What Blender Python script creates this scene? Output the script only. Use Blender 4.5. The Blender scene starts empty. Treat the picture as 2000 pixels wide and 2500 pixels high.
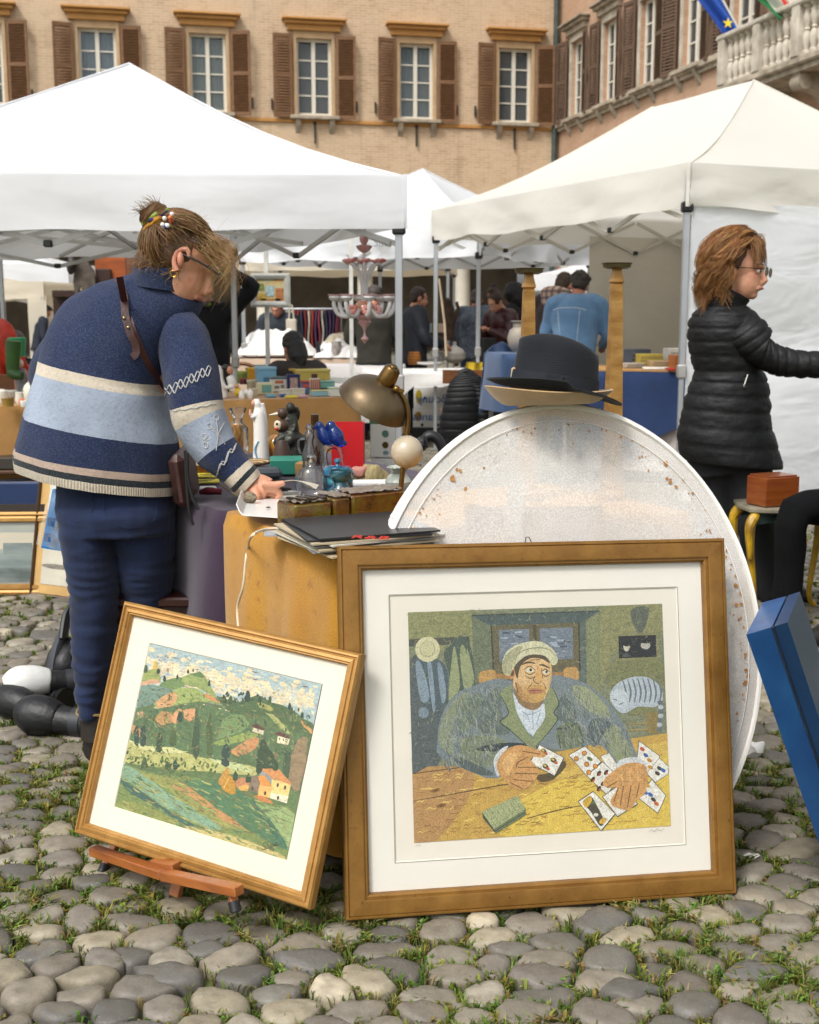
import bpy, bmesh, math, random
from mathutils import Vector as V, Matrix, Euler, noise
SC = bpy.context.scene
COL = SC.collection
R = math.radians
rnd = random.Random(11)
# ---------------------------------------------------------------- camera, sky, sun, exposure
F = 3000.0                      # focal length, in pixels of the 2000 x 2500 photograph
PITCH = math.atan(490 / F)
EYE = V((0, 0, 1.35))
cam = bpy.data.cameras.new('camera')
cam.sensor_fit = 'HORIZONTAL'; cam.sensor_width = 24.0; cam.lens = 24.0 * F / 2000
cam.clip_start = .05; cam.clip_end = 500
cam.dof.use_dof = True; cam.dof.focus_distance = 2.95; cam.dof.aperture_fstop = 6.3
camo = bpy.data.objects.new('camera', cam); COL.objects.link(camo)
camo.location = EYE; camo.rotation_euler = (R(90) - PITCH, 0, 0)
SC.camera = camo
SUN_EL, SUN_AZ = R(52), R(215)      # azimuth clockwise from +Y: light from behind the viewer's left shoulder
w = bpy.data.worlds.new('World'); SC.world = w; w.use_nodes = True
nt = w.node_tree
sky = nt.nodes.new('ShaderNodeTexSky'); sky.sky_type = 'NISHITA'; sky.sun_disc = False
sky.sun_elevation = SUN_EL; sky.sun_rotation = SUN_AZ; sky.air_density = 1.0; sky.dust_density = 4.0; sky.ozone_density = 1.0
hs = nt.nodes.new('ShaderNodeHueSaturation'); hs.inputs['Saturation'].default_value = .16   # a veiled, overcast sky
nt.links.new(sky.outputs[0], hs.inputs['Color'])
nt.links.new(hs.outputs[0], nt.nodes['Background'].inputs[0])
nt.nodes['Background'].inputs[1].default_value = .15
sun = bpy.data.lights.new('sun', 'SUN'); sun.energy = 1.5; sun.angle = R(14); sun.color = (1, .97, .92)
suno = bpy.data.objects.new('sun', sun); COL.objects.link(suno)
sd = V((math.sin(SUN_AZ) * math.cos(SUN_EL), math.cos(SUN_AZ) * math.cos(SUN_EL), math.sin(SUN_EL)))
suno.rotation_euler = sd.to_track_quat('Z', 'Y').to_euler(); suno.location = sd * 60
SC.view_settings.view_transform = 'Standard'; SC.view_settings.look = 'None'
SC.view_settings.exposure = .5; SC.view_settings.gamma = 1; SC.view_settings.use_curve_mapping = False
SC.cycles.max_bounces = 6; SC.cycles.transparent_max_bounces = 24
SC.cycles.use_denoising = True

# ---------------------------------------------------------------- helpers: places
_cp, _sp = math.cos(PITCH), math.sin(PITCH)
def at(u, v, Y):
    """point at depth Y that the photograph shows at pixel u, v"""
    rx, ry = (u - 1000) / F, (1250 - v) / F
    d = V((rx, _cp + ry * _sp, -_sp + ry * _cp))
    return EYE + d * (Y / d.y)
def gp(u, v, z=0.0):
    """point at height z that the photograph shows at pixel u, v"""
    rx, ry = (u - 1000) / F, (1250 - v) / F
    d = V((rx, _cp + ry * _sp, -_sp + ry * _cp))
    return EYE + d * ((z - EYE.z) / d.z)
def lerp(a, b, t): return a + (b - a) * t
def catmull(pts, k, closed=False):
    pts = [V(p) if len(p) == 3 else V((p[0], p[1], 0)) for p in pts]
    n = len(pts); out = []
    rng = n if closed else n - 1
    for i in range(rng):
        if closed: p0, p1, p2, p3 = (pts[(i + j) % n] for j in (-1, 0, 1, 2))
        else: p0, p1, p2, p3 = pts[max(i - 1, 0)], pts[i], pts[i + 1], pts[min(i + 2, n - 1)]
        for j in range(k):
            t = j / k
            out.append(.5 * ((2 * p1) + (p2 - p0) * t + (2 * p0 - 5 * p1 + 4 * p2 - p3) * t * t + (3 * p1 - p0 - 3 * p2 + p3) * t ** 3))
    if not closed: out.append(pts[-1].copy())
    return out
def interp(vals, k):
    """the same spline for a list of numbers"""
    return [p.x for p in catmull([(v, 0, 0) for v in vals], k)]
def ring(c, ax, ay, n=20, p=2.0):
    out = []
    for i in range(n):
        a = 2 * math.pi * i / n; ca, sa = math.cos(a), math.sin(a)
        out.append(c + ax * (math.copysign(abs(ca) ** (2 / p), ca)) + ay * (math.copysign(abs(sa) ** (2 / p), sa)))
    return out
# ---------------------------------------------------------------- helpers: meshes
class MB:
    def __init__(s): s.v = []; s.f = []; s.uv = []; s.m = []; s.mi = 0; s.c = []; s.col = None; s.T = None
    def add(s, vs, fs, uvs=None):
        b = len(s.v)
        if s.T is not None: vs = [s.T @ V(v) for v in vs]
        s.v += [tuple(v) for v in vs]
        for i, f in enumerate(fs):
            s.f.append([b + j for j in f]); s.m.append(s.mi); s.c.append(s.col)
            s.uv.append(uvs[i] if uvs else None)
        return s
    def box(s, c, d, rot=None, bev=0.0):
        c = V(c); hx, hy, hz = d[0] / 2, d[1] / 2, d[2] / 2
        M = (rot if rot is not None else Matrix.Identity(3))
        if isinstance(M, (tuple, list)): M = Euler(M).to_matrix()
        if bev <= 0:
            vs = [c + M @ V((x * hx, y * hy, z * hz)) for x in (-1, 1) for y in (-1, 1) for z in (-1, 1)]
            return s.add(vs, [(0, 1, 3, 2), (4, 6, 7, 5), (0, 4, 5, 1), (2, 3, 7, 6), (0, 2, 6, 4), (1, 5, 7, 3)])
        bev = min(bev, hx * .95, hy * .95, hz * .95)
        vs = []; idx = {}
        for x in (-1, 1):
            for y in (-1, 1):
                for z in (-1, 1):
                    for ax in range(3):
                        p = [x * (hx - bev), y * (hy - bev), z * (hz - bev)]
                        p[ax] = (x, y, z)[ax] * (hx, hy, hz)[ax]
                        idx[(x, y, z, ax)] = len(vs); vs.append(c + M @ V(p))
        fs = []
        for ax in range(3):
            o = [a for a in range(3) if a != ax]
            for sg in (-1, 1):
                q = []
                for a, b in ((-1, -1), (1, -1), (1, 1), (-1, 1)):
                    k = [0, 0, 0]; k[ax] = sg; k[o[0]] = a; k[o[1]] = b; q.append(idx[(*k, ax)])
                fs.append(q)
        for ax in range(3):
            o = [a for a in range(3) if a != ax]
            for a in (-1, 1):
                for b in (-1, 1):
                    q = []
                    for sg, fa in ((-1, o[0]), (1, o[0]), (1, o[1]), (-1, o[1])):
                        k = [0, 0, 0]; k[ax] = sg; k[o[0]] = a; k[o[1]] = b; q.append(idx[(*k, fa)])
                    fs.append(q)
        for x in (-1, 1):
            for y in (-1, 1):
                for z in (-1, 1): fs.append([idx[(x, y, z, a)] for a in range(3)])
        return s.add(vs, fs)
    def bar(s, a, b, wx, wy=None, up=(0, 0, 1), bev=0):
        a, b = V(a), V(b); d = b - a; L = d.length; z = d.normalized(); up = V(up)
        if abs(z.dot(up)) > .98: up = V((0, 1, 0))
        x = up.cross(z).normalized(); y = z.cross(x)
        return s.box((a + b) / 2, (wx, wy or wx, L), Matrix((x, y, z)).transposed(), bev)
    def loft(s, rings, cap=(True, True), closed=True, vs_=None):
        n = len(rings[0]); m = len(rings); vs = [p for r in rings for p in r]; fs = []; uv = []
        kk = n if closed else n - 1
        for i in range(m - 1):
            v0 = vs_[i] if vs_ else i / (m - 1); v1 = vs_[i + 1] if vs_ else (i + 1) / (m - 1)
            for j in range(kk):
                k = (j + 1) % n
                fs.append((i * n + j, i * n + k, (i + 1) * n + k, (i + 1) * n + j))
                uv.append(((j / n, v0), ((j + 1) / n, v0), ((j + 1) / n, v1), (j / n, v1)))
        for e, i, vv in ((0, 0, 0.0), (1, m - 1, 1.0)):
            if cap[e]:
                c = sum((V(p) for p in rings[i]), V()) / n; vs.append(c); ci = len(vs) - 1
                for j in range(kk):
                    k = (j + 1) % n
                    fs.append((ci, i * n + k, i * n + j) if e == 0 else (ci, i * n + j, i * n + k)); uv.append(((j / n, vv),) * 3)
        return s.add(vs, fs, uv)
    def tube(s, pts, r, n=8, k=1, flat=1.0, side=None, cap=True):
        pts = [V(p) for p in pts]
        rs = list(r) if isinstance(r, (list, tuple)) else [r] * len(pts)
        if k > 1: rs = interp(rs, k); pts = catmull(pts, k)
        rr = []; x = None
        for i, p in enumerate(pts):
            t = (pts[min(i + 1, len(pts) - 1)] - pts[max(i - 1, 0)]).normalized()
            if x is None:
                u = V(side) if side else (V((0, 0, 1)) if abs(t.z) < .9 else V((0, 1, 0)))
                x = (u - t * u.dot(t)).normalized()
            else:
                x = (x - t * x.dot(t)).normalized()
            y = t.cross(x)
            rr.append(ring(p, x * rs[i], y * rs[i] * flat, n))
        return s.loft(rr, (cap, cap))
    def lathe(s, prof, n=20, c=(0, 0, 0), sx=1, sy=1, k=1, rot=None):
        c = V(c)
        if k > 1:
            q = catmull([(a, b, 0) for a, b in prof], k); prof = [(max(p.x, 0), p.y) for p in q]
        M = rot if rot is not None else Matrix.Identity(3)
        if isinstance(M, (tuple, list)): M = Euler(M).to_matrix()
        rr = [[c + M @ V((math.cos(2 * math.pi * j / n) * max(r, 1e-4) * sx, math.sin(2 * math.pi * j / n) * max(r, 1e-4) * sy, z)) for j in range(n)] for r, z in prof]
        return s.loft(rr, (prof[0][0] > 2e-4, prof[-1][0] > 2e-4))
    def ball(s, c, r, n=14, m=9, rot=None):
        if not isinstance(r, (tuple, list)): r = (r, r, r)
        c = V(c); M = rot if rot is not None else Matrix.Identity(3)
        if isinstance(M, (tuple, list)): M = Euler(M).to_matrix()
        rr = []
        for i in range(m + 1):
            a = math.pi * i / m; q = max(math.sin(a), 1e-3)
            rr.append([c + M @ V((r[0] * q * math.cos(2 * math.pi * j / n), r[1] * q * math.sin(2 * math.pi * j / n), -r[2] * math.cos(a))) for j in range(n)])
        return s.loft(rr, (False, False))
    def prism(s, pts, d):
        pts = [V(p) for p in pts]; d = V(d); n = len(pts)
        return s.add(pts + [p + d for p in pts], [list(range(n))[::-1], list(range(n, 2 * n))] + [(i, (i + 1) % n, n + (i + 1) % n, n + i) for i in range(n)])
    def grid(s, fn, nu, nv, u0=0, u1=1, v0=0, v1=1):
        vs = []; fs = []; uv = []
        for j in range(nv + 1):
            for i in range(nu + 1): vs.append(V(fn(lerp(u0, u1, i / nu), lerp(v0, v1, j / nv))))
        for j in range(nv):
            for i in range(nu):
                a = j * (nu + 1) + i; fs.append((a, a + 1, a + nu + 2, a + nu + 1))
                uv.append(((i / nu, j / nv), ((i + 1) / nu, j / nv), ((i + 1) / nu, (j + 1) / nv), (i / nu, (j + 1) / nv)))
        return s.add(vs, fs, uv)
    def jitter(s, amp, sc, seed=0):
        o = V((seed * 3.1, seed * 1.7, seed))
        s.v = [tuple(V(p) + noise.noise_vector(V(p) * sc + o) * amp) for p in s.v]; return s
    def build(s, name, mat, parent=None, smooth=True, world=False, ang=38, kind=None, solid=0, voxel=0, sm=0):
        me = bpy.data.meshes.new(name)
        vs = s.v
        if world and parent is not None:
            Mi = root_matrix(parent).inverted(); vs = [tuple(Mi @ V(v)) for v in vs]
        me.from_pydata(vs, [], s.f)
        mats = mat if isinstance(mat, (list, tuple)) else [mat]
        for m in mats: me.materials.append(m)
        if len(mats) > 1: me.polygons.foreach_set('material_index', s.m)
        if mats[0].get('uv'):
            L = me.uv_layers.new(name='UVMap'); fl = []
            for f, u in zip(s.f, s.uv):
                for j in range(len(f)): fl.extend(u[j] if u else (0.0, 0.0))
            L.data.foreach_set('uv', fl)
        if mats[0].get('vcol'):
            A = me.color_attributes.new('Col', 'FLOAT_COLOR', 'CORNER'); fl = []
            for f, c in zip(s.f, s.c):
                c = c or (1, 1, 1)
                fl.extend((c[0], c[1], c[2], 1.0) * len(f))
            A.data.foreach_set('color', fl)
        me.update()
        o = bpy.data.objects.new(name, me); COL.objects.link(o)
        if solid: 
            md = o.modifiers.new('s', 'SOLIDIFY'); md.thickness = solid; md.offset = 0; bake(o)
        if voxel:
            md = o.modifiers.new('r', 'REMESH'); md.mode = 'VOXEL'; md.voxel_size = voxel; md.use_smooth_shade = True
            if sm:
                md = o.modifiers.new('s', 'SMOOTH'); md.factor = .5; md.iterations = sm
            bake(o)
        me = o.data
        if smooth:
            me.polygons.foreach_set('use_smooth', [True] * len(me.polygons))
            if not voxel: me.set_sharp_from_angle(angle=R(ang))
        if parent is not None: o.parent = parent
        if kind: o['kind'] = kind
        return o
BENCH = bpy.data.scenes.new('workbench')       # a scratch scene, removed at the end: evaluating there is quick
def evaluated_mesh(o):
    BENCH.collection.objects.link(o); BENCH.view_layers[0].update(); dg = BENCH.view_layers[0].depsgraph
    me = bpy.data.meshes.new_from_object(o.evaluated_get(dg)); BENCH.collection.objects.unlink(o); return me
def bake(o):
    me = evaluated_mesh(o); o.modifiers.clear(); o.data = me
def root_matrix(o):
    m = Matrix.LocRotScale(o.location, o.rotation_euler, o.scale)
    return root_matrix(o.parent) @ m if o.parent else m
def tag(o, label=None, cat=None, group=None, kind=None):
    if label: o['label'] = label
    if cat: o['category'] = cat
    if group: o['group'] = group
    if kind: o['kind'] = kind
    return o
def thing(name, label, cat, loc=(0, 0, 0), rot=(0, 0, 0), group=None):
    o = bpy.data.objects.new(name, None); COL.objects.link(o)
    o.location = loc; o.rotation_euler = rot if isinstance(rot, (tuple, list, Euler)) else (0, 0, rot)
    o.empty_display_size = .1
    return tag(o, label, cat, group)
def dup(o, parent=None):
    c = o.copy(); COL.objects.link(c); c.parent = parent
    for ch in list(o.children): dup(ch, c)
    return c
# ---------------------------------------------------------------- helpers: materials
_mats = {}
def rgb(h):
    """sRGB hex to linear"""
    h = h.lstrip('#'); o = []
    for i in (0, 2, 4):
        c = int(h[i:i + 2], 16) / 255; o.append(c / 12.92 if c <= .04045 else ((c + .055) / 1.055) ** 2.4)
    return tuple(o)
def newmat(name):
    m = bpy.data.materials.new(name); m.use_nodes = True
    return m, m.node_tree, m.node_tree.nodes['Principled BSDF']
def N(nt, t, **kw):
    n = nt.nodes.new(t)
    for k, v in kw.items():
        if k in n.inputs: n.inputs[k].default_value = v
        else: setattr(n, k, v)
    return n
def mixc(nt, fac, a, b, mode='MIX'):
    n = nt.nodes.new('ShaderNodeMix'); n.data_type = 'RGBA'; n.blend_type = mode
    for sk, v in ((n.inputs[0], fac), (n.inputs[6], a), (n.inputs[7], b)):
        if hasattr(v, 'is_linked'): nt.links.new(v, sk)
        else: sk.default_value = v if not isinstance(v, tuple) else (*v[:3], 1)
    return n.outputs[2]
def math_(nt, op, a, b=0.0, c=None):
    n = nt.nodes.new('ShaderNodeMath'); n.operation = op
    for sk, v in zip(n.inputs, (a, b, c)):
        if v is None: continue
        if hasattr(v, 'is_linked'): nt.links.new(v, sk)
        else: sk.default_value = v
    return n.outputs[0]
def coords(nt, kind='Object', scale=None):
    t = nt.nodes.new('ShaderNodeTexCoord'); o = t.outputs[kind]
    if scale:
        mp = nt.nodes.new('ShaderNodeMapping'); mp.inputs['Scale'].default_value = scale
        nt.links.new(o, mp.inputs[0]); o = mp.outputs[0]
    return o
def tex(nt, vec, scale=5, detail=3, rough=.55, typ='NOISE', **kw):
    n = nt.nodes.new({'NOISE': 'ShaderNodeTexNoise', 'VORONOI': 'ShaderNodeTexVoronoi', 'WAVE': 'ShaderNodeTexWave'}[typ])
    if vec is not None: nt.links.new(vec, n.inputs['Vector'])
    n.inputs['Scale'].default_value = scale
    if typ == 'NOISE': n.inputs['Detail'].default_value = detail; n.inputs['Roughness'].default_value = rough
    for k, v in kw.items():
        if k in n.inputs: n.inputs[k].default_value = v
        else: setattr(n, k, v)
    return n
def ramp(nt, fac, stops, mode='LINEAR'):
    n = nt.nodes.new('ShaderNodeValToRGB'); n.color_ramp.interpolation = mode
    e = n.color_ramp.elements
    while len(e) < len(stops): e.new(.5)
    for el, (p, c) in zip(e, stops):
        el.position = p; el.color = (*c[:3], 1) if isinstance(c, tuple) else (c, c, c, 1)
    nt.links.new(fac, n.inputs[0]); return n.outputs[0]
def bump(nt, bsdf, h, strength=.3, dist=.01):
    b = nt.nodes.new('ShaderNodeBump'); b.inputs['Strength'].default_value = strength; b.inputs['Distance'].default_value = dist
    nt.links.new(h, b.inputs['Height']); nt.links.new(b.outputs[0], bsdf.inputs['Normal'])
def M(col, rough=.6, var=.12, sc=9, bmp=0.0, bsc=80, metal=0, spec=.5, coat=0, sheen=0, stretch=(1, 1, 1), col2=None, trans=0.0, sss=0):
    """one procedural material: two-tone noise colour, noise relief"""
    key = (col, rough, var, sc, bmp, bsc, metal, spec, coat, sheen, stretch, col2, trans, sss)
    if key in _mats: return _mats[key]
    c = rgb(col) if isinstance(col, str) else col
    m, nt, b = newmat('m_' + str(col).strip('#'))
    co = coords(nt, 'Object', stretch)
    n1 = tex(nt, co, sc, 4).outputs[0]
    c2 = rgb(col2) if isinstance(col2, str) else tuple(min(1, x * (1 - var * 2)) for x in c)
    f = ramp(nt, n1, [(.3, 0.0), (.7, 1.0)])
    nt.links.new(mixc(nt, f, c, c2), b.inputs['Base Color'])
    b.inputs['Roughness'].default_value = rough; b.inputs['Metallic'].default_value = metal
    b.inputs['Specular IOR Level'].default_value = spec; b.inputs['Coat Weight'].default_value = coat
    b.inputs['Sheen Weight'].default_value = sheen
    if sss: b.inputs['Subsurface Weight'].default_value = sss; b.inputs['Subsurface Radius'].default_value = (.012, .005, .003)
    if bmp: bump(nt, b, tex(nt, co, bsc, 3).outputs[0], bmp, .01)
    if trans:   # thin cloth that lets light through
        t = nt.nodes.new('ShaderNodeBsdfTranslucent'); t.inputs[0].default_value = (*c, 1)
        ms = nt.nodes.new('ShaderNodeMixShader'); ms.inputs[0].default_value = trans
        nt.links.new(b.outputs[0], ms.inputs[1]); nt.links.new(t.outputs[0], ms.inputs[2])
        nt.links.new(ms.outputs[0], nt.nodes['Material Output'].inputs[0])
    _mats[key] = m; return m
def glass(col=(1, 1, 1), clear=.85, rough=.02, ior=1.5):
    """thin clear sheet: see-through with a fresnel gloss"""
    key = ('glass', col, clear, rough)
    if key in _mats: return _mats[key]
    m, nt, b = newmat('m_glass')
    tr = nt.nodes.new('ShaderNodeBsdfTransparent'); tr.inputs[0].default_value = (*col, 1)
    gl = nt.nodes.new('ShaderNodeBsdfGlossy'); gl.inputs['Roughness'].default_value = rough
    lw = nt.nodes.new('ShaderNodeFresnel'); lw.inputs[0].default_value = ior
    ms = nt.nodes.new('ShaderNodeMixShader')
    b.inputs['Base Color'].default_value = (*[c * .8 for c in col], 1); b.inputs['Roughness'].default_value = .1
    m2 = nt.nodes.new('ShaderNodeMixShader'); m2.inputs[0].default_value = 1 - clear
    nt.links.new(tr.outputs[0], m2.inputs[1]); nt.links.new(b.outputs[0], m2.inputs[2])
    nt.links.new(lw.outputs[0], ms.inputs[0]); nt.links.new(m2.outputs[0], ms.inputs[1]); nt.links.new(gl.outputs[0], ms.inputs[2])
    nt.links.new(ms.outputs[0], nt.nodes['Material Output'].inputs[0])
    _mats[key] = m; return m
# ================================================================ GROUND
def mat_soil():
    m, nt, b = newmat('m_soil'); co = coords(nt)
    n1 = tex(nt, co, 30, 5).outputs[0]; n2 = tex(nt, co, 2.2, 3).outputs[0]
    soil = mixc(nt, n1, rgb('#3a3428'), rgb('#5d5442'))
    green = mixc(nt, n1, rgb('#4a5523'), rgb('#6b7733'))
    nearc = mixc(nt, ramp(nt, n2, [(.38, 0.0), (.6, 1.0)]), soil, green)
    # far away the stones are too small to tell apart: cells of a voronoi pattern
    cs = coords(nt, 'Object', (9.6, 15.6, 1))
    vo = tex(nt, cs, 1, typ='VORONOI'); ve = tex(nt, cs, 1, typ='VORONOI', feature='DISTANCE_TO_EDGE')
    st = mixc(nt, ramp(nt, vo.outputs['Color'], [(.1, 0.0), (.9, 1.0)]), rgb('#6a645a'), rgb('#9a9284'))
    farc = mixc(nt, ramp(nt, ve.outputs['Distance'], [(.03, 1.0), (.12, 0.0)]), st, rgb('#4c4c30'))
    sx = nt.nodes.new('ShaderNodeSeparateXYZ'); nt.links.new(coords(nt), sx.inputs[0])
    f = ramp(nt, math_(nt, 'MULTIPLY', sx.outputs[1], .05), [(.545, 0.0), (.565, 1.0)])
    nt.links.new(mixc(nt, f, nearc, farc), b.inputs['Base Color']); b.inputs['Roughness'].default_value = .9
    bump(nt, b, ve.outputs['Distance'], .5, .05)
    return m
g = MB()
ys = [-12, -4, 0, 1, 2, 3, 4, 5, 6, 8, 10, 11, 11.4, 14, 20, 30, 45, 70, 120, 200]
xs = [-200, -60, -20, -10, -5, -2, 0, 2, 5, 10, 20, 60, 200]
g.add([(x, y, (-.024 if y < 11.2 else -.002)) for y in ys for x in xs],
      [(j * 13 + i, j * 13 + i + 1, (j + 1) * 13 + i + 1, (j + 1) * 13 + i) for j in range(len(ys) - 1) for i in range(12)])
ground = g.build('ground', mat_soil(), smooth=False)
tag(ground, 'square paved with rounded grey river cobbles and grass in the joints', kind='structure')
def mat_stone():
    m, nt, b = newmat('m_cobble'); m['vcol'] = 1; co = coords(nt)
    at_ = nt.nodes.new('ShaderNodeVertexColor'); at_.layer_name = 'Col'
    n1 = tex(nt, co, 26, 5, .6).outputs[0]; n2 = tex(nt, co, 160, 3, .6).outputs[0]; n3 = tex(nt, co, 7, 3).outputs[0]
    c = mixc(nt, ramp(nt, n1, [(.35, 0.0), (.7, .6)]), at_.outputs[0], rgb('#544c40'))
    c = mixc(nt, ramp(nt, n3, [(.55, 0.0), (.75, .45)]), c, rgb('#8d8068'))
    c = mixc(nt, ramp(nt, n2, [(.62, 0.0), (.72, .35)]), c, rgb('#a89f92'))
    vein = tex(nt, co, 5.5, 2, .5).outputs[0]     # thin pale calcite veins on some stones
    vf = ramp(nt, math_(nt, 'ABSOLUTE', math_(nt, 'SUBTRACT', vein, .5)), [(0.0, .5), (.006, 0.0)])
    c = mixc(nt, math_(nt, 'MULTIPLY', vf, ramp(nt, n3, [(.30, 1.0), (.36, 0.0)])), c, rgb('#b5b0a6'))
    nt.links.new(c, b.inputs['Base Color'])
    nt.links.new(ramp(nt, n1, [(.2, .45), (.8, .7)]), b.inputs['Roughness'])
    bump(nt, b, math_(nt, 'ADD', n1, math_(nt, 'MULTIPLY', n2, .35)), .32, .012)
    return m
MSTONE = mat_stone()
def voronoi_cells(y0, y1, cw, ch, rn):
    """cells of jittered, staggered rows: the plan of the paving"""
    rows = int((y1 - y0) / ch) + 3; pts = {}
    for j in range(rows):
        y = y0 + j * ch
        hw = .36 * y + .3; ni = int(hw / cw) + 2
        for i in range(-ni, ni + 1):
            if rn.random() < .15: continue
            pts[(i, j)] = (cw * (i + .5 * (j % 2)) + rn.uniform(-.44, .44) * cw, y + rn.uniform(-.36, .36) * ch + .012 * math.sin(i * .9 + j))
    cells = []
    AN = 1.25
    for (i, j), (px, py) in pts.items():
        poly = [(px - .15, py - .075), (px + .15, py - .075), (px + .15, py + .075), (px - .15, py + .075)]
        for dj in (-2, -1, 0, 1, 2):
            for di in (-2, -1, 0, 1, 2):
                q = pts.get((i + di, j + dj))
                if q is None or (di == 0 and dj == 0): continue
                nx, ny = (q[0] - px), (q[1] - py) * AN * AN
                mx, my = (q[0] + px) / 2, (q[1] + py) / 2; out = []
                for a in range(len(poly)):
                    A, B = poly[a], poly[(a + 1) % len(poly)]
                    da = (A[0] - mx) * nx + (A[1] - my) * ny; db = (B[0] - mx) * nx + (B[1] - my) * ny
                    if da <= 0: out.append(A)
                    if da * db < 0:
                        t = da / (da - db); out.append((A[0] + (B[0] - A[0]) * t, A[1] + (B[1] - A[1]) * t))
                poly = out
                if len(poly) < 3: break
            if len(poly) < 3: break
        if len(poly) > 2: cells.append(((px, py), poly))
    return cells
def stone(mb, poly, rn, nseg=12, hgt=.0165):
    cx = sum(p[0] for p in poly) / len(poly); cy = sum(p[1] for p in poly) / len(poly)
    pts = poly
    for _ in range(1):   # round the corners
        q = []
        for a in range(len(pts)):
            A, B = pts[a], pts[(a + 1) % len(pts)]
            q += [(A[0] * .75 + B[0] * .25, A[1] * .75 + B[1] * .25), (A[0] * .25 + B[0] * .75, A[1] * .25 + B[1] * .75)]
        pts = q
    ang = sorted((math.atan2(p[1] - cy, p[0] - cx), math.hypot(p[0] - cx, p[1] - cy)) for p in pts)
    def rad(a):
        n = len(ang)
        for k in range(n):
            a0, r0 = ang[k]; a1, r1 = ang[(k + 1) % n]
            if k == n - 1: a1 += 2 * math.pi
            aa = a if a >= ang[0][0] else a + 2 * math.pi
            if a0 <= aa <= a1: return r0 + (r1 - r0) * ((aa - a0) / max(a1 - a0, 1e-6))
        return ang[0][1]
    sh = rn.uniform(.86, .985); tx, ty = rn.uniform(-.10, .10), rn.uniform(-.10, .10); dz = rn.uniform(-.006, .006)
    h = hgt * rn.uniform(.8, 1.2); base = [(math.cos(t), math.sin(t), rad((t + math.pi) % (2 * math.pi) - math.pi)) for t in (2 * math.pi * k / nseg for k in range(nseg))]
    sd = rn.random() * 50; rr = []
    for sc, z in ((1.02, -.036), (1.0, -.012), (.95, h * .55 - .012), (.82, h * .9 - .012), (.45, h - .012)):
        rg = []
        for ca, sa, r in base:
            x, y = ca * r * sh * sc, sa * r * sh * sc
            nz = noise.noise(V((x * 20 + sd, y * 20, 2))) + .5 * noise.noise(V((x * 55 + sd, y * 55, 5)))
            k = 1 + .17 * noise.noise(V((x * 22, y * 22 + sd, 3))) + .07 * noise.noise(V((x * 70, y * 70 + sd, 9)))
            rg.append(V((cx + x * k, cy + y * k, z + (tx * x + ty * y) * (1 if z > 0 else 0) + dz + nz * .005 * (1 if z > -.02 else 0))))
        rr.append(rg)
    mb.loft(rr, (False, True))
    return cx, cy
rs = random.Random(5)
PAL = ['#827b70', '#8a8274', '#737067', '#938a7a', '#64625d', '#9c9484', '#7a736a', '#857d70', '#a19780', '#706c64']
def stone_colour(rn):
    a = rgb(rn.choice(PAL)); k = rn.uniform(.66, 1.0)
    if rn.random() < .015: return rgb('#b9ad95')
    return tuple(c * k for c in a)
cells = voronoi_cells(1.98, 11.0, .118, .060, rs)
near = []; rest = MB(); gaps = []
for (px, py), poly in cells:
    fx = abs(px) / max(py, .1)
    d = math.hypot(px, py)
    # what the standing pictures hide is paved too, as part of the mass
    u = 1000 + F * px / (py * _cp + EYE.z * _sp)
    hid = (py > 2.75 and 300 < u < 1780)
    if fx < .40 and not hid and py > 2.1: near.append((d, px, py, poly))
    else:
        rest.col = stone_colour(rs); stone(rest, poly, rs, 8)
    if py < 8: gaps.append((px, py, poly))
near.sort()
for d, px, py, poly in near[:300]:
    mb = MB(); col = stone_colour(rs); mb.col = col
    stone(mb, poly, rs, 13); mb.build('cobblestone', MSTONE, ground, ang=180)
for d, px, py, poly in near[300:]:
    rest.col = stone_colour(rs); stone(rest, poly, rs, 10 if py < 5 else 7)
rest.build('cobblestones', MSTONE, ground, ang=180, kind='stuff')
# grass and little weeds in the joints
def mat_grass():
    m, nt, b = newmat('m_grass'); m['vcol'] = 1
    a = nt.nodes.new('ShaderNodeVertexColor'); a.layer_name = 'Col'
    nt.links.new(a.outputs[0], b.inputs['Base Color']); b.inputs['Roughness'].default_value = .6; b.inputs['Specular IOR Level'].default_value = .25
    t = nt.nodes.new('ShaderNodeBsdfTranslucent'); nt.links.new(a.outputs[0], t.inputs[0])
    ms = nt.nodes.new('ShaderNodeMixShader'); ms.inputs[0].default_value = .3
    nt.links.new(b.outputs[0], ms.inputs[1]); nt.links.new(t.outputs[0], ms.inputs[2])
    nt.links.new(ms.outputs[0], nt.nodes['Material Output'].inputs[0])
    return m
gr = MB(); rg_ = random.Random(3)
GC = ['#64762c', '#7c8c3a', '#556828', '#929c4c', '#5c6c30', '#a3a45a', '#747f38', '#948a4c']
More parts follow.
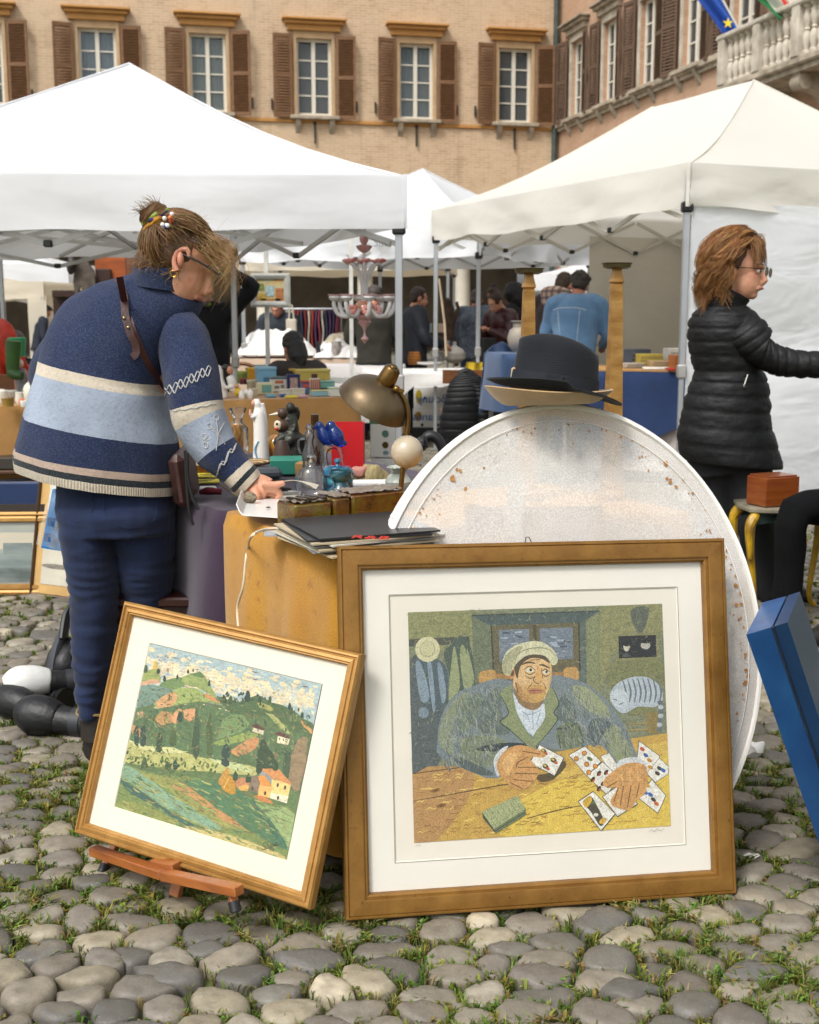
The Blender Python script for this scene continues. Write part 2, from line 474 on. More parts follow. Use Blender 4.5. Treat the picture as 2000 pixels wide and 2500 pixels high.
for px, py, poly in gaps:
    nearf = py < 4.2
    for a in range(len(poly)):
        A, B = poly[a], poly[(a + 1) % len(poly)]
        if A[0] > B[0]: continue            # each joint once
        L = math.hypot(A[0] - B[0], A[1] - B[1])
        if L > .3: continue
        dens = noise.noise(V((A[0] * 2.4, A[1] * 2.4, 4))) + .25
        if dens < -.36: continue
        n = int((L / .0052 if nearf else L / .035) * min(1.35, .35 + dens * 1.5) + rg_.random())
        for _ in range(n):
            t = rg_.random(); x = lerp(A[0], B[0], t) + rg_.gauss(0, .004); y = lerp(A[1], B[1], t) + rg_.gauss(0, .0035)
            col = tuple(c * rg_.uniform(.55, 1.0) for c in rgb(rg_.choice(GC))); gr.col = col
            kb = 4 if nearf else 3
            broad = rg_.random() < .3
            for q in range(kb):
                an = rg_.uniform(0, 6.283); h = rg_.uniform(.009, .026) * (1.25 if dens > .35 else .9); lean = rg_.uniform(.3, 1.3) * h
                wd = (.0036 if broad else .0015) * (1 if nearf else 1.7); dx, dy = math.cos(an), math.sin(an)
                b0 = V((x + rg_.gauss(0, .004), y + rg_.gauss(0, .004), -.02)); sx_ = V((-dy, dx, 0)) * wd
                m0 = b0 + V((dx * lean * .4, dy * lean * .4, h * .75 + .008)); t0 = b0 + V((dx * lean, dy * lean, h + .008 + (-.004 if broad else 0)))
                gr.add([b0 - sx_ * .7, b0 + sx_ * .7, m0 + sx_, m0 - sx_, t0], [(0, 1, 2, 3), (3, 2, 4)])
grass = gr.build('grass', mat_grass(), smooth=False)
tag(grass, 'short green grass and weeds in the cobble joints', kind='stuff')

# ================================================================ THE PALACE
def mat_brick(c1, c2, cm, cst):
    m, nt, b = newmat('m_brick'); co = coords(nt)
    sx = nt.nodes.new('ShaderNodeSeparateXYZ'); nt.links.new(co, sx.inputs[0])
    cb = nt.nodes.new('ShaderNodeCombineXYZ'); nt.links.new(sx.outputs[0], cb.inputs[0]); nt.links.new(sx.outputs[2], cb.inputs[1])
    br = nt.nodes.new('ShaderNodeTexBrick'); nt.links.new(cb.outputs[0], br.inputs['Vector'])
    br.inputs['Scale'].default_value = 1; br.inputs['Brick Width'].default_value = .27; br.inputs['Row Height'].default_value = .075
    br.inputs['Mortar Size'].default_value = .011; br.inputs['Mortar Smooth'].default_value = .3
    br.inputs['Color1'].default_value = (*rgb(c1), 1); br.inputs['Color2'].default_value = (*rgb(c2), 1); br.inputs['Mortar'].default_value = (*rgb(cm), 1)
    n1 = tex(nt, co, .55, 5, .6).outputs[0]; n2 = tex(nt, co, 3.5, 4).outputs[0]
    n3 = tex(nt, coords(nt, 'Object', (2.2, 1, .25)), 1.2, 4).outputs[0]
    c = mixc(nt, ramp(nt, n1, [(.4, 0.0), (.68, .75)]), br.outputs[0], rgb(cst))     # worn plaster patches
    c = mixc(nt, ramp(nt, n2, [(.5, 0.0), (.8, .35)]), c, rgb('#8f6f4d'))
    c = mixc(nt, ramp(nt, n3, [(.56, 0.0), (.75, .4)]), c, rgb('#7d6c58'))        # rain streaks
    nt.links.new(c, b.inputs['Base Color']); b.inputs['Roughness'].default_value = .9
    bump(nt, b, br.outputs['Fac'], -.25, .01)
    return m
BRICK_L = mat_brick('#b39576', '#c6a98a', '#ccba9f', '#cbb395')
BRICK_R = mat_brick('#a98264', '#b8937a', '#b09880', '#bb9c82')
OCHRE = M('#bd8a4c', .8, .1, 3, .1, 40); STONE = M('#b9ac98', .85, .18, 4, .25, 30, col2='#7f7565'); STONEW = M('#cfc7b7', .8, .14, 3, .15, 30, col2='#9d9484')
SHUT = M('#85603f', .75, .25, 5, .15, 60, stretch=(1, 1, 6), col2='#5f422b'); SHUTD = M('#6d5542', .8, .25, 5, .15, 60, stretch=(1, 1, 6), col2='#4a3a2d')
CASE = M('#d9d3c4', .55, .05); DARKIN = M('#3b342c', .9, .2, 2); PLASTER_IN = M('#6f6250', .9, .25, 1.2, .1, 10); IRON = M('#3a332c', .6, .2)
PANE = glass((.75, .8, .82), .9, .03, 1.33); LEAD = M('#4e5a55', .55, .2, 4, metal=.4)
def wing(name, label, loc, rz, sg, wins, L, brick, trim, has_ochre, blind_sky_tints, shut, top=12.8, zs=7.0, zt=9.17):
    root = thing(name, label, 'building', loc, rz)
    ow = .52; Y = lambda y: y * sg
    zb = 5.3
    # upper wall with real openings
    mb = MB(); ss = sorted({0.0, L} | {c - ow for c in wins} | {c + ow for c in wins}); zz = [zb, zs, zt, top]
    for i in range(len(ss) - 1):
        for j in range(3):
            mid = (ss[i] + ss[i + 1]) / 2
            if j == 1 and any(abs(mid - c) < ow - .01 for c in wins): continue
            mb.add([(ss[i], 0, zz[j]), (ss[i + 1], 0, zz[j]), (ss[i + 1], 0, zz[j + 1]), (ss[i], 0, zz[j + 1])], [(0, 1, 2, 3)])
    for c in wins:
        for x0, x1, z0, z1 in ((c - ow, c - ow, zs, zt), (c + ow, c + ow, zs, zt), (c - ow, c + ow, zt, zt), (c - ow, c + ow, zs, zs)):
            mb.add([(x0, 0, z0), (x1, 0, z1 if x0 == x1 else z0), (x1, Y(-.3), z1), (x0, Y(-.3), z0 if x0 != x1 else z0)], [(0, 1, 2, 3)])
    sp = wins[1] - wins[0]; r_ = sp / 2 - .3; zsp = 3.52
    for c in wins:      # arcade: spandrels with a true half-round arch
        K = 20
        for i in range(K):
            a0, a1 = math.pi * i / K, math.pi * (i + 1) / K
            p0, p1 = (c + r_ * math.cos(a0), zsp + r_ * math.sin(a0)), (c + r_ * math.cos(a1), zsp + r_ * math.sin(a1))
            mb.add([(p0[0], 0, p0[1]), (p1[0], 0, p1[1]), (p1[0], 0, zb), (p0[0], 0, zb)], [(0, 1, 2, 3)])
            mb.add([(p0[0], 0, p0[1]), (p1[0], 0, p1[1]), (p1[0], Y(-.5), p1[1]), (p0[0], Y(-.5), p0[1])], [(0, 1, 2, 3)])
        for s_ in (-1, 1):
            x0, x1 = c + s_ * r_, c + s_ * sp / 2
            mb.add([(x0, 0, zsp), (x1, 0, zsp), (x1, 0, zb), (x0, 0, zb)], [(0, 1, 2, 3)])
            mb.add([(x0, 0, zsp), (x1, 0, zsp), (x1, Y(-.5), zsp), (x0, Y(-.5), zsp)], [(0, 1, 2, 3)])
    e0 = wins[0] - sp / 2
    if e0 > 0: mb.add([(0, 0, 0), (e0, 0, 0), (e0, 0, zb), (0, 0, zb)], [(0, 1, 2, 3)])
    e1 = wins[-1] + sp / 2
    if e1 < L: mb.add([(e1, 0, 0), (L, 0, 0), (L, 0, zb), (e1, 0, zb)], [(0, 1, 2, 3)])
    mb.build('wall', brick, root, smooth=False)
    mb = MB()   # loggia behind the arches, rooms behind the windows
    mb.add([(-.2, Y(-4.6), 0), (L, Y(-4.6), 0), (L, Y(-4.6), 5.2), (-.2, Y(-4.6), 5.2)], [(0, 1, 2, 3)])
    mb.add([(-.2, Y(-4.6), 5.2), (L, Y(-4.6), 5.2), (L, Y(-.02), 5.2), (-.2, Y(-.02), 5.2)], [(0, 1, 2, 3)])
    mb.add([(L, Y(-4.6), 0), (L, Y(-.02), 0), (L, Y(-.02), 5.2), (L, Y(-4.6), 5.2)], [(0, 1, 2, 3)])
    mb.build('loggia', PLASTER_IN, root, smooth=False)
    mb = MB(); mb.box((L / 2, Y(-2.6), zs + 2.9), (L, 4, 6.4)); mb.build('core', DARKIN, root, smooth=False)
    mb = MB(); mb.box((L / 2, Y(.12), top + .2), (L + .3, .6, .3)); mb.box((L / 2, Y(.25), top + .45), (L + .6, 1.0, .2)); mb.build('cornice', STONE, root)
    mb = MB(); mb.add([(-.3, Y(.8), top + .55), (L + .3, Y(.8), top + .55), (L + .3, Y(-7), top + 2.6), (-.3, Y(-7), top + 2.6)], [(0, 1, 2, 3)]); mb.build('roof', M('#8a5a42', .9, .25, 6, .5, 20), root)
    if has_ochre:
        mb = MB(); mb.box((L / 2, Y(.03), zs - .15), (L, .06, .1), bev=.01); mb.build('string_course', OCHRE, root)
    else:
        mb = MB(); mb.box((L / 2, Y(.09), zs - .08), (L, .18, .16), bev=.03); mb.box((L / 2, Y(.05), zs - .2), (L, .1, .1)); mb.build('string_course', STONE, root)
    for k in range(len(wins) + 1):
        c = wins[0] - sp / 2 + sp * k
        if c < .1: continue
        mb = MB(); mb.lathe([(.30, 0), (.30, .12), (.33, .16), (.27, .3), (.245, .36), (.25, 1.2), (.22, 3.1), (.25, 3.14), (.22, 3.2), (.3, 3.42)], 18, (c, Y(-.25), 0))
        mb.box((c, Y(-.25), 3.5), (.66, .6, .16)); mb.build('column', M('#d6cebd', .75, .08, 2, .1, 20), root)
    for c in wins:
        mb = MB(); rr = []
        for i in range(25):
            a = math.pi * i / 24; co_, si = math.cos(a), math.sin(a)
            rr.append([V((c + (r_ + d) * co_, Y(y), zsp + (r_ + d) * si)) for d, y in ((-.02, -.1), (-.02, .05), (.10, .05), (.10, .09), (.26, .09), (.26, -.02))])
        mb.loft(rr, closed=True); mb.build('archivolt', STONEW, root)
    fr = None; sh = None; slat = None
    for k, c in enumerate(wins):
        mb = MB(); y = Y(-.16); H = zt - zs; W = ow * 2
        for x in (c - ow + .04, c + ow - .04): mb.box((x, y, zs + H / 2), (.08, .07, H))
        for z in (zs + .05, zt - .04): mb.box((c, y, z), (W, .075, .1 if z < zs + .1 else .08))
        mb.box((c, Y(-.15), zs + H / 2), (.11, .08, H))
        hp = (H - .2) / 4
        for i in (1, 2, 3):
            for sx_ in (-1, 1): mb.box((c + sx_ * (ow / 2 + .0), y, zs + .1 + hp * i), (ow - .13, .05, .035))
        fr_ = mb.build('window', CASE, root)
        for i in range(4):
            for sx_ in (-1, 1):
                p = MB(); p.box((c + sx_ * (ow / 2 - .012), Y(-.17), zs + .1 + hp * (i + .5)), (ow - .12, .008, hp - .03)); p.build('pane', PANE, fr_, smooth=False)
        bl = blind_sky_tints[k % len(blind_sky_tints)]
        if bl:
            p = MB(); col, drop = bl
            for s_ in (-1, 1): p.grid(lambda u, v: (c + s_ * (.03 + u * .45), Y(-.28 + .015 * math.sin(u * 30 + s_)), zs + .08 + (H - .12) * (1 - v * drop)), 14, 4)
            p.build('curtain_sky_tint', M(col, .9, .12, 3), fr_)
        mb = MB()   # surround and lintel
        t = trim
        for s_ in (-1, 1): mb.box((c + s_ * (ow + .045), Y(.025), (zs + zt) / 2), (.09, .05, zt - zs))
        mb.box((c, Y(.025), zt + .1), (W + .18, .052, .2)); mb.build('surround', M('#c0a17a', .85, .12, 3) if has_ochre else t, root)
        mb = MB(); mb.box((c, Y(.07), zt + .28), (W + .5, .14, .16)); mb.box((c, Y(.12), zt + .41), (W + .68, .24, .1), bev=.02); mb.box((c, Y(.16), zt + .495), (W + .84, .33, .07), bev=.02)
        mb.build('lintel', OCHRE if has_ochre else STONE, root)
        mb = MB(); mb.box((c, Y(.11), zs - .06), (W + .42, .26, .11), bev=.02); si = mb.build('sill', STONE, root)
        for s_ in (-1, 1):
            b = MB(); b.prism([(c + s_ * .5 - .07, Y(.0), zs - .12), (c + s_ * .5 - .07, Y(.2), zs - .12), (c + s_ * .5 - .07, Y(.17), zs - .24), (c + s_ * .5 - .07, Y(.05), zs - .42), (c + s_ * .5 - .07, Y(.0), zs - .5)], (.14, 0, 0)); b.build('bracket', STONE, si)
        if has_ochre:
            b = MB(); b.box((c, Y(.06), zs - .5), (.05, .05, .55)); b.ball((c, Y(.06), zs - .2), .05); b.build('tie_rod', IRON, root)
        for s_ in (-1, 1):   # louvred shutters folded back against the wall
            wS = .56; hS = zt - zs + .16; m = (SHUT if (k * 2 + s_) % 4 else SHUTD) if shut else SHUTD
            f = MB(); s2 = MB()
            for x in (.035, wS - .035): f.box((x, 0, hS / 2), (.07, .045, hS), bev=.006)
            for z in (.05, hS * .5, hS - .05): f.box((wS / 2, 0, z), (wS - .13, .043, .1))
            for a, b_ in ((.1, hS * .5 - .05), (hS * .5 + .05, hS - .1)):
                n_ = 13
                for i in range(n_): s2.box((wS / 2, 0, a + (b_ - a) * (i + .5) / n_), (wS - .13, .012, (b_ - a) / n_ * 1.05), (R(38), 0, 0))
            o = f.build('shutter', m, root); o2 = s2.build('louvres', m, o, smooth=False, kind='stuff')
            x = c + s_ * (ow + .13)
            o.location = (x, Y(.1), zs - .07); o.rotation_euler = (0, 0, (R(180) if s_ < 0 else 0) + R(5 + 5 * ((k * 7 + s_) % 3)) * sg * s_)
            b = MB(); b.box((x + s_ * .6, Y(.05), zs + .3), (.05, .05, .3)); b.build('shutter_stay', IRON, root)
    return root
C0 = V((4.57, 39.1, 0)); RZ = math.atan2(-.2196, -.9756)
pal = wing('palace_wing', 'long ochre brick palace wing with white casements and brown shutters behind the tents', C0, RZ, 1,
           [1.42 + 3.06 * k for k in range(8)], 26, BRICK_L, OCHRE, True, [None, ('#9fb0b4', 1.0), None, ('#b9bfae', 1.0), ('#b7c3cc', .75), ('#aab7c6', .8)], True)  # pale blue panels colour in the sky's reflection; the greenish one is a curtain
pal2 = wing('palace_wing', 'shaded palace wing with stone lintels and balcony at right angles to the ochre one', C0, RZ + R(90), -1,
            [1.6 + 2.55 * k for k in range(5)], 21, BRICK_R, STONEW, False, [('#b8b39a', 1.0), ('#c6c1aa', .8)], False)
mb = MB(); mb.tube([(.17, .13, 0), (.17, .13, 13)], .085, 12)
for z in (2, 4.5, 7, 9.5, 12): mb.lathe([(.1, 0), (.1, .06)], 12, (.17, .13, z))
mb.build('drainpipe', LEAD, pal)
# balcony of the shaded wing
mb = MB(); mb.box((16.7, -.012, 9.3), (7.2, .05, 7.0)); mb.build('plaster_panel', M('#d8ccb8', .85, .08, 1.5, .1, 15), pal2)
B0, B1, BZ, BD = 12.9, 20.15, 5.82, 1.15
mb = MB(); mb.box(((B0 + B1) / 2, -BD / 2, BZ), (B1 - B0, BD, .14), bev=.03); mb.box(((B0 + B1) / 2, -BD / 2 + .05, BZ - .12), (B1 - B0 - .2, BD - .1, .1)); bal = mb.build('balcony', STONE, pal2)
mb = MB(); mb.box(((B0 + B1) / 2, -BD + .12, BZ + 1.0), (B1 - B0 + .1, .3, .11), bev=.03); mb.box((B0 + .12, -BD / 2, BZ + 1.0), (.28, BD, .11), bev=.03); mb.build('handrail', STONEW, bal)
x = B0 + .15; posts = [B0 + .15 + 1.45 * k for k in range(6)]
for x in posts:
    mb = MB(); mb.box((x, -BD + .12, BZ + .52), (.26, .26, .9), bev=.015); mb.build('pedestal', STONEW, bal)
bp = MB(); bp.lathe([(.085, 0), (.085, .06), (.05, .09), (.06, .16), (.085, .27), (.07, .36), (.04, .42), (.06, .45), (.04, .48), (.07, .56), (.085, .65), (.06, .74), (.05, .8), (.085, .84), (.085, .9)], 10)
bob = None
for a, b in zip(posts[:-1], posts[1:]):
    for i in range(5):
        loc = (lerp(a, b, (i + 1) / 6), -BD + .12, BZ + .06)
        if bob is None: bob = bp.build('baluster', STONEW, bal); o = bob
        else: o = bob.copy(); COL.objects.link(o)
        o.location = loc
for i in range(3):
    o = bob.copy(); COL.objects.link(o); o.location = (B0 + .14, -.25 - .25 * i, BZ + .06)
for x in (B0 + .7, B0 + 2.9, B0 + 5.1):
    b = MB(); b.prism([(x - .14, 0, BZ - .17), (x - .14, -1.0, BZ - .17), (x - .14, -.95, BZ - .42), (x - .14, -.6, BZ - .5), (x - .14, -.3, BZ - .8), (x - .14, -.2, BZ - 1.25), (x - .14, 0, BZ - 1.3)], (.28, 0, 0))
    b.tube([(x - .17, -.88, BZ - .32), (x + .17, -.88, BZ - .32)], .15, 12); b.build('bracket', STONE, bal)
def local_pt(root, p): return root_matrix(root).inverted() @ p
# flags at the balcony
def flag(name, label, top, bot, pole_end, stripes, star=None):
    r = thing(name, label, 'flag', bot)
    mb = MB(); mb.tube([bot, pole_end], .022, 8); mb.build('flagpole', M('#c9c6bd', .4, .05), r, world=True)
    mb = MB(); mb.mi = 0; n = len(stripes)
    for i in range(n):
        mb.mi = i
        mb.grid(lambda u, v: lerp(lerp(V(top), V(pole_end), .15), V(bot), v * .92) + V((.0, 0, 0)) + (V((-.32, .05, -.35)) * (((u + i) / n)) * (1 - .3 * v)) + V((0, .10 * math.sin((u + i) / n * 9 + v * 3), 0)), 10, 14)
    mb.build('cloth', [M(c, .8, .1) for c in stripes], r, world=True)
    if star:
        s = MB(); c = V(star); pts = []
        for k in range(10):
            a = math.pi * k / 5; q = .11 if k % 2 == 0 else .045; pts.append(c + V((q * math.sin(a), 0, q * math.cos(a))))
        s.prism(pts, (0, .012, 0)); s.build('star', M('#e6cf2a', .7), r, world=True)
    return r
flag('flag', 'blue flag with a yellow star hanging by the balcony end', at(1735, -60, 26.6), at(1815, 92, 26.3), at(1722, -80, 26.5), ['#1f4fa8', '#1a4596'], at(1778, 56, 26.2))
flag('flag', 'red, white and green flag above the stone balcony', at(1885, -60, 24.0), at(1938, 24, 23.8), at(1880, -70, 23.8), ['#c8291e', '#dcd8cc', '#1d6b3a'])

# ================================================================ TENTS
def mat_canvas(col, trans=.42, wr=.32):
    m, nt, b = newmat('m_canvas'); co = coords(nt)
    n = tex(nt, coords(nt, 'Object', (1, 1, 2.2)), 1.6, 3, .5, Distortion=.3).outputs[0]; n2 = tex(nt, co, .9, 4).outputs[0]
    nt.links.new(mixc(nt, ramp(nt, n2, [(.45, 0.0), (.8, .25)]), rgb(col), tuple(x * .85 for x in rgb(col))), b.inputs['Base Color'])
    b.inputs['Roughness'].default_value = .6; b.inputs['Specular IOR Level'].default_value = .3
    bump(nt, b, n, wr, .06)
    t = nt.nodes.new('ShaderNodeBsdfTranslucent'); t.inputs[0].default_value = (*rgb(col), 1)
    ms = nt.nodes.new('ShaderNodeMixShader'); ms.inputs[0].default_value = trans
    nt.links.new(b.outputs[0], ms.inputs[1]); nt.links.new(t.outputs[0], ms.inputs[2]); nt.links.new(ms.outputs[0], nt.nodes['Material Output'].inputs[0])
    return m
CANVAS = mat_canvas('#f1f2f4'); CANVASW = mat_canvas('#f1eee5', .42, .35); CREAM = mat_canvas('#e8dfcc', .45); ALU = M('#b9bcbf', .35, .05, metal=.6); ALUD = M('#b0aeaa', .45, .08, metal=.5); BLACKP = M('#17181a', .5, .1)
def tent(label, cor, zb, vh, peaks, zp, canvas, legs=(0, 1, 2, 3), truss=(0, 1, 2, 3), wav=.02, foot=True, nleg=.022, bars=4, tr_mat=None, sag=.14, few=()):
    """cor: four ground corners in order; peaks: one or two ridge points over them"""
    cor = [V((c[0], c[1], 0)) for c in cor]; ctr = sum(cor, V()) / 4
    r = thing('market_tent', label, 'tent', ctr, group='white market tents on the square')
    pk = [V((p[0], p[1], zp)) for p in peaks]; zt = zb + vh
    mb = MB(); va = MB()
    for i in range(4):
        a, b = cor[i].copy(), cor[(i + 1) % 4].copy(); a.z = b.z = zt
        near_ = sorted(pk, key=lambda p: (p - (a + b) / 2).length)
        if len(pk) == 1: pa = pb = pk[0]
        else:
            pa = min(pk, key=lambda p: (p - a).length); pb = min(pk, key=lambda p: (p - b).length)
        def roof(u, v):
            base = lerp(a, b, u); tp = lerp(pa, pb, u); p = lerp(base, tp, v)
            edge = 4 * u * (1 - u)
            p.z -= sag * math.sin(math.pi * v) * (.75 + .5 * edge) * (.6 + .4 * (1 - v))
            p.z += .012 * noise.noise(p * 1.3)
            return p
        mb.grid(roof, 18, 14)
        out = ((a + b) / 2 - ctr); out.z = 0; out.normalize()
        def val(u, v):
            p = lerp(a, b, u) + out * .012; L = (b - a).length
            k = wav * v * (math.sin(u * L * 5.1 + i) * .7 + noise.noise(V((u * L * 2.3, v * 2, i))) * 1.2)
            p += out * k; p.z = zt - vh * v - .02 * math.sin(math.pi * u) * v + .022 * noise.noise(V((u * L * 1.7, 0, i * 3))) * v + .012 * (1 - v)
            return p
        va.grid(val, 40, 6)
    ro = mb.build('roof', canvas, r, world=True, ang=60)
    for i in range(4):      # welted ridge seams
        a = cor[i].copy(); a.z = zt; pa = min(pk, key=lambda p: (p - a).length); w_ = MB()
        w_.tube([lerp(a, pa, v) + V((0, 0, .004 - sag * math.sin(math.pi * v) * .75 * (.6 + .4 * (1 - v)))) for v in (0, .15, .3, .45, .6, .75, .9, 1)], .007, 6); w_.build('ridge_seam', canvas, r, world=True)
    va.build('valance', canvas, r, world=True, ang=80)
    for i in range(4):      # sewn corner seams
        cap = MB(); a = cor[i]; d = (a - ctr); d.z = 0; d.normalize(); cap.bar((a.x + d.x * .016, a.y + d.y * .016, zb), (a.x + d.x * .016, a.y + d.y * .016, zt + .015), .02)
        cap.build('corner_seam', canvas, r, world=True)
    for i in legs:
        a = cor[i]; inn = (ctr - a); inn.z = 0; a = a + inn.normalized() * .03
        l = MB(); l.bar((a.x, a.y, .9), (a.x, a.y, zt - .02), nleg * 1.9, bev=.004); l.bar((a.x, a.y, 0), (a.x, a.y, 1.0), nleg * 1.5, bev=.004); lo = l.build('leg', ALU, r, world=True)
        if foot:
            f = MB(); f.box((a.x, a.y, .006), (.1, .1, .012)); f.build('foot_plate', ALUD, lo, world=True)
            f = MB(); f.box((a.x, a.y, .95), (.06, .06, .09), bev=.008); f.build('lock', ALUD, lo, world=True)
            f = MB(); f.box((a.x, a.y, zb + .0), (.075, .075, .07), bev=.01); f.build('corner_bracket', BLACKP, lo, world=True)
    tm = tr_mat or ALUD
    for i in truss:         # scissor struts under the eaves
        a, b = cor[i].copy(), cor[(i + 1) % 4].copy(); inn = ctr - (a + b) / 2; inn.z = 0; inn = inn.normalized() * .05
        nb = 2 if i in few else bars
        for k in range(nb):
            t0, t1 = (k + .02) / nb, (k + .98) / nb
            for z0, z1, o in ((zt - .06, zt - .36, 0), (zt - .36, zt - .06, .022)):
                s_ = MB(); p, q = lerp(a, b, t0) + inn * (1 + o * 8), lerp(a, b, t1) + inn * (1 + o * 8); p.z = z0; q.z = z1
                s_.bar(p, q, .014, .03); s_.build('strut', tm, r, world=True)
        for k in range(1, nb):
            p = lerp(a, b, k / nb) + inn * 1.2; s_ = MB(); s_.box((p.x, p.y, zt - .36), (.05, .05, .04), bev=.008); s_.build('joint', BLACKP, r, world=True)
    return r
# the wide tent at the left
t1 = tent('wide white tent behind the woman in the striped sweater', [(-3.95, 6.85), (-.035, 7), (-1.37, 9.9), (-4.5, 11)], 1.807, .275, [(-1.965, 9)], 3.06, CANVAS, legs=(1, 2, 3), bars=4, few=(1, 2))
for p in ((-1.965, 9),):
    mb = MB(); mb.bar((p[0], p[1], 1.9), (p[0], p[1], 3.0), .03)
    for c in ((-1.99, 6.98), (-2.9, 10.4), (-4.15, 9), (-.72, 8.45)): mb.bar((p[0], p[1], 2.0), (c[0], c[1], 1.8), .014, .026); mb.bar((p[0], p[1], 1.8), (c[0], c[1], 2.02), .014, .026)
    mb.build('centre_truss', ALUD, t1, world=True, kind='stuff')
# the tent with a side wall at the right
Nn = V((1.827, 8.3, 0)); dl = V((-.388, .922, 0)); dr = V((.922, .388, 0))
t3 = tent('white ridge tent with a hanging side wall behind the woman in black', [Nn, Nn + dr * 3, Nn + dr * 3 + dl * 4.12, Nn + dl * 4.12], 2.03, .27,
          [Nn + dr * 1.5 + dl * 1.3, Nn + dr * 1.5 + dl * 2.7], 3.14, CANVASW, legs=(0, 1, 2, 3), bars=4, wav=.03, tr_mat=M('#c2bdb0', .5, .05))
def wall_cloth(u, v, a, b, z0, z1, amp, ph, nrm):
    p = lerp(a, b, u); L = (b - a).length
    p = p + nrm * (amp * (math.sin(u * L * 2.6 + ph + v * 1.2) * .6 + noise.noise(V((u * L * 1.4, v * 3, ph)))) * (.3 + .7 * math.sin(math.pi * min(v + .1, 1))))
    p.z = lerp(z1, z0, v); return p
mb = MB(); mb.grid(lambda u, v: wall_cloth(u, v, Nn + dr * .04 - dl * .02, Nn + dr * 3, .07, 2.06, .07, 1, dl), 60, 44); mb.build('side_wall', mat_canvas('#e9ebee', .3, .7), t3, world=True, ang=80)
fA = Nn + dl * 4.1
mb = MB(); mb.grid(lambda u, v: wall_cloth(u, v, fA + dr * 1.72, fA + dr * 3, .2, 2.1, .06, 4, dl), 30, 20); mb.grid(lambda u, v: wall_cloth(u, v, fA + dr * 3 - dl * .02, Nn + dr * 3 + dl * .1, .2, 2.1, .04, 2, dr), 30, 20)
mb.build('back_wall', mat_canvas('#cfc8ba', .2), t3, world=True, ang=80)
# tents farther back
N2 = V((.70, 12.5, 0)); th = R(30); dL = V((-math.cos(th), math.sin(th), 0)); dR = V((math.sin(th), math.cos(th), 0))
t2 = tent('white tent with crumpled lettered valance between the two big tents', [N2, N2 + dR * 3, N2 + dR * 3 + dL * 3, N2 + dL * 3], 1.90, .36, [N2 + dR * 1.5 + dL * 1.5], 2.96, mat_canvas('#eceef0', .35, .4), bars=4, wav=.09)
def text_mesh(body, size, name='lettering', ext=0.0):
    c = bpy.data.curves.new(name, 'FONT'); c.body = body; c.size = size; c.extrude = ext; c.align_x = 'CENTER'; c.align_y = 'CENTER'; c.resolution_u = 3
    o = bpy.data.objects.new(name, c); me = evaluated_mesh(o); bpy.data.objects.remove(o); return me
def lettering(body, size, mat, parent, loc, right, up, ext=0.0015, name='lettering', mirror=False):
    """flat printed text in the plane right/up at a world point"""
    me = text_mesh(body, size, name, ext); right = V(right).normalized(); up = V(up); up = (up - right * up.dot(right)).normalized()
    if mirror: right = -right
    Mx = Matrix((right, up, right.cross(up))).transposed().to_4x4(); Mx.translation = V(loc)
    me.transform((root_matrix(parent).inverted() if parent else Matrix()) @ Mx)
    me.materials.append(mat); o = bpy.data.objects.new(name, me); COL.objects.link(o); o.parent = parent
    return o
INK = M('#8c9096', .8, .1)
lettering('Sman', .13, INK, t2, at(940, 592, 12.98), -dL, (0, 0, 1))
t5 = tent('cream tent farther back over the white linen stall', [(-3.0, 17.6), (.55, 17.2), (.75, 20.4), (-2.8, 20.8)], 1.93, .33, [(-1.1, 19)], 2.75, CREAM, bars=3, wav=.05, truss=(0, 1))
t6 = tent('small far tent between the candlesticks and the arcade', [(2.3, 24.5), (5.3, 24.2), (5.6, 27.2), (2.6, 27.5)], 1.75, .3, [(4.0, 25.9)], 2.55, CANVAS, bars=2, truss=(0,), foot=False)
t4 = tent('small far tent at the left beside the carved wardrobe', [(-10.0, 26.3), (-7.05, 25.8), (-6.6, 28.7), (-9.5, 29.2)], 1.81, .5, [(-8.3, 27.4)], 2.62, CANVAS, bars=2, truss=(0,), foot=False)
t7 = tent('far tent whose pale awning shows under the small tent at the left', [(-9.3, 20.4), (-5.85, 19.9), (-5.6, 22.6), (-9.0, 23)], 1.55, .26, [(-7.5, 21.5)], 2.0, CREAM, bars=2, truss=(0,), foot=False)
mb = MB(); mb.grid(lambda u, v: wall_cloth(u, v, V((-5.85, 19.9, 0)), V((-5.6, 22.6, 0)), .1, 1.6, .04, 2, V((1, 0, 0))), 10, 10); mb.grid(lambda u, v: wall_cloth(u, v, V((-6.1, 19.9, 0)), V((-5.8, 19.9, 0)), .1, 1.6, .03, 2, V((0, 1, 0))), 10, 10); mb.build('side_wall', CREAM, t7, world=True)
t8 = tent('tent peeping over the far left edge behind the wide tent', [(-6.9, 10.6), (-4.35, 10.6), (-4.35, 13.4), (-6.9, 13.4)], 1.9, .29, [(-5.2, 12)], 3.05, CANVAS, bars=2, truss=(), foot=False)
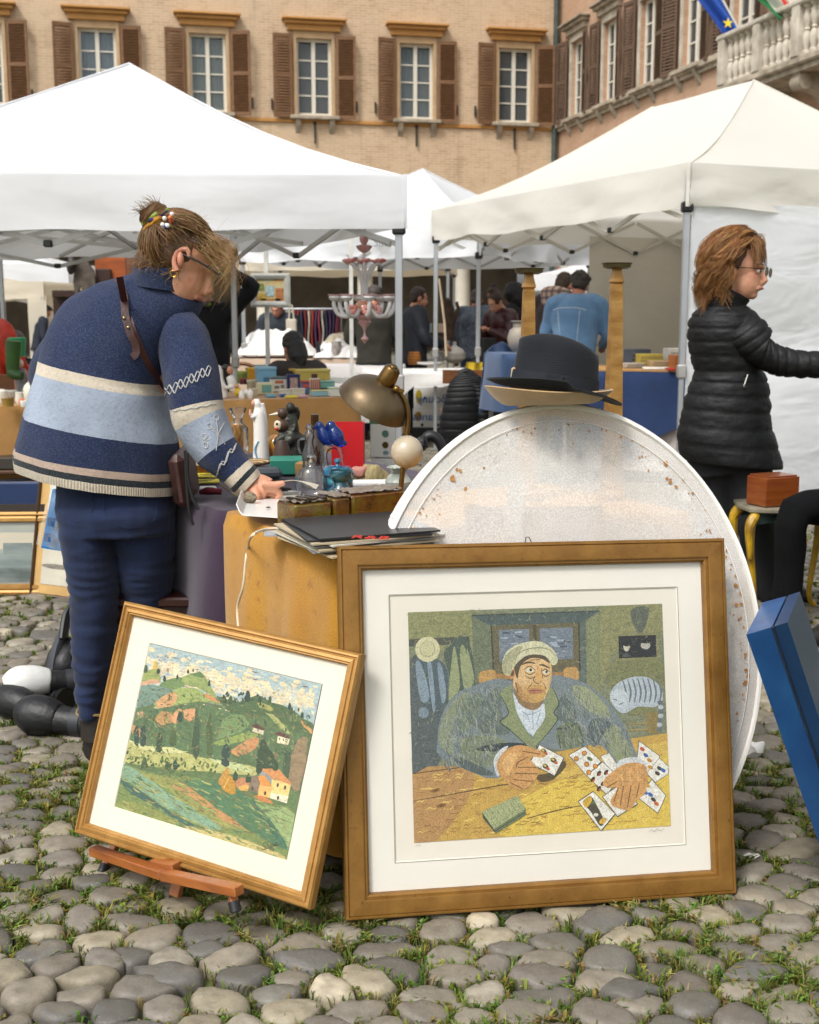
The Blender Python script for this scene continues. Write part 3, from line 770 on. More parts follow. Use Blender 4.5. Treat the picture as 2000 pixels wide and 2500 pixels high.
# ================================================================ FRAMED PICTURES
def mat_art(name, sc, dark, light, amt, st=(1,1,1), bm=.1):
    m, nt, b = newmat(name); m['vcol'] = 1; co = coords(nt, 'Object', st)
    a = nt.nodes.new('ShaderNodeVertexColor'); a.layer_name = 'Col'
    n1 = tex(nt, co, sc, 5,.7).outputs[0]; n2 = tex(nt, co, sc * .22,3,.6).outputs[0]
    c = mixc(nt, ramp(nt, n1,[(.35, amt),(.55,0.0)]), a.outputs[0], rgb(dark), 'MULTIPLY')
    c = mixc(nt, ramp(nt, n1,[(.52,0.0),(.72, amt)]), c, rgb(light), 'SOFT_LIGHT')
    c = mixc(nt, ramp(nt, n2,[(.3, amt * .5),(.7,0.0)]), c, rgb(dark), 'MULTIPLY')
    nt.links.new(c, b.inputs['Base Color']); b.inputs['Roughness'].default_value = .65; b.inputs['Specular IOR Level'].default_value = .25
    if bm: bump(nt, b, n1, bm, .002)
    return m
class Art:
    """flat picture: layers of coloured shapes a few hundredths of a millimetre apart"""
    def __init__(s, root, ox, oy, k, y, quad): s.r = root; s.o = (ox, oy, k); s.y = y; s.n = 0; s.sub = 0; s.pre = 0; s.fine = False; s.q = quad; s.mb = MB(); s.Mi = root_matrix(root).inverted()
    def p(s, q, off=0.0):
        u, v = s.o[0] + q[0] * s.o[2], s.o[1] + q[1] * s.o[2]
        a = s.Mi @ EYE; b = s.Mi @ at(u, v, 3); d = b - a; t = (s.y - a.y) / d.y; r = a + d * t
        return V((r.x, s.y - off, r.z))
    def clip(s, pts):
        for a, b in zip(s.q, s.q[1:] + s.q[:1]):
            out = []; f = lambda p: (b[0] - a[0]) * (p[1] - a[1]) - (b[1] - a[1]) * (p[0] - a[0])
            for i, P in enumerate(pts):
                Q = pts[(i + 1) % len(pts)]; d0, d1 = f(P), f(Q)
                if d0 >= 0: out.append(P)
                if d0 * d1 < 0: t = d0 / (d0 - d1); out.append((P[0] + (Q[0] - P[0]) * t, P[1] + (Q[1] - P[1]) * t))
            pts = out
            if len(pts) < 3: return []
        return pts
    def off(s): return s.n * 1.2e-5 + s.sub * 3e-6
    def poly(s, pts, col, sm=3, jit=0.0, rn=rnd):
        s.n += 1; s.sub = s.pre
        if sm: pts = [(p.x, p.y) for p in catmull(pts, sm, True)]
        if jit: pts = [(x + rn.gauss(0, jit), y + rn.gauss(0, jit)) for x, y in pts]
        s.mb.col = rgb(col) if isinstance(col, str) else col
        pts = s.clip(pts)
        if pts: s.mb.add([s.p(q, s.off()) for q in pts], [list(range(len(pts)))])
        return s
    def ell(s, cx, cy, rx, ry, col, rot=0, n=16):
        c, q = math.cos(R(rot)), math.sin(R(rot))
        return s.poly([(cx + rx * math.cos(t) * c - ry * math.sin(t) * q, cy + rx * math.cos(t) * q + ry * math.sin(t) * c) for t in (2 * math.pi * i / n for i in range(n))], col, 0)
    def line(s, pts, w, col, sm=4, taper=True):
        if s.fine: s.sub = (s.sub + 1) % 9 + 1
        else: s.n += 1; s.sub = 0
        if sm > 1 and len(pts) > 2: pts = [(p.x, p.y) for p in catmull(pts, sm)]
        s.mb.col = rgb(col) if isinstance(col, str) else col; L = []; Rr = []; n = len(pts)
        for i, (x, y) in enumerate(pts):
            a, b = pts[max(i - 1,0)], pts[min(i + 1, n - 1)]; dx, dy = b[0] - a[0], b[1] - a[1]; l = math.hypot(dx, dy) or 1
            h = w / 2 * ((.35 + .65 * math.sin(math.pi * (i + .5) / n)) if taper else 1); L.append((x - dy / l * h, y + dx / l * h)); Rr.append((x + dy / l * h, y - dx / l * h))
        vs = [s.p(q, s.off()) for q in L] + [s.p(q, s.off()) for q in Rr]
        s.mb.add(vs, [(i, i + 1, n + i + 1, n + i) for i in range(n - 1)]); return s
    def build(s, name, mat): return s.mb.build(name, mat, s.r, smooth=False)
def frame(root, w, h, prof, mat, mat_edge=None):
    """four mitred rails; prof: (distance in from the outer edge, height towards the viewer)"""
    for k in range(4):
        mb = MB(); rr = []
        for e in (0,1):
            rg = []
            for d, y in prof:
                if k == 0: p = (d if e == 0 else w - d, -y, d)
                elif k == 1: p = (w - d, -y, d if e == 0 else h - d)
                elif k == 2: p = (w - d if e == 0 else d, -y, h - d)
                else: p = (d, -y, h - d if e == 0 else d)
                rg.append(V(p))
            rr.append(rg)
        rr = [rr[0], [lerp(a, b, .33) for a, b in zip(*rr)], [lerp(a, b, .67) for a, b in zip(*rr)], rr[1]]
        mb.loft(rr, (False, False)); mb.build('rail', mat, root, ang=25)
def mat_gilt(c1, c2, dk, sc=1):
    m, nt, b = newmat('m_gilt'); co = coords(nt)
    n1 = tex(nt, co, 14 * sc, 5,.65).outputs[0]; n2 = tex(nt, co, 90,4,.7).outputs[0]; n3 = tex(nt, coords(nt, 'Object', (1,1,1)), 220,2).outputs[0]
    c = mixc(nt, ramp(nt, n1,[(.3,0.0),(.7,1.0)]), rgb(c1), rgb(c2))
    c = mixc(nt, ramp(nt, n2,[(.6,0.0),(.74,.75)]), c, rgb(dk))
    nt.links.new(c, b.inputs['Base Color']); b.inputs['Metallic'].default_value = .35
    nt.links.new(ramp(nt, n1,[(.2,.34),(.8,.55)]), b.inputs['Roughness']); bump(nt, b, math_(nt, 'ADD', n2, n3), .12,.004)
    return m
GILT = mat_gilt('#76501f', '#8f682c', '#3c250e'); GILT2 = mat_gilt('#9a6f35', '#b58a4c', '#644420'); PASSE = M('#dad6cb', .9,.03,3,.05,200); PASSE2 = M('#d6cfbc', .9,.03,3,.05,200)
FGLASS = glass((1,1,1), .985,.02,1.12)
BW, BH = .92,.833
big = thing('framed_picture', 'large gilt framed drawing of a capped man laying out playing cards', 'picture', (-.1423,2.5508,.012),(-.20725,.0095,.162))
frame(big, BW, BH, [(0,-.035),(0,.004),(.003,.008),(.007,.0085),(.0085,.006),(.0105,.0085),(.04,.012),(.044,.011),(.0445,.006),(.047,.006),(.05,.0065),(.054,.003),(.056,-.004),(.056,-.012),(.01,-.035)], GILT)
def panel(root, name, x0, x1, z0, z1, y, mat, th=.002):
    mb = MB(); mb.box(((x0 + x1) / 2, y, (z0 + z1) / 2),(x1 - x0, th, z1 - z0)); return mb.build(name, mat, root, smooth=False)
panel(big, 'backing', .01, BW - .01,.01, BH - .01,-.0 + .022, M('#7a5f40', .9,.2))
# passe-partout with a bevelled window, and an inner fillet line
def mount(root, x0, x1, z0, z1, X0, X1, Z0, Z1, y, mat, name='mount'):
    mb = MB(); o = [(x0, y, z0),(x1, y, z0),(x1, y, z1),(x0, y, z1)]; i_ = [(X0, y, Z0),(X1, y, Z0),(X1, y, Z1),(X0, y, Z1)]
    b = .0022; j_ = [(X0 + b, y + .0028, Z0 + b),(X1 - b, y + .0028, Z0 + b),(X1 - b, y + .0028, Z1 - b),(X0 + b, y + .0028, Z1 - b)]
    mb.add(o + i_ + j_, [(k, (k + 1) % 4,4 + (k + 1) % 4,4 + k) for k in range(4)] + [(4 + k, 4 + (k + 1) % 4,8 + (k + 1) % 4,8 + k) for k in range(4)])
    return mb.build(name, mat, root, smooth=False)
mount(big, .05,.87,.045,.79,.1165,.804,.1185,.7195,.0102, PASSE)
panel(big, 'paper', .1,.82,.1,.735,.0145, M('#d9d3c5', .9,.04,4,.05,150))
ml = MB()
for a, b in (((.1155,.1175),(.805,.1175)),((.805,.1175),(.805,.7205)),((.805,.7205),(.1155,.7205)),((.1155,.7205),(.1155,.1175))):
    ml.bar((a[0], .0101, a[1]),(b[0], .0101, b[1]), .0012,.0012)
ml.build('fillet', M('#8d8672', .8), big, smooth=False)
A = Art(big, 900,1400,850 / 1725,.0132,[(195,193),(1455,150),(1497,1250),(226,1335)])
rd = random.Random(21)
A.poly([(195,193),(1455,150),(1497,1250),(226,1335)], '#7f856a', 0)
A.poly([(197,195),(505,185),(512,320),(480,400),(200,330)], '#8c8e62'); A.poly([(205,430),(360,450),(400,700),(340,960),(218,985)], '#566061')
A.poly([(1150,170),(1450,158),(1455,300),(1300,290),(1200,420),(1150,560)], '#8d8d63'); A.poly([(1300,180),(1390,170),(1360,290),(1320,270)], '#5f665a')
A.poly([(1200,440),(1450,430),(1468,560),(1300,510),(1200,580)], '#7d8058')
A.poly([(512,208),(1142,186),(1150,610),(525,610)], '#5f6c65', 0); A.poly([(512,208),(1142,186),(1045,246),(610,260)], '#4f5e5c', 0)
A.poly([(1078,235),(1140,190),(1150,600),(1082,560)], '#848a66', 0); A.poly([(516,215),(606,262),(612,540),(525,560)], '#6d775f', 0)
A.poly([(608,258),(1042,244),(1047,480),(620,500)], '#6a6449', 0)
for x0, x1, y0 in ((645,795,280),(848,1012,272)):
    A.poly([(x0, y0),(x1, y0 - 5),(x1 + 2, y0 + 150),(x0 + 4, y0 + 160)], '#76828f', 0)
    for k in range(14):
        yy = y0 + rd.uniform(10,140); xx = rd.uniform(x0 + 8, x1 - 45); A.line([(xx, yy),(xx + 35, yy + rd.uniform(-5,5))], rd.uniform(5,12), rd.choice(['#a3afba', '#4d5866', '#8b98a5']))
A.line([(822,255),(826,345)], 16, '#4e4a36', 1, False); A.line([(608,258),(620,500)], 7, '#3d3d2e', 1, False); A.line([(1042,244),(1047,480)], 7, '#3d3d2e', 1, False); A.line([(512,208),(1142,186)], 5, '#39433f', 1, False)
for q in ([(550,492),(600,478),(628,485),(637,545),(556,552)], [(968,474),(1010,464),(1036,474),(1038,528),(972,530)]): A.poly(q, '#c1975a')
A.poly([(628,498),(968,488),(968,516),(634,526)], '#a9804b', 0)
A.line([(200,345),(500,330)], 36, '#4c5249', 1, False)
A.poly([(228,440),(330,420),(392,480),(388,600),(340,690),(285,650),(245,560)], '#4f5f66')
for q in ([(232,450),(262,450),(302,610),(258,630)], [(290,440),(312,450),(330,640),(318,680)], [(340,450),(366,470),(384,600),(362,640)]): A.poly(q, '#8496a2')
A.ell(272,690,26,28, '#7b8c98')
A.poly([(372,395),(440,312),(502,350),(528,560),(450,640),(382,680),(402,520)], '#4f5c52')
for q in ([(412,430),(428,365),(452,560),(396,650)], [(452,400),(474,360),(518,540),(478,590)], [(486,380),(498,400),(524,520),(512,540)]): A.poly(q, '#97a077')
A.ell(292,376,62,63, '#cfcba4'); A.ell(292,376,44,44, '#a9a680'); A.ell(292,374,38,38, '#c8c49c'); A.poly([(268,380),(290,345),(322,370),(310,395),(285,398)], '#b3af88')
A.poly([(1225,298),(1435,292),(1440,425),(1228,435)], '#8b8a60', 0); A.poly([(1238,311),(1423,305),(1427,413),(1240,421)], '#24272b', 0)
A.ell(1278,362,16,25, '#cbc6b8'); A.ell(1280,348,22,14, '#1c1e22'); A.ell(1372,356,24,20, '#b9b6ac'); A.ell(1376,338,28,9, '#17191c'); A.poly([(1255,415),(1275,390),(1305,412)], '#4a4d50', 0)
A.n += 1; A.fine = True
for k in range(900):   # crayon grain on the walls
    x, y = rd.uniform(205,1450), rd.uniform(170,960)
    if not (y < 960 - (x - 218) * .16): continue
    a = rd.uniform(0,3.14); l = rd.uniform(10,26); A.line([(x, y),(x + l * math.cos(a), y + l * math.sin(a))], rd.uniform(1.6,3), rd.choice(['#5c655a', '#9c9c70', '#4d5754', '#a9a67a', '#6d7868']), 1)
A.fine = False; A.n += 3
A.ell(292,376,62,63, '#cfcba4'); A.ell(292,376,40,40, '#b3af88'); A.ell(292,374,34,34, '#c8c49c')
# cat on its stool
A.poly([(1282,668),(1425,655),(1428,688),(1290,702)], '#7f8158', 0); A.poly([(1372,690),(1430,684),(1442,792),(1384,796)], '#8d7d4b', 0)
for y in (745,776): A.line([(1285, y),(1385, y - 3)], 8, '#a9935a', 1)
A.poly([(1195,600),(1228,548),(1300,515),(1380,514),(1440,555),(1458,620),(1420,662),(1335,660),(1262,695),(1208,650)], '#b3bec6')
for k in range(8): x = 1258 + k * 25; A.line([(x, 528 - 8 * math.sin(k * .4)),(x + 16,585),(x + 8,640)], 9, '#6a757d')
A.poly([(1198,590),(1252,572),(1288,612),(1272,662),(1218,652)], '#c2cbd0'); A.line([(1212,622),(1232,630)], 5, '#49525a'); A.line([(1240,650),(1262,640)], 5, '#49525a')
for k in range(7): A.ell(1444 + 4 * math.sin(k * .8), 640 + k * 22,13,11, '#b9c3ca' if k % 2 else '#66717a')
# table top
A.poly([(218,992),(480,958),(900,890),(1140,842),(1484,790),(1497,1250),(226,1335)], '#c6a250', 0)
A.poly([(640,1200),(1000,1000),(1480,870),(1494,1245),(700,1305)], '#dcbf55'); A.poly([(222,995),(470,962),(520,1060),(360,1300),(232,1330)], '#b68d58'); A.poly([(880,1000),(1200,905),(1470,830),(1475,900),(1100,1010)], '#d2b35a')
A.n += 1; A.fine = True
for k in range(330):
    x, y = rd.uniform(235,1430), rd.uniform(880,1300)
    if y < 1000 - (x - 218) * .16 + 12: continue
    if y > 1325 - (x - 226) * .067: continue
    l = rd.uniform(22,60); A.line([(x, y),(x + l * .35, y - 6 + rd.uniform(-5,5)),(x + l * .7, y - 2),(x + l, y - 12)], rd.uniform(3,5.5), rd.choice(['#a77f3a', '#8a6a35', '#e6cc70', '#b28b46', '#9c7040']), 2)
A.fine = False; A.n += 3
A.line([(219,1128),(460,1085),(640,1052),(800,1030)], 6, '#5c4526'); A.line([(780,1215),(930,1175),(1050,1150)], 6, '#5c4526'); A.line([(218,992),(480,958)], 6, '#574a30', 1)
for x, y in ((330,1075),(360,1150)): A.ell(x, y, 26,10, '#8f6a38', -12); A.ell(x, y, 14,5, '#6f4f2a', -12)
# the man
A.poly([(340,830),(360,705),(430,600),(550,545),(650,520),(760,545),(900,505),(1000,518),(1100,560),(1190,640),(1262,745),(1330,900),(1345,940),(1225,960),(1150,850),(960,875),(830,870),(640,1015),(470,965),(350,905)], '#7a868a')
A.poly([(350,840),(370,715),(435,620),(500,590),(440,700),(410,800),(420,900)], '#8a9378'); A.poly([(450,830),(560,800),(680,830),(650,900),(600,960),(480,920)], '#7d876c'); A.poly([(430,900),(520,940),(620,990),(560,1000),(440,950)], '#54605f')
A.poly([(560,640),(650,560),(660,700),(700,790),(600,800),(540,760)], '#65716c'); A.poly([(470,640),(560,590),(540,720),(470,790),(440,760)], '#73806f')
A.poly([(1010,560),(1090,570),(1180,660),(1190,720),(1110,690),(1040,640)], '#98a07c'); A.poly([(1160,790),(1230,760),(1300,880),(1310,920),(1230,930)], '#8f9873'); A.poly([(1110,720),(1200,740),(1160,800),(1120,860),(1080,800)], '#5a6668'); A.poly([(960,600),(1010,640),(1030,720),(960,740),(930,690)], '#636f6b')
A.poly([(560,856),(700,838),(828,852),(820,880),(560,880)], '#303c40')
A.poly([(712,590),(780,670),(868,645),(878,700),(816,806),(742,706)], '#ccd5dd')
for q in ([(780,690),(800,740)], [(812,680),(815,770)], [(850,690),(830,750)], [(760,680),(790,700),(850,680)]): A.line(q, 5, '#8ea1b3', 3)
A.poly([(650,600),(700,555),(716,600),(742,712),(828,850),(805,872),(700,775),(652,735),(694,690)], '#87916a'); A.poly([(872,640),(908,560),(942,640),(918,690),(934,730),(836,850),(814,806),(872,720)], '#87916a')
A.line([(650,600),(694,690),(652,735),(700,775),(805,872)], 6, '#39443f'); A.line([(908,560),(942,640),(918,690),(934,730),(836,850)], 6, '#39443f')
A.poly([(934,765),(1030,738),(1066,838),(952,866)], '#6c785f'); A.line([(930,770),(985,765),(1032,738)], 10, '#3d4843'); A.line([(952,866),(940,800)], 6, '#3d4843'); A.line([(1066,838),(1040,760)], 6, '#3d4843')
A.n += 1; A.fine = True
for k in range(2600):   # crayon strokes on the cloth
    x, y = rd.uniform(370,1290), rd.uniform(560,950)
    if 640 < x < 950 and y < 860 or y > 700 + (x - 900) * .55 and x > 960 and y > 850 or (x < 430 and y < 700) or (x > 1100 and y < 640 + (x - 1100) * .6): continue
    if x > 640 and y > 860 and x < 1200: continue
    a = rd.uniform(-.6,.6) + 1.2; l = rd.uniform(18,45); A.line([(x, y),(x + l * math.cos(a), y + l * math.sin(a))], rd.uniform(1.4,2.8), rd.choice(['#4a5659', '#9aa288', '#47535a', '#7f8b96', '#a8ad90', '#8a959a', '#5c686f', '#b0b49a']), 1)
A.fine = False; A.n += 3
A.poly([(745,440),(800,405),(878,405),(906,460),(902,540),(872,620),(842,646),(780,650),(736,606),(716,560),(722,490)], '#d8b582')
A.poly([(718,560),(760,612),(862,612),(846,664),(800,676),(742,640)], '#8f7450'); A.poly([(722,540),(752,560),(790,640),(745,610)], '#b38a57'); A.poly([(770,560),(870,556),(872,612),(838,640),(790,630)], '#c8a160')
A.ell(708,490,20,33, '#c8945c'); A.ell(711,492,9,18, '#6d5136')
A.poly([(724,450),(790,402),(880,404),(897,445),(862,425),(800,420),(752,460),(738,520),(728,500)], '#54493a')
A.poly([(662,478),(672,405),(728,356),(830,334),(902,365),(934,412),(932,446),(908,452),(872,408),(792,404),(738,440),(716,472),(692,508)], '#cfcdaa'); A.poly([(664,480),(676,410),(735,362),(760,372),(722,430),(700,500)], '#a9a986'); A.line([(722,452),(740,400),(800,372),(880,372),(925,410)], 5, '#7d7f62')
for q in ([(760,452),(790,440),(826,446)], [(845,452),(870,456),(898,470)]): A.line(q, 9, '#4c3d2a')
A.ell(797,480,20,12, '#ddd6bc'); A.ell(876,489,16,10, '#ddd6bc'); A.ell(803,478,7,8, '#2c3126'); A.ell(881,487,6,7, '#2c3126')
for q in ([(770,478),(797,459),(824,478)], [(772,486),(797,501),(824,488)], [(775,505),(800,520),(826,508)], [(856,488),(876,474),(896,488)], [(858,498),(878,510),(896,500)], [(838,455),(832,500),(815,528),(838,546),(860,530)], [(856,470),(862,520)], [(812,540),(785,575)], [(866,540),(880,575)], [(728,540),(740,590)], [(800,430),(850,426)], [(785,582),(822,576),(862,582)]): A.line(q, 4.5, '#5a4028')
A.poly([(838,468),(856,476),(858,522),(840,540),(824,528)], '#d9ab6c'); A.poly([(788,580),(822,568),(862,580),(848,594),(804,596)], '#b37a5c'); A.line([(790,582),(824,580),(860,582)], 4, '#6a3f30')
def cards(q, col='#e6e4da'): A.poly([(lerp(sum(p[0] for p in q) / len(q), x, 1.06), lerp(sum(p[1] for p in q) / len(q), y, 1.06)) for x, y in q], '#4b4638', 0); A.poly(q, col, 0)
cards([(1340,832),(1440,905),(1425,965),(1372,985),(1330,920)]); cards([(1440,915),(1486,958),(1482,992),(1420,1034),(1378,990)])
for x, y, c in ((1355,870, '#c05a2c'),(1372,900, '#3a5c96'),(1390,925, '#b8862f'),(1395,960, '#b8862f'),(1440,965, '#2d4a31'),(1458,975, '#3c63a6'),(1430,990, '#3f3a30')): A.ell(x, y, 14,9, c, 35)
cards([(1150,905),(1190,890),(1240,960),(1200,990)]); cards([(1335,1110),(1402,1022),(1470,1100),(1432,1186)])
for x, y, c in ((1380,1050, '#c8a12f'),(1395,1095, '#3c63a6'),(1410,1120, '#3f3a30'),(1425,1140, '#c8652c'),(1370,1085, '#3c63a6')): A.ell(x, y, 15,9, c, 40)
cards([(993,900),(1070,857),(1150,930),(1080,1000)]); cards([(1082,1002),(1158,935),(1240,1010),(1180,1095)]); cards([(1160,1105),(1240,1050),(1330,1140),(1232,1202)])
for x, y in ((1028,918),(1068,890),(1080,945),(1122,955),(1090,985)): A.ell(x, y, 13,13, '#8a5a2a'); A.ell(x, y, 9,9, '#d9953f')
for x, y in ((1110,1020),(1140,990),(1160,1040),(1140,1065),(1190,1040),(1175,985)): A.ell(x, y, 9,15, '#403426', 35); A.ell(x + 4, y + 6,5,7, '#b5532f', 35)
A.ell(1095,918,16,9, '#5e7348', 30); A.ell(1265,1150,26,12, '#c2613a', -35)
cards([(1040,1130),(1112,1082),(1218,1190),(1150,1272)]); A.poly([(1065,1140),(1100,1105),(1130,1150),(1165,1225),(1145,1250),(1100,1180)], '#4a4434'); A.poly([(1060,1130),(1095,1100),(1105,1130),(1075,1160)], '#c9a43d'); A.ell(1160,1225,20,13, '#d7ae45', -35); A.ell(1125,1195,12,9, '#d8d4c6'); A.ell(1110,1135,12,8, '#54703c')
A.poly([(1228,968),(1240,926),(1318,908),(1366,932),(1364,962),(1300,938)], '#cfd3d4'); A.poly([(1160,1030),(1228,965),(1300,936),(1376,960),(1372,1080),(1330,1120),(1290,1172),(1248,1165),(1205,1150),(1198,1120),(1232,1062),(1182,1062)], '#cb9a5f')
for q in ([(1235,1060),(1215,1130)], [(1262,1050),(1245,1150)], [(1300,1050),(1280,1160)], [(1340,1040),(1325,1110)], [(1180,1060),(1230,1030)]): A.line(q, 6, '#74532f', 1)
for q in ([(1250,990),(1262,1050)], [(1290,980),(1298,1040)], [(1330,980),(1338,1030)]): A.line(q, 10, '#e0b577', 1)
A.poly([(618,925),(652,872),(692,854),(664,905),(652,985),(634,1002)], '#cfd3d4'); A.poly([(830,1000),(900,985),(960,930),(975,955),(910,1020),(850,1030)], '#55482e'); cards([(845,850),(965,912),(920,1000),(800,938)])
for x, y in ((865,880),(915,925),(875,955)): A.ell(x, y, 16,12, '#47432f', 30); A.ell(x - 3, y - 4,9,5, '#d2b457', 30); A.ell(x + 12, y + 12,10,7, '#b5532f', 30)
A.poly([(636,935),(680,872),(755,850),(850,878),(876,898),(860,912),(790,908),(830,955),(842,990),(800,1050),(742,1072),(690,1042),(642,985)], '#cb9a5f')
for q in ([(790,908),(740,935),(730,960)], [(740,960),(830,960)], [(720,990),(838,992)], [(715,1020),(815,1030)], [(700,1035),(760,1065)], [(760,880),(850,895)]): A.line(q, 6, '#74532f')
A.poly([(660,940),(700,890),(740,900),(710,960),(690,1000)], '#dcb073')
A.poly([(560,1180),(620,1266),(628,1288),(566,1212)], '#4d5846', 0); A.poly([(620,1266),(778,1165),(776,1196),(628,1288)], '#6b7657', 0); A.poly([(560,1180),(735,1100),(778,1165),(620,1266)], '#a3ab7d', 0); A.line([(566,1200),(624,1276),(776,1182)], 4, '#343d30', 1)
for k in range(7): A.line([(575 + k * 24,1180 - k * 11),(632 + k * 21,1252 - k * 13)], 3, '#84906a', 1)
A.line([(1385,1282),(1400,1268),(1412,1278),(1430,1265),(1445,1274),(1462,1262)], 3, '#9a958a'); A.line([(232,1346),(258,1344)], 2.5, '#9a958a')
A.build('drawing', mat_art('m_drawing', 330, '#555b58', '#f2ead0', .55))
panel(big, 'glass', .053,.867,.048,.786,.0015, FGLASS, .001)
mb = MB(); mb.tube([(.435,.0, BH - .004),(.44,.008, BH + .012),(.447,.008, BH + .012),(.452,0, BH - .004)], .0012,6); mb.build('hanging_wire', IRON, big)

# ---- the smaller landscape
SW, SH_ = .6646,.5745
sml = thing('framed_picture', 'tilted gilt framed landscape of green hills and farmhouse on a small easel', 'picture', (-.7985,2.7688,.1228),(-.29637,.0822,-.4481)); sml.scale = (.9774,) * 3
frame(sml, SW, SH_, [(0,-.022),(0,.002),(.004,.008),(.008,.009),(.011,.004),(.013,.004),(.015,.008),(.022,.010),(.0245,.006),(.027,.0065),(.031,.0),(.0315,-.008),(.006,-.022)], GILT2)
panel(sml, 'backing', .006, SW - .006,.006, SH_ - .006,.018, M('#80643f', .9,.2))
mount(sml, .028,.637,.023,.55,.0915,.58,.0855,.4895,.0062, PASSE2)
k3 = 570 / 1725
B = Art(sml, 250,1540, k3,.0088,[(330,84),(1624,390),(1358,1704),(73,1308)]); rp = random.Random(8)
B.poly([(330,84),(1624,390),(1358,1704),(73,1308)], '#9fb2b4', 0)
def inside(x, y):
    c = [(330,84),(1624,390),(1358,1704),(73,1308)]
    return all((b[0] - a[0]) * (y - a[1]) - (b[1] - a[1]) * (x - a[0]) > 10 * math.hypot(b[0] - a[0], b[1] - a[1]) for a, b in zip(c, c[1:] + c[:1]))
def daubs(n, x0, x1, y0, y1, cols, l=(20,50), wd=(8,16), ang=.23, da=.25, test=None):
    B.n += 1; B.sub = 0; B.fine = True
    for _ in range(n):
        x, y = rp.uniform(x0, x1), rp.uniform(y0, y1)
        if test and not test(x, y): continue
        a = ang + rp.gauss(0, da); q = rp.uniform(*l); x1_, y1_ = x + q * math.cos(a), y + q * math.sin(a)
        if not (inside(x, y) and inside(x1_, y1_)): continue
        B.line([(x, y),((x + x1_) / 2 + rp.uniform(-4,4),(y + y1_) / 2 + rp.uniform(-4,4)),(x1_, y1_)], rp.uniform(*wd), rp.choice(cols), 2)
    B.fine = False; B.n += 3
B.poly([(73,1308),(330,420),(900,560),(1560,700),(1358,1704)], '#5d7448', 0)
for _ in range(420):
    t = rp.random(); cx = 340 + 1200 * t + rp.uniform(-40,40); cy = 250 + 270 * t + rp.gauss(0,55)
    B.ell(cx, cy, rp.uniform(10,38), rp.uniform(6,20), rp.choice(['#d2c6a4', '#dacca4', '#d6c9a6', '#cbc1a6', '#ddd2b2', '#d0c0a6', '#bfc2b4']), rp.uniform(0,30)); B.n -= 1; B.pre = (B.pre + 1) % 40
B.pre = 0; B.n += 11

daubs(120,330,1600,110,620,['#a9bcc0', '#8fa3a9', '#b7c3c0', '#97989a'], test=lambda x, y: y < 190 + (x - 330) * .24)
daubs(90,340,1560,200,620,['#ddd0a8', '#e6d9b4', '#cdbfa0', '#d4b9a0', '#c9c3b0'], test=lambda x, y: y > 200 + (x - 330) * .23)
daubs(26,400,1600,150,600,['#6a6a6e', '#75625a'], (25,60),(5,9))
B.poly([(372,285),(382,222),(412,235),(404,295)], '#c9ab54', 0,1.5)
B.poly([(285,330),(340,290),(390,290),(425,330),(430,370),(350,380),(280,400)], '#8e9a58', 2,3); B.poly([(270,385),(400,355),(425,385),(330,400),(266,415)], '#c99d7c', 2,3)
B.poly([(425,390),(520,350),(610,350),(620,400),(540,430),(440,420)], '#6b8450', 2,3); B.poly([(590,340),(690,305),(740,315),(790,390),(830,460),(840,500),(700,420),(610,400)], '#8b9a5c', 2,3); B.poly([(640,320),(720,304),(760,345),(700,335)], '#5f7a4c', 2,2)
B.poly([(240,500),(265,420),(380,400),(520,440),(560,460),(420,540),(300,560),(235,560)], '#6f8a7c', 2,4); B.poly([(385,540),(500,450),(640,425),(760,460),(870,525),(880,550),(700,520),(520,560),(430,575)], '#93a25f', 2,4); B.poly([(390,530),(500,460),(560,480),(520,550),(440,570)], '#c69a6b', 2,4); B.poly([(750,470),(800,480),(885,535),(800,520)], '#c08a56', 2,3)
B.poly([(850,480),(960,520),(1060,510),(1130,480),(1250,520),(1400,580),(1480,650),(1560,690),(1540,790),(1420,760),(1300,640),(1120,640),(920,590)], '#4e6540', 2,5); B.poly([(1140,535),(1200,535),(1265,585),(1230,595),(1160,560)], '#9a9a55', 2,3); B.poly([(1205,605),(1260,620),(1340,690),(1400,770),(1370,760),(1290,690)], '#a4a868', 2,3); B.poly([(1450,655),(1500,680),(1560,740),(1540,760),(1490,710)], '#c2935a', 2,3)
B.poly([(205,700),(235,570),(420,570),(700,540),(930,600),(1060,620),(1180,700),(1250,720),(1380,760),(1545,780),(1500,1050),(1300,1010),(1000,970),(640,910),(300,850),(180,790)], '#57704a', 2,5)
B.poly([(850,760),(900,640),(1010,620),(1070,650),(1080,720),(940,780),(850,800)], '#728a58', 2,4); B.poly([(830,830),(960,780),(1110,755),(1180,780),(1100,800),(900,850)], '#8a9a52', 2,4); B.poly([(950,890),(1080,800),(1160,800),(1130,880),(1000,920)], '#c08a5a', 2,4); B.poly([(390,650),(440,600),(520,620),(510,680),(420,700)], '#b08a58', 2,4); B.poly([(515,640),(545,590),(590,585),(560,680),(520,680)], '#cf9a6c', 2,3); B.poly([(600,590),(680,575),(695,640),(640,665),(605,640)], '#cf9a6c', 2,3); B.poly([(260,605),(300,598),(318,625),(280,640)], '#d2a083', 2,2); B.poly([(190,710),(250,700),(330,780),(240,780)], '#b9895c', 2,4)
daubs(260,200,1530,580,960,['#3f5638', '#6d8650', '#5a7350', '#7d6a45', '#465c4a', '#80935c'], (18,45),(8,16), 1.2,.6)
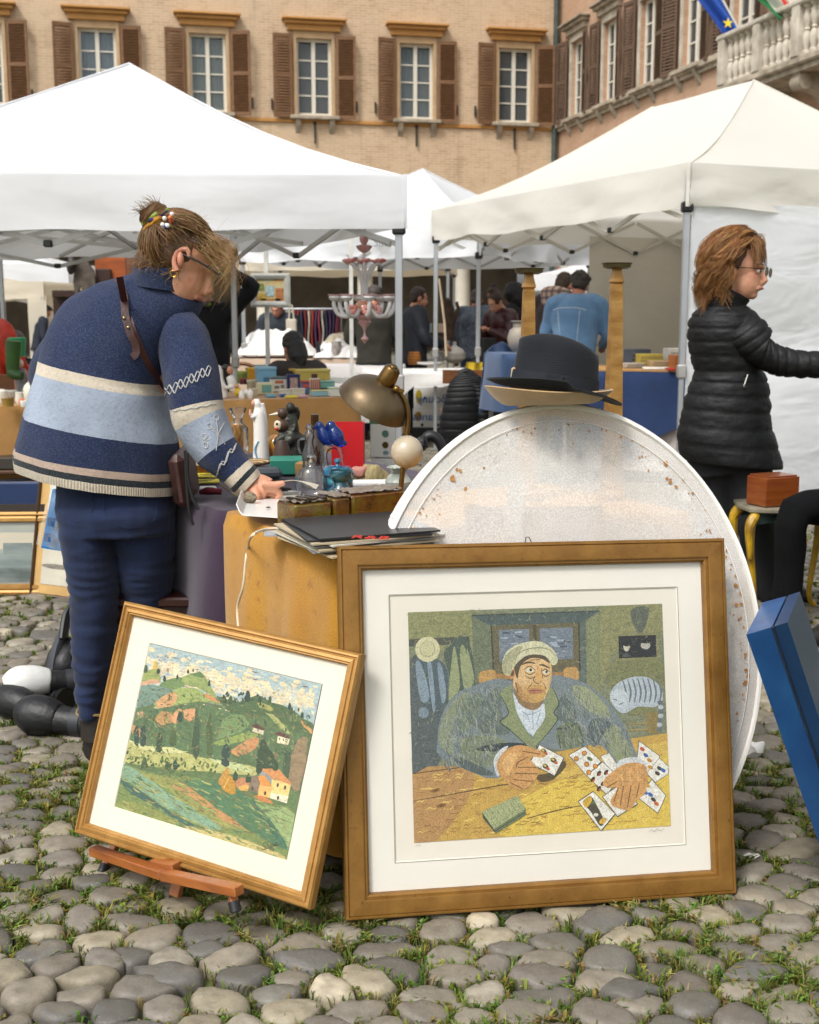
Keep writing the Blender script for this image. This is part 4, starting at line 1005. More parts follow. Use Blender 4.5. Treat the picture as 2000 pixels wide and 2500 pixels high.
B.poly([(160,880),(180,800),(300,850),(520,880),(700,930),(800,950),(1000,980),(1150,1020),(1120,1070),(980,1060),(760,1040),(560,1030),(300,990),(140,960)], '#b1b06e', 2,4); B.poly([(180,805),(330,850),(520,870),(640,900),(480,900),(300,880)], '#c8c78e', 2,4); B.poly([(780,940),(900,960),(1090,1010),(1100,1050),(900,1010)], '#bcc48e', 2,4)
for x, y, h, wd in ((690,560,360,46),(790,580,330,42),(300,670,180,34),(250,690,150,36),(520,730,110,50),(1180,790,230,74),(910,830,160,60),(1360,880,210,60),(420,740,150,44),(1440,830,260,40),(1230,880,150,70)):
    B.poly([(x - wd / 2, y + h),(x - wd * .4, y + h * .4),(x + 8, y),(x + wd * .6, y + h * .35),(x + wd / 2, y + h)], rp.choice(['#35492f', '#40543a', '#2f463c', '#4a5d36']), 2,4)
B.poly([(1380,1040),(1440,820),(1520,790),(1500,1000),(1450,1180),(1400,1150)], '#8f7a5c', 2,5)
daubs(60,860,1500,470,640,['#2f4430', '#3c5236'], (14,30),(10,18), -1.4,.3, lambda x, y: abs(y - (500 + max(0, x - 1100) * .4)) < 45)
daubs(130,150,900,900,1080,['#48602f', '#5f7838', '#3e5433', '#6e7d42'], (14,34),(12,22), -1.2,.5, lambda x, y: abs(y - (940 + (x - 150) * .16)) < 45)
B.poly([(135,1010),(200,1000),(420,1060),(640,1080),(860,1120),(1080,1200),(1260,1280),(1420,1330),(1370,1690),(1100,1600),(700,1490),(300,1380),(80,1300)], '#74854a', 2,3)
B.poly([(140,1020),(200,1000),(300,1060),(480,1190),(700,1330),(880,1450),(800,1470),(560,1360),(340,1220),(160,1100)], '#7fa083', 2,4); B.poly([(120,1090),(180,1110),(340,1230),(560,1370),(720,1450),(640,1440),(420,1330),(220,1200)], '#3e5f55', 2,5)
B.poly([(280,1050),(480,1080),(600,1130),(800,1290),(1000,1420),(1100,1480),(960,1470),(760,1370),(560,1240),(420,1130)], '#8f9150', 2,4); B.poly([(500,1140),(640,1160),(800,1280),(990,1400),(1080,1480),(900,1400),(720,1280),(600,1190)], '#b98a55', 2,4)
B.poly([(600,1110),(860,1120),(1080,1200),(1160,1300),(1300,1480),(1380,1620),(1180,1530),(960,1390),(760,1240)], '#4d7350', 2,4); B.poly([(1080,1270),(1260,1300),(1420,1350),(1380,1600),(1280,1480),(1160,1350)], '#8fa46c', 2,4); B.poly([(1090,1265),(1130,1270),(1290,1460),(1370,1600),(1330,1590),(1220,1450)], '#3f6a52', 2,4)
B.poly([(560,1440),(800,1470),(1100,1560),(1300,1640),(1355,1690),(1200,1640),(900,1560)], '#bfb072', 2,4); B.poly([(90,1290),(200,1260),(420,1340),(560,1400),(500,1430),(300,1370)], '#858c4a', 2,4)
daubs(330,90,1400,1040,1680,['#5f7a40', '#97a060', '#6f8a58', '#a8a362', '#54704a', '#7c6a3e', '#8a9a58'], (30,80),(6,13), .55,.15, lambda x, y: y > 1060 + max(0, x - 500) * .2)
B.poly([(855,1120),(890,1050),(925,1010),(940,1060),(900,1140)], '#bb8c42', 2,2); B.poly([(880,1150),(935,1060),(985,1130),(980,1205),(920,1195)], '#b5862f', 2,2); B.line([(900,1160),(940,1080)], 8, '#d8b260', 1)
B.poly([(985,1110),(1040,1080),(1090,1120),(1080,1170),(1000,1160)], '#b98058', 2,2); B.poly([(1010,1150),(1080,1140),(1075,1185),(1020,1175)], '#d9a85a', 2,1)
B.poly([(1160,1030),(1180,1015),(1265,1095),(1255,1230),(1245,1235),(1165,1150)], '#8b8d86', 0,1); B.poly([(1255,1095),(1395,1130),(1365,1275),(1240,1235)], '#e0c27c', 0,1); B.poly([(1245,1195),(1378,1225),(1365,1276),(1240,1235)], '#ddd5b8', 0,1); B.poly([(1165,1018),(1300,1018),(1398,1125),(1392,1138),(1262,1092)], '#c98a54', 0,1)
B.poly([(1090,1120),(1110,1068),(1160,1070),(1160,1200),(1090,1180)], '#80705e', 0,1); B.poly([(1150,1075),(1200,1070),(1258,1150),(1170,1140)], '#d88f44', 0,1); B.poly([(1160,1140),(1255,1155),(1240,1235),(1150,1215)], '#ddae66', 0,1)
for x, y in ((1298,1140),(1352,1158),(1300,1235),(1205,1200),(1110,1165)): B.ell(x, y, 9,16, '#4e4438', 10)
B.poly([(1120,1215),(1190,1225),(1270,1275),(1180,1260)], '#bf7a44', 2,3)
B.poly([(1118,715),(1200,735),(1190,768),(1110,745)], '#cfc3a6', 0,1); B.poly([(1100,700),(1140,685),(1205,725),(1195,738),(1115,716)], '#5a3a30', 0,1); B.poly([(1300,770),(1390,790),(1375,845),(1290,828)], '#ded3b0', 0,1); B.poly([(1270,760),(1310,742),(1388,785),(1385,800),(1300,776)], '#5d3c32', 0,1)
for x, y in ((1312,800),(1340,806)): B.ell(x, y, 5,9, '#54483c')
for x, y, h in ((322,250,55),(414,275,40),(635,285,30),(672,280,22),(1075,440,80),(1240,480,50),(1385,530,50),(1475,605,45),(905,480,50),(950,478,60),(1040,505,40),(1165,480,50),(460,330,40),(555,320,35),(790,365,40),(575,590,80),(985,1035,65),(1080,1050,70),(1160,960,90),(1280,950,80),(310,935,80),(540,950,70),(480,960,60)): B.poly([(x - h * .24, y + h),(x - h * .2, y + h * .4),(x + 2, y),(x + h * .25, y + h * .4),(x + h * .2, y + h)], rp.choice(['#33482f', '#3f5438', '#2c4236']), 2,2)
daubs(650,150,1540,400,1100,['#4b5c3c', '#6a7a4c', '#7d7a4e', '#5a5a3c', '#8a7a52', '#3f5038', '#747f5a', '#8f8a60'], (12,30),(4,9), .5,1.2, lambda x, y: y > 330 + (x - 250) * .22 and not (1080 < x < 1410 and 1000 < y) and not (840 < x < 1000 and y > 1000))
daubs(420,90,1420,1040,1680,['#5c6a3c', '#8a8a52', '#6a7448', '#9a8c58', '#55684a', '#7f8450'], (25,60),(3,7), .55,.25, lambda x, y: y > 1070 + max(0, x - 450) * .24 and not (1080 < x < 1410 and y < 1290))
SIG = '#2b3324'
for q in ([(1215,1565),(1196,1568),(1188,1588),(1200,1600),(1208,1588),(1204,1620)], [(1246,1556),(1226,1560),(1220,1582),(1236,1590)], [(1248,1576),(1256,1570),(1262,1580),(1252,1588),(1248,1576)], [(1266,1590),(1268,1574),(1278,1590),(1282,1572)], [(1290,1560),(1288,1590)], [(1280,1570),(1298,1568)], [(1180,1622),(1240,1600),(1314,1576)], [(1254,1606),(1246,1606),(1246,1616),(1254,1618),(1246,1628)], [(1268,1608),(1260,1612),(1268,1620),(1260,1628),(1270,1626),(1262,1614)]): B.line(q, 4, SIG, 3, False)
B.build('painting', mat_art('m_painting', 190, '#6a6350', '#f0e6c0', .4,(1,1,1.6), .5))
panel(sml, 'glass', .03,.635,.025,.548,.0012, FGLASS, .001)

# ---- the little table easel that carries it
WOOD = M('#a5622c', .45,.22,6,.08,80, stretch=(1,1,6), col2='#7c4319', coat=.3)
ea = thing('easel', 'small reddish wooden tabletop easel under the landscape picture', 'easel', gp(420,2120))
k = 750 / 1725
def ez(zx, zy, Y): return at(150 + zx * k, 1450 + zy * k, Y)
p0, p1, p2 = ez(180,1440,2.80), ez(575,1575,2.615), ez(1000,1668,2.46)
mb = MB(); mb.bar(p0, p1,.028,.022, bev=.002); mb.build('ledge', WOOD, ea, world=True)
mb = MB(); mb.bar(p1 + V((.001,-.002,0)), p2,.028,.022, bev=.002); mb.build('ledge', WOOD, ea, world=True)
mb = MB(); mb.bar(ez(520,1520,2.66), ez(650,1545,2.62), .03,.03, bev=.002); mb.build('ledge_block', WOOD, ea, world=True)
mb = MB(); MS = root_matrix(sml); a_ = MS @ V((.30,.045,.05)); mb.bar(MS @ V((.30,.06,.42)), MS @ V((.30,.025,-.075)), .03,.016, bev=.002); mb.build('mast', WOOD, ea, world=True)
for (ax, ay, aY),(bx, by, bY) in (((290,1440,2.86),(232,1552,2.82)),((955,1660,2.49),(975,1765,2.47)),((800,1550,2.98),(880,1610,3.02))):
    t_, b_ = ez(ax, ay, aY), ez(bx, by, bY)
    if bx == 880: t_ = MS @ V((.30,.075,.36)); b_ = MS @ V((.30,.30,0)); b_.z = .01
    mb = MB(); mb.bar(t_ + (t_ - b_) * (.1 if bx == 880 else .25), b_, .018,.018, bev=.002); lg = mb.build('leg', WOOD, ea, world=True)
    mb = MB(); d = (b_ - t_).normalized(); mb.tube([b_ - d * .014, b_ + d * .008], [.013,.012], 10); mb.build('rubber_foot', BLACKP, lg, world=True)

# ================================================================ OVAL SCREEN WITH HATS
def mat_mesh():
    m, nt, b = newmat('m_mesh'); co = coords(nt)
    wx = tex(nt, co, 240, typ='WAVE', bands_direction='X').outputs[1]; wz = tex(nt, co, 240, typ='WAVE', bands_direction='Z').outputs[1]
    n1 = tex(nt, co, 300,3,.7).outputs[0]; n2 = tex(nt, co, 3.5,4,.6).outputs[0]
    c = mixc(nt, ramp(nt, n1,[(.42,0.0),(.6,.8)]), rgb('#cdc9c4'), rgb('#efede8'))
    c = mixc(nt, ramp(nt, n2,[(.5,0.0),(.75,.4)]), c, rgb('#c9b69c'))
    nt.links.new(c, b.inputs['Base Color']); b.inputs['Roughness'].default_value = .5
    tr = nt.nodes.new('ShaderNodeBsdfTransparent'); ms = nt.nodes.new('ShaderNodeMixShader')
    holes = math_(nt, 'MULTIPLY', wx, wz)
    f = math_(nt, 'ADD', math_(nt, 'MULTIPLY', holes, .42), math_(nt, 'MULTIPLY', n2,.22))
    nt.links.new(ramp(nt, f, [(.05,.10),(.36,.52)]), ms.inputs[0]); nt.links.new(b.outputs[0], ms.inputs[1]); nt.links.new(tr.outputs[0], ms.inputs[2]); nt.links.new(ms.outputs[0], nt.nodes['Material Output'].inputs[0])
    bump(nt, b, n1,.3,.003)
    return m
DR, DA, DYAW, DLEAN = .4808,1.2153,.15,.2789
scr = thing('oval_screen', 'large oval white meshed screen with rust spots leaning behind the gilt frame', 'screen', (.3862,2.86,.5584), Euler((-DLEAN, 0, DYAW)))
WHITE = M('#eeeae2', .5,.06,3,.05,60)
def oval(r, y, n=96): return [V((r * math.cos(2 * math.pi * i / n), y, r * DA * math.sin(2 * math.pi * i / n))) for i in range(n)]
mb = MB(); mb.loft([oval(DR - .006,.006), oval(DR - .002,-.002), oval(DR + .004,-.002), oval(DR + .008,.006), oval(DR + .012,.05), oval(DR + .012,.115), oval(DR + .004,.12), oval(DR - .004,.11), oval(DR - .006,.006)], (False, False)); mb.build('rim', WHITE, scr)
mb = MB(); mb.tube(oval(DR - .03,-.001) + [oval(DR - .03,-.001)[0]], .001,6, cap=False); mb.build('stretch_wire', WHITE, scr)
mb = MB(); n_ = 96; vs = [V((0,-.004,0))]
for f in (.35,.7,.9,1): vs += [V((p.x * f * (DR - .006) / DR, .004 - .010 * (1 - f * f), p.z * f * (DR - .006) / DR)) for p in oval(DR, 0)]
fs = [(0,1 + i, 1 + (i + 1) % n_) for i in range(n_)] + [(1 + r_ * n_ + i, 1 + r_ * n_ + (i + 1) % n_, 1 + (r_ + 1) * n_ + (i + 1) % n_, 1 + (r_ + 1) * n_ + i) for r_ in range(3) for i in range(n_)]
mb.add(vs, [f[::-1] for f in fs]); mb.build('mesh', mat_mesh(), scr)
mb = MB(); rr_ = random.Random(4)
for i in range(330):
    a = rr_.uniform(0,2 * math.pi); q = DR - .03 - abs(rr_.gauss(0,.018)); r0 = rr_.uniform(.001,.0042) * (1.4 if noise.noise(V((a * 3,1,0))) > .15 else .7)
    c = V((q * math.cos(a), -.0005 - .0004 * (i % 3), q * DA * math.sin(a))); mb.add([c + V((r0 * rr_.uniform(.6,1.3) * math.cos(t), 0, r0 * rr_.uniform(.6,1.3) * math.sin(t))) for t in (2 * math.pi * j / 7 for j in range(7))], [list(range(7))])
mb.build('rust_spots', M('#b3854a', .8,.3,60, col2='#8a5c2c'), scr, smooth=False, kind='stuff')
mb = MB(); mb.lathe([(.006,0),(.009,.006),(.004,.012)], 8, rot=(R(90), 0,0)); o = mb.build('stud', WHITE, scr); a = R(147); o.location = ((DR + .01) * math.cos(a), .03,(DR + .01) * DA * math.sin(a)); o.rotation_euler = (0, R(57), 0)
# a chair back, a white slat and a crumpled bag stand behind the mesh
ch = thing('chair', 'wooden chair standing behind the oval mesh screen', 'chair', (.32,3.12,0))
PINE = M('#c79a5c', .55,.15,6, stretch=(1,1,6))
for n_, a, b, wd in (('leg', (-.16,0,0),(-.16,0,.86), .035),('leg', (.16,0,0),(.16,0,.86), .035),('leg', (-.16,.32,0),(-.16,.32,.44), .035),('leg', (.16,.32,0),(.16,.32,.44), .035)): mb = MB(); mb.bar(a, b, wd, bev=.004); mb.build(n_, PINE, ch)
mb = MB(); mb.box((0,.16,.45),(.38,.38,.03), bev=.008); mb.build('seat', PINE, ch)
for z in (.62,.82): mb = MB(); mb.box((0,0, z),(.29,.02,.07), bev=.005); mb.build('back_slat', PINE, ch)
mb = MB(); mb.box((0,0,0),(.042,.012,.95), bev=.002); sl = mb.build('white_slat', M('#efece5', .5), None); sl.location = (.262,3.05,.475); sl.rotation_euler = (R(-4), R(1), 0); tag(sl, 'narrow white wooden slat upright behind the mesh screen', 'slat')
# hats
TAN = M('#b39468', .85,.1,14,.15,260, sheen=.3)
def mat_cord(col):
    m, nt, b = newmat('m_hat'); co = coords(nt); w_ = tex(nt, co, 55, typ='WAVE', bands_direction='Z', Distortion=.4).outputs[1]; n1 = tex(nt, co, 220,3).outputs[0]
    nt.links.new(mixc(nt, n1, rgb(col), tuple(c * .55 for c in rgb(col))), b.inputs['Base Color']); b.inputs['Roughness'].default_value = .9; b.inputs['Sheen Weight'].default_value = .08; b.inputs['Sheen Roughness'].default_value = .4
    bump(nt, b, math_(nt, 'ADD', math_(nt, 'MULTIPLY', w_, .35), math_(nt, 'MULTIPLY', n1,.8)), .25,.003); return m
HATM = mat_cord('#0d131b')
def hat(name, label, loc, rot, mat, rx, ry, ch_, brim, curl, band, bandm, seamy=False):
    h = thing(name, label, 'hat', loc, rot)
    mb = MB(); rr = []; n = 40
    for t in [0,.08,.2,.35,.5,.65,.78,.88,.95,1.0]:
        k = 1 - .11 * t ** 1.2
        if t > .8: k *= math.sqrt(max(0,1 - ((t - .8) / .202) ** 2 * .5))
        rg = []
        for j in range(n):
            a = 2 * math.pi * j / n; x, y = rx * k * math.cos(a), ry * k * math.sin(a); z = ch_ * t
            dent = math.exp(-((y / (ry * .42)) ** 2)) * max(0, t - .8) * 5
            z -= dent * .034 * (1 + .3 * math.cos(a)); z -= .016 * t * (x / rx)     # pinched, sloping crown
            pin = math.exp(-(((x + rx * .62) / (rx * .3)) ** 2)) * math.sin(math.pi * min(1, t * 1.05)) * (1 if t > .3 else t / .3)
            y *= 1 - .2 * pin
            rg.append(V((x, y, z)))
        rr.append(rg)
    rr += [[lerp(sum(rr[-1], V()) / n, p, q) + V((0,0,-.008 * (1 - q))) for p in rr[-1]] for q in (.75,.45,.15)]
    mb.loft(rr, (False, True)); mb.build('crown', mat, h, ang=70)
    mb = MB(); rr = []
    for t in (0,.12,.3,.5,.7,.86,.97,1.0):
        rg = []
        for j in range(56):
            a = 2 * math.pi * j / 56; q = lerp(1, brim, t); x, y = rx * math.cos(a), ry * math.sin(a); L = math.hypot(x, y); bw = .062 * (1 if brim else 1)
            d = V((math.cos(a), math.sin(a), 0)); p = V((x, y, 0)) + d * (brim * t); p.z = curl(a) * (t ** 1.6) - .006 * t * (1 - t)
            rg.append(p)
        rr.append(rg)
    mb.loft(rr, (False, False)); mb.build('brim', mat, h, ang=70, solid=.0035)
    mb = MB(); rr = [[V(((rx + .0022) * (1 - .11 * (z / ch_) ** 1.2) * math.cos(a),(ry + .0022) * (1 - .11 * (z / ch_) ** 1.2) * math.sin(a), z - .016 * (z / ch_) * math.cos(a))) for a in (2 * math.pi * j / 40 for j in range(40))] for z in (.002,.012,.024, band)]
    mb.loft(rr, (False, False)); bo = mb.build('band', bandm, h, ang=70)
    if seamy:
        s = MB(); s.prism([(-rx * .42,-ry * .93,.004),(-rx * .06,-ry * 1.02,.004),(-rx * .0,-ry * 1.015, band - .003),(-rx * .36,-ry * .95, band - .003)], (0,-.003,0)); s.build('bow', bandm, h)
    return h
hc = at(1352,1000,2.985)
hat('hat', 'tan felt hat lying under the navy hat on the oval screen', hc + V((-.01,.02,.012)),(R(-4), R(-1), R(6)), TAN, .098,.083,.10,.058, lambda a: .034 + .006 * math.cos(2 * a) - .008 * math.cos(a), .034, M('#b89b70', .6))
hat('hat', 'navy corduroy hat with a creased crown on top of the tan hat', hc + V((.002,.012,.046)),(R(-3), R(6), R(4)), HATM, .107, .088, .132, .060, lambda a: .018 * math.sin(a) * 0 + (-.006 if math.cos(a) > 0 else .006) + .020 * (abs(math.sin(a)) ** 2) - .010 * math.cos(a) - .004,.037, M('#10161f', .8,.15,30,.15,200), True)
# ---- blue wooden box leaning in from the right
BLUE = M('#0c4078', .34,.2,9,.12,70, spec=.5, stretch=(1,1,.35), col2='#1d588f'); BLUE2 = M('#123b66', .35,.15,6,.08,60)
bx = thing('wooden_box', 'tall blue painted wooden case leaning at the right edge', 'box', (.905,2.63,0))
def quadbox(A_, B_, C_, D_, dn):
    return [A_, B_, C_, D_], [p + dn for p in (A_, B_, C_, D_)]
tA, tD = at(1822,1550,2.50), at(1885,1531,2.47); tB, tC = at(1862,1471,2.86), at(1920,1455,2.83)
bA = gp(2040,2175); bA = V((bA.x, bA.y, 0)); dn = bA - tA
mb = MB(); mb.add([tA, tD, tC, tB, tA + dn, tD + dn, tC + dn, tB + dn], [(0,1,2,3),(4,7,6,5),(0,4,5,1),(1,5,6,2),(2,6,7,3),(3,7,4,0)])
mb.build('case', BLUE, bx, smooth=False, world=True)
e = (tD - tA).normalized() * .004
mb = MB(); mb.bar(tD + e * .5, tD + dn + e * .5,.006,.006); mb.build('lid_seam', M('#08233f', .6), bx, world=True)
lw = (tC - tD); mb = MB(); q0 = tD + e * 1.2; mb.add([q0, q0 + lw, q0 + lw + dn, q0 + dn, q0 + (tD - tA).normalized() * .03, q0 + lw + (tD - tA).normalized() * .03, q0 + lw + dn + (tD - tA).normalized() * .03, q0 + dn + (tD - tA).normalized() * .03], [(0,1,2,3),(4,5,6,7),(0,4,5,1),(1,5,6,2),(2,6,7,3),(3,7,4,0)])
mb.build('lid', BLUE2, bx, smooth=False, world=True)
h0 = tD + dn * .42 + lw * .5 + (tD - tA).normalized() * .036; mb = MB(); mb.box(h0,(.02,.05,.07), bev=.006); mb.build('latch', BLUE, bx, world=True)
# ================================================================ STALL TABLES
def dist_(p): return p.y * _cp - (p.z - EYE.z) * _sp
def round_poly(cor, r, k=5):
    out = []; n = len(cor)
    for i in range(n):
        p = V((*cor[i], 0)); a = (V((*cor[i - 1], 0)) - p).normalized(); b = (V((*cor[(i + 1) % n], 0)) - p).normalized()
        for j in range(k + 1):
            t = j / k; out.append(p + a * r * (1 - t) ** 2 + b * r * t ** 2)
    return out
def resample(pts, step):
    out = []; n = len(pts)
    for i in range(n):
        a, b = pts[i], pts[(i + 1) % n]; m = max(1, int((b - a).length / step))
        for j in range(m): out.append(lerp(a, b, j / m))
    return out
def cloth(name, label, cor, zt, drop, mat, wav=.02, seed=0, freq=9, r=.04, flare=.04, cat='tablecloth', step=.035, group=None, rows=10):
    ctr = sum((V((*c, 0)) for c in cor), V()) / len(cor)
    base = resample(round_poly(cor, r), step); n = len(base); mb = MB(); rings_ = []; acc = 0; per = []
    for i in range(n): per.append(acc); acc += (base[(i + 1) % n] - base[i]).length
    for q in (.5,.8,.97): rings_.append([ctr + (p - ctr) * q + V((0,0, zt + .003 * noise.noise(p * 6 + V((seed, 0,0))))) for p in base])
    rings_.append([p + V((0,0, zt)) for p in base])
    for j in range(1, rows + 1):
        t = j / rows; rg = []
        for i in range(n):
            p = base[i]; a, b = base[i - 1], base[(i + 1) % n]; d = (b - a).normalized(); nm = V((d.y, -d.x, 0))
            if nm.dot(p - ctr) < 0: nm = -nm
            s_ = per[i]; dz = drop(s_ / acc) if callable(drop) else drop
            wv = wav * (math.sin(s_ * freq + seed + 1.3 * noise.noise(V((s_ * 2, seed, 0)))) * .6 + noise.noise(V((s_ * freq * .45, seed, t * .7))) * .9) * min(1, t * 1.4)
            rg.append(p + nm * (.012 + flare * t * .5 + wv) + V((0,0, zt - .006 * (t < .15) - max(0, t - .02) * dz)))
        rings_.append(rg)
    mb.loft(rings_, (True, False))
    ob = mb.build(name, mat, None, ang=70); tag(ob, label, cat, group); return ob
def table(label, cor, zt, mat, group=None):
    ctr = sum((V((*c, 0)) for c in cor), V()) / len(cor); r = thing('trestle_table', label, 'table', ctr, group=group)
    mb = MB(); q = [ctr + (V((*c, 0)) - ctr) * .985 for c in cor]; mb.prism([p + V((0,0, zt - .035)) for p in q], (0,0,.027)); mb.build('table_top', mat, r, world=True)
    for c in cor:
        p = ctr + (V((*c, 0)) - ctr) * .86; mb = MB(); mb.bar((p.x, p.y, 0),(p.x, p.y, zt - .036), .035, bev=.004); mb.build('leg', ALUD, r, world=True)
    return r
E1, E2, TB = V((-.517,.856,0)), V((.856,.517,0)), V((-.162,2.812,0))
def T_(a, b): p = TB + E1 * a + E2 * b; return (p.x, p.y)
def mat_fabric(c1, c2, sc=6, fine=260, bm=.3, spots=None, sheen=.2):
    m, nt, b = newmat('m_fabric'); co = coords(nt); n1 = tex(nt, co, sc, 5,.6).outputs[0]; n2 = tex(nt, co, fine, 3,.6).outputs[0]
    c = mixc(nt, ramp(nt, n1,[(.3,0.0),(.7,1.0)]), rgb(c1), rgb(c2)); c = mixc(nt, ramp(nt, n2,[(.35,.35),(.6,0.0)]), c, tuple(x * .6 for x in rgb(c1)))
    if spots: n3 = tex(nt, co, 28,2).outputs[0]; c = mixc(nt, ramp(nt, n3,[(.62,0.0),(.7,.5)]), c, rgb(spots))
    nt.links.new(c, b.inputs['Base Color']); b.inputs['Roughness'].default_value = .95; b.inputs['Sheen Weight'].default_value = sheen; bump(nt, b, n2, bm, .004)
    return m
YEL = mat_fabric('#b8841c', '#a8731c', 9,200,.7, '#8a5514', .2); PURP = mat_fabric('#2f2032', '#38273c', 5,200,.3); BURL = mat_fabric('#b0834a', '#a07540', 10,300,.5); NAVY = mat_fabric('#16294c', '#1d3560', 4,200,.2); WLIN = mat_fabric('#e4e2df', '#d6d2cc', 3,120,.2); PINKL = mat_fabric('#cbb39c', '#bda58e', 3,120,.2)
yc = [T_(0,0), T_(.70,0), T_(.70,1.12), T_(0,1.12)]
table('table under the mustard cloth behind the oval screen', yc, .79, PINE); YCL = cloth('tablecloth', 'mustard yellow felt cloth hanging to the cobbles behind the pictures', yc, .795,.76, YEL, .032,3,21, flare=.07, step=.02, rows=16)
pc = [T_(.72,.0), T_(2.05,.0), T_(2.05,.95), T_(.72,.95)]
table('table under the dark purple cloth beside the striped sweater', pc, .785, PINE); cloth('tablecloth', 'dark purple cloth on the table full of glass and figurines', pc, .79,.36, PURP, .02,7,10, step=.03)
# ---------------------------------------------------------------- small builders for goods
def thing_px(name, label, cat, u, v, z, rz=0, group=None, Y=None):
    p = gp(u, v, z) if Y is None else at(u, v, Y)
    r = thing(name, label, cat, p, (0,0, rz), group); return r, dist_(p) / F
def turned(name, label, cat, uc, vb, z, prof, mat, n=20, k=1, part='body', sx=1, sy=1, group=None, Y=None, rz=0):
    """a turned vessel: prof is (half width, row) in photograph pixels, bottom up"""
    r, s = thing_px(name, label, cat, uc, vb, z, rz, group, Y)
    mb = MB(); mb.lathe([(a * s, (vb - v) * s) for a, v in prof], n, sx=sx, sy=sy, k=k); mb.build(part, mat, r); return r, s
def boxed(name, label, cat, u0, u1, vt, vb, z, dep, mat, rz=0, lid=None, group=None, front=None, bev=.004, Y=None, lidh=.16):
    r, s = thing_px(name, label, cat, (u0 + u1) / 2, vb, z, rz, group, Y); w_, h = (u1 - u0) * s, (vb - vt) * s
    mb = MB(); hl = h * lidh if lid else 0
    mb.box((0, dep / 2,(h - hl) / 2),(w_, dep, h - hl), bev=bev); mb.build('body', mat, r)
    if lid: mb = MB(); mb.box((0, dep / 2, h - hl / 2 + .0005),(w_ + .006, dep + .006, hl), bev=min(bev, hl * .3)); mb.build('lid', lid, r)
    if front:
        for (x0, x1, z0, z1, m_) in front: mb = MB(); mb.box((w_ * (x0 + x1) / 2,-.0012, h * (z0 + z1) / 2),(w_ * (x1 - x0), .002, h * (z1 - z0))); mb.build('print', m_, r, smooth=False)
    return r, s
CLR = glass((.97,.98,.98), .93,.03,1.45); CLRD = glass((.80,.84,.86), .88,.03,1.5); AMB = glass((.42,.22,.06), .72,.05,1.5); BGL = glass((.05,.16,.72), .78,.02,1.5)
BRASS = M('#8a6a35', .32,.22,12,.08,60, metal=.85, col2='#5f4a2c'); BRONZE = M('#3c3d36', .42,.25,25,.3,90, metal=.55); PORC = M('#e6e2da', .25,.05,5, coat=.4)
def mat_teal():
    m, nt, b = newmat('m_teal'); co = coords(nt); sx = nt.nodes.new('ShaderNodeSeparateXYZ'); nt.links.new(co, sx.inputs[0]); n1 = tex(nt, co, 30,3).outputs[0]
    f = math_(nt, 'ADD', math_(nt, 'MULTIPLY', sx.outputs[2], 10), math_(nt, 'MULTIPLY', n1,.12))
    nt.links.new(ramp(nt, f, [(0, rgb('#1c4f66')),(.25, rgb('#2a7b8c')),(.42, rgb('#16324f')),(.6, rgb('#2b7f90')),(.75, rgb('#152d4e')),(1, rgb('#225e78'))]), b.inputs['Base Color']); b.inputs['Roughness'].default_value = .18; b.inputs['Coat Weight'].default_value = .6; return m
TEAL = mat_teal(); TEAL2 = M('#1f5560', .18,.35,18, coat=.6, col2='#0f2f45')
ZT = .797
# desk lamp
lb = gp(977,1236, ZT); lamp = thing('desk_lamp', 'brass desk lamp with a domed shade and cream ball counterweight', 'lamp', lb)
Yl = lb.y
mb = MB(); mb.lathe([(.0,0),(.07,0),(.072,.006),(.05,.014),(.014,.02),(.009,.03)], 28); mb.build('base', BRASS, lamp)
mb = MB(); mb.tube([lb + V((0,0,.02)), at(981,1170, Yl), at(991,1080, Yl), at(997,1020, Yl), at(992,985, Yl), at(979,962, Yl), at(968,950, Yl)], [.0075,.0075,.0075,.0072,.0068,.006,.006], 12,5); mb.build('arm', BRASS, lamp, world=True)
mb = MB(); mb.ball(at(993,1103, Yl - .012), .047,28,18); mb.build('counterweight', M('#b9ab92', .15,.08,6, coat=.8), lamp, world=True)
ax = V((-.46,.30,-.83)).normalized(); q = ax.to_track_quat('Z', 'Y').to_matrix(); apx = at(943,930, Yl)
mb = MB(); mb.lathe([(.024,.004),(.05,.013),(.08,.032),(.098,.055),(.106,.078),(.1075,.084),(.105,.084),(.103,.078),(.094,.055),(.076,.034),(.045,.016),(.02,.008)], 40, apx, rot=q, sy=1.0, k=2); mb.build('shade', M('#7a6a4c', .4,.3,9,.06,40, metal=.8, col2='#57493a'), lamp, world=True)
mb = MB(); mb.lathe([(.0,-.052),(.01,-.052),(.012,-.048),(.019,-.046),(.024,-.038),(.027,-.01),(.028,.006),(.026,.01)], 22, apx, rot=q); mb.build('socket', BRASS, lamp, world=True)
mb = MB(); c_ = at(968,950, Yl - .02); mb.ball(c_, .011); mb.box(c_ + V((.012,-.004,-.004)),(.02,.006,.012),(0, R(20), 0), bev=.002); mb.build('wing_nut', BRASS, lamp, world=True)
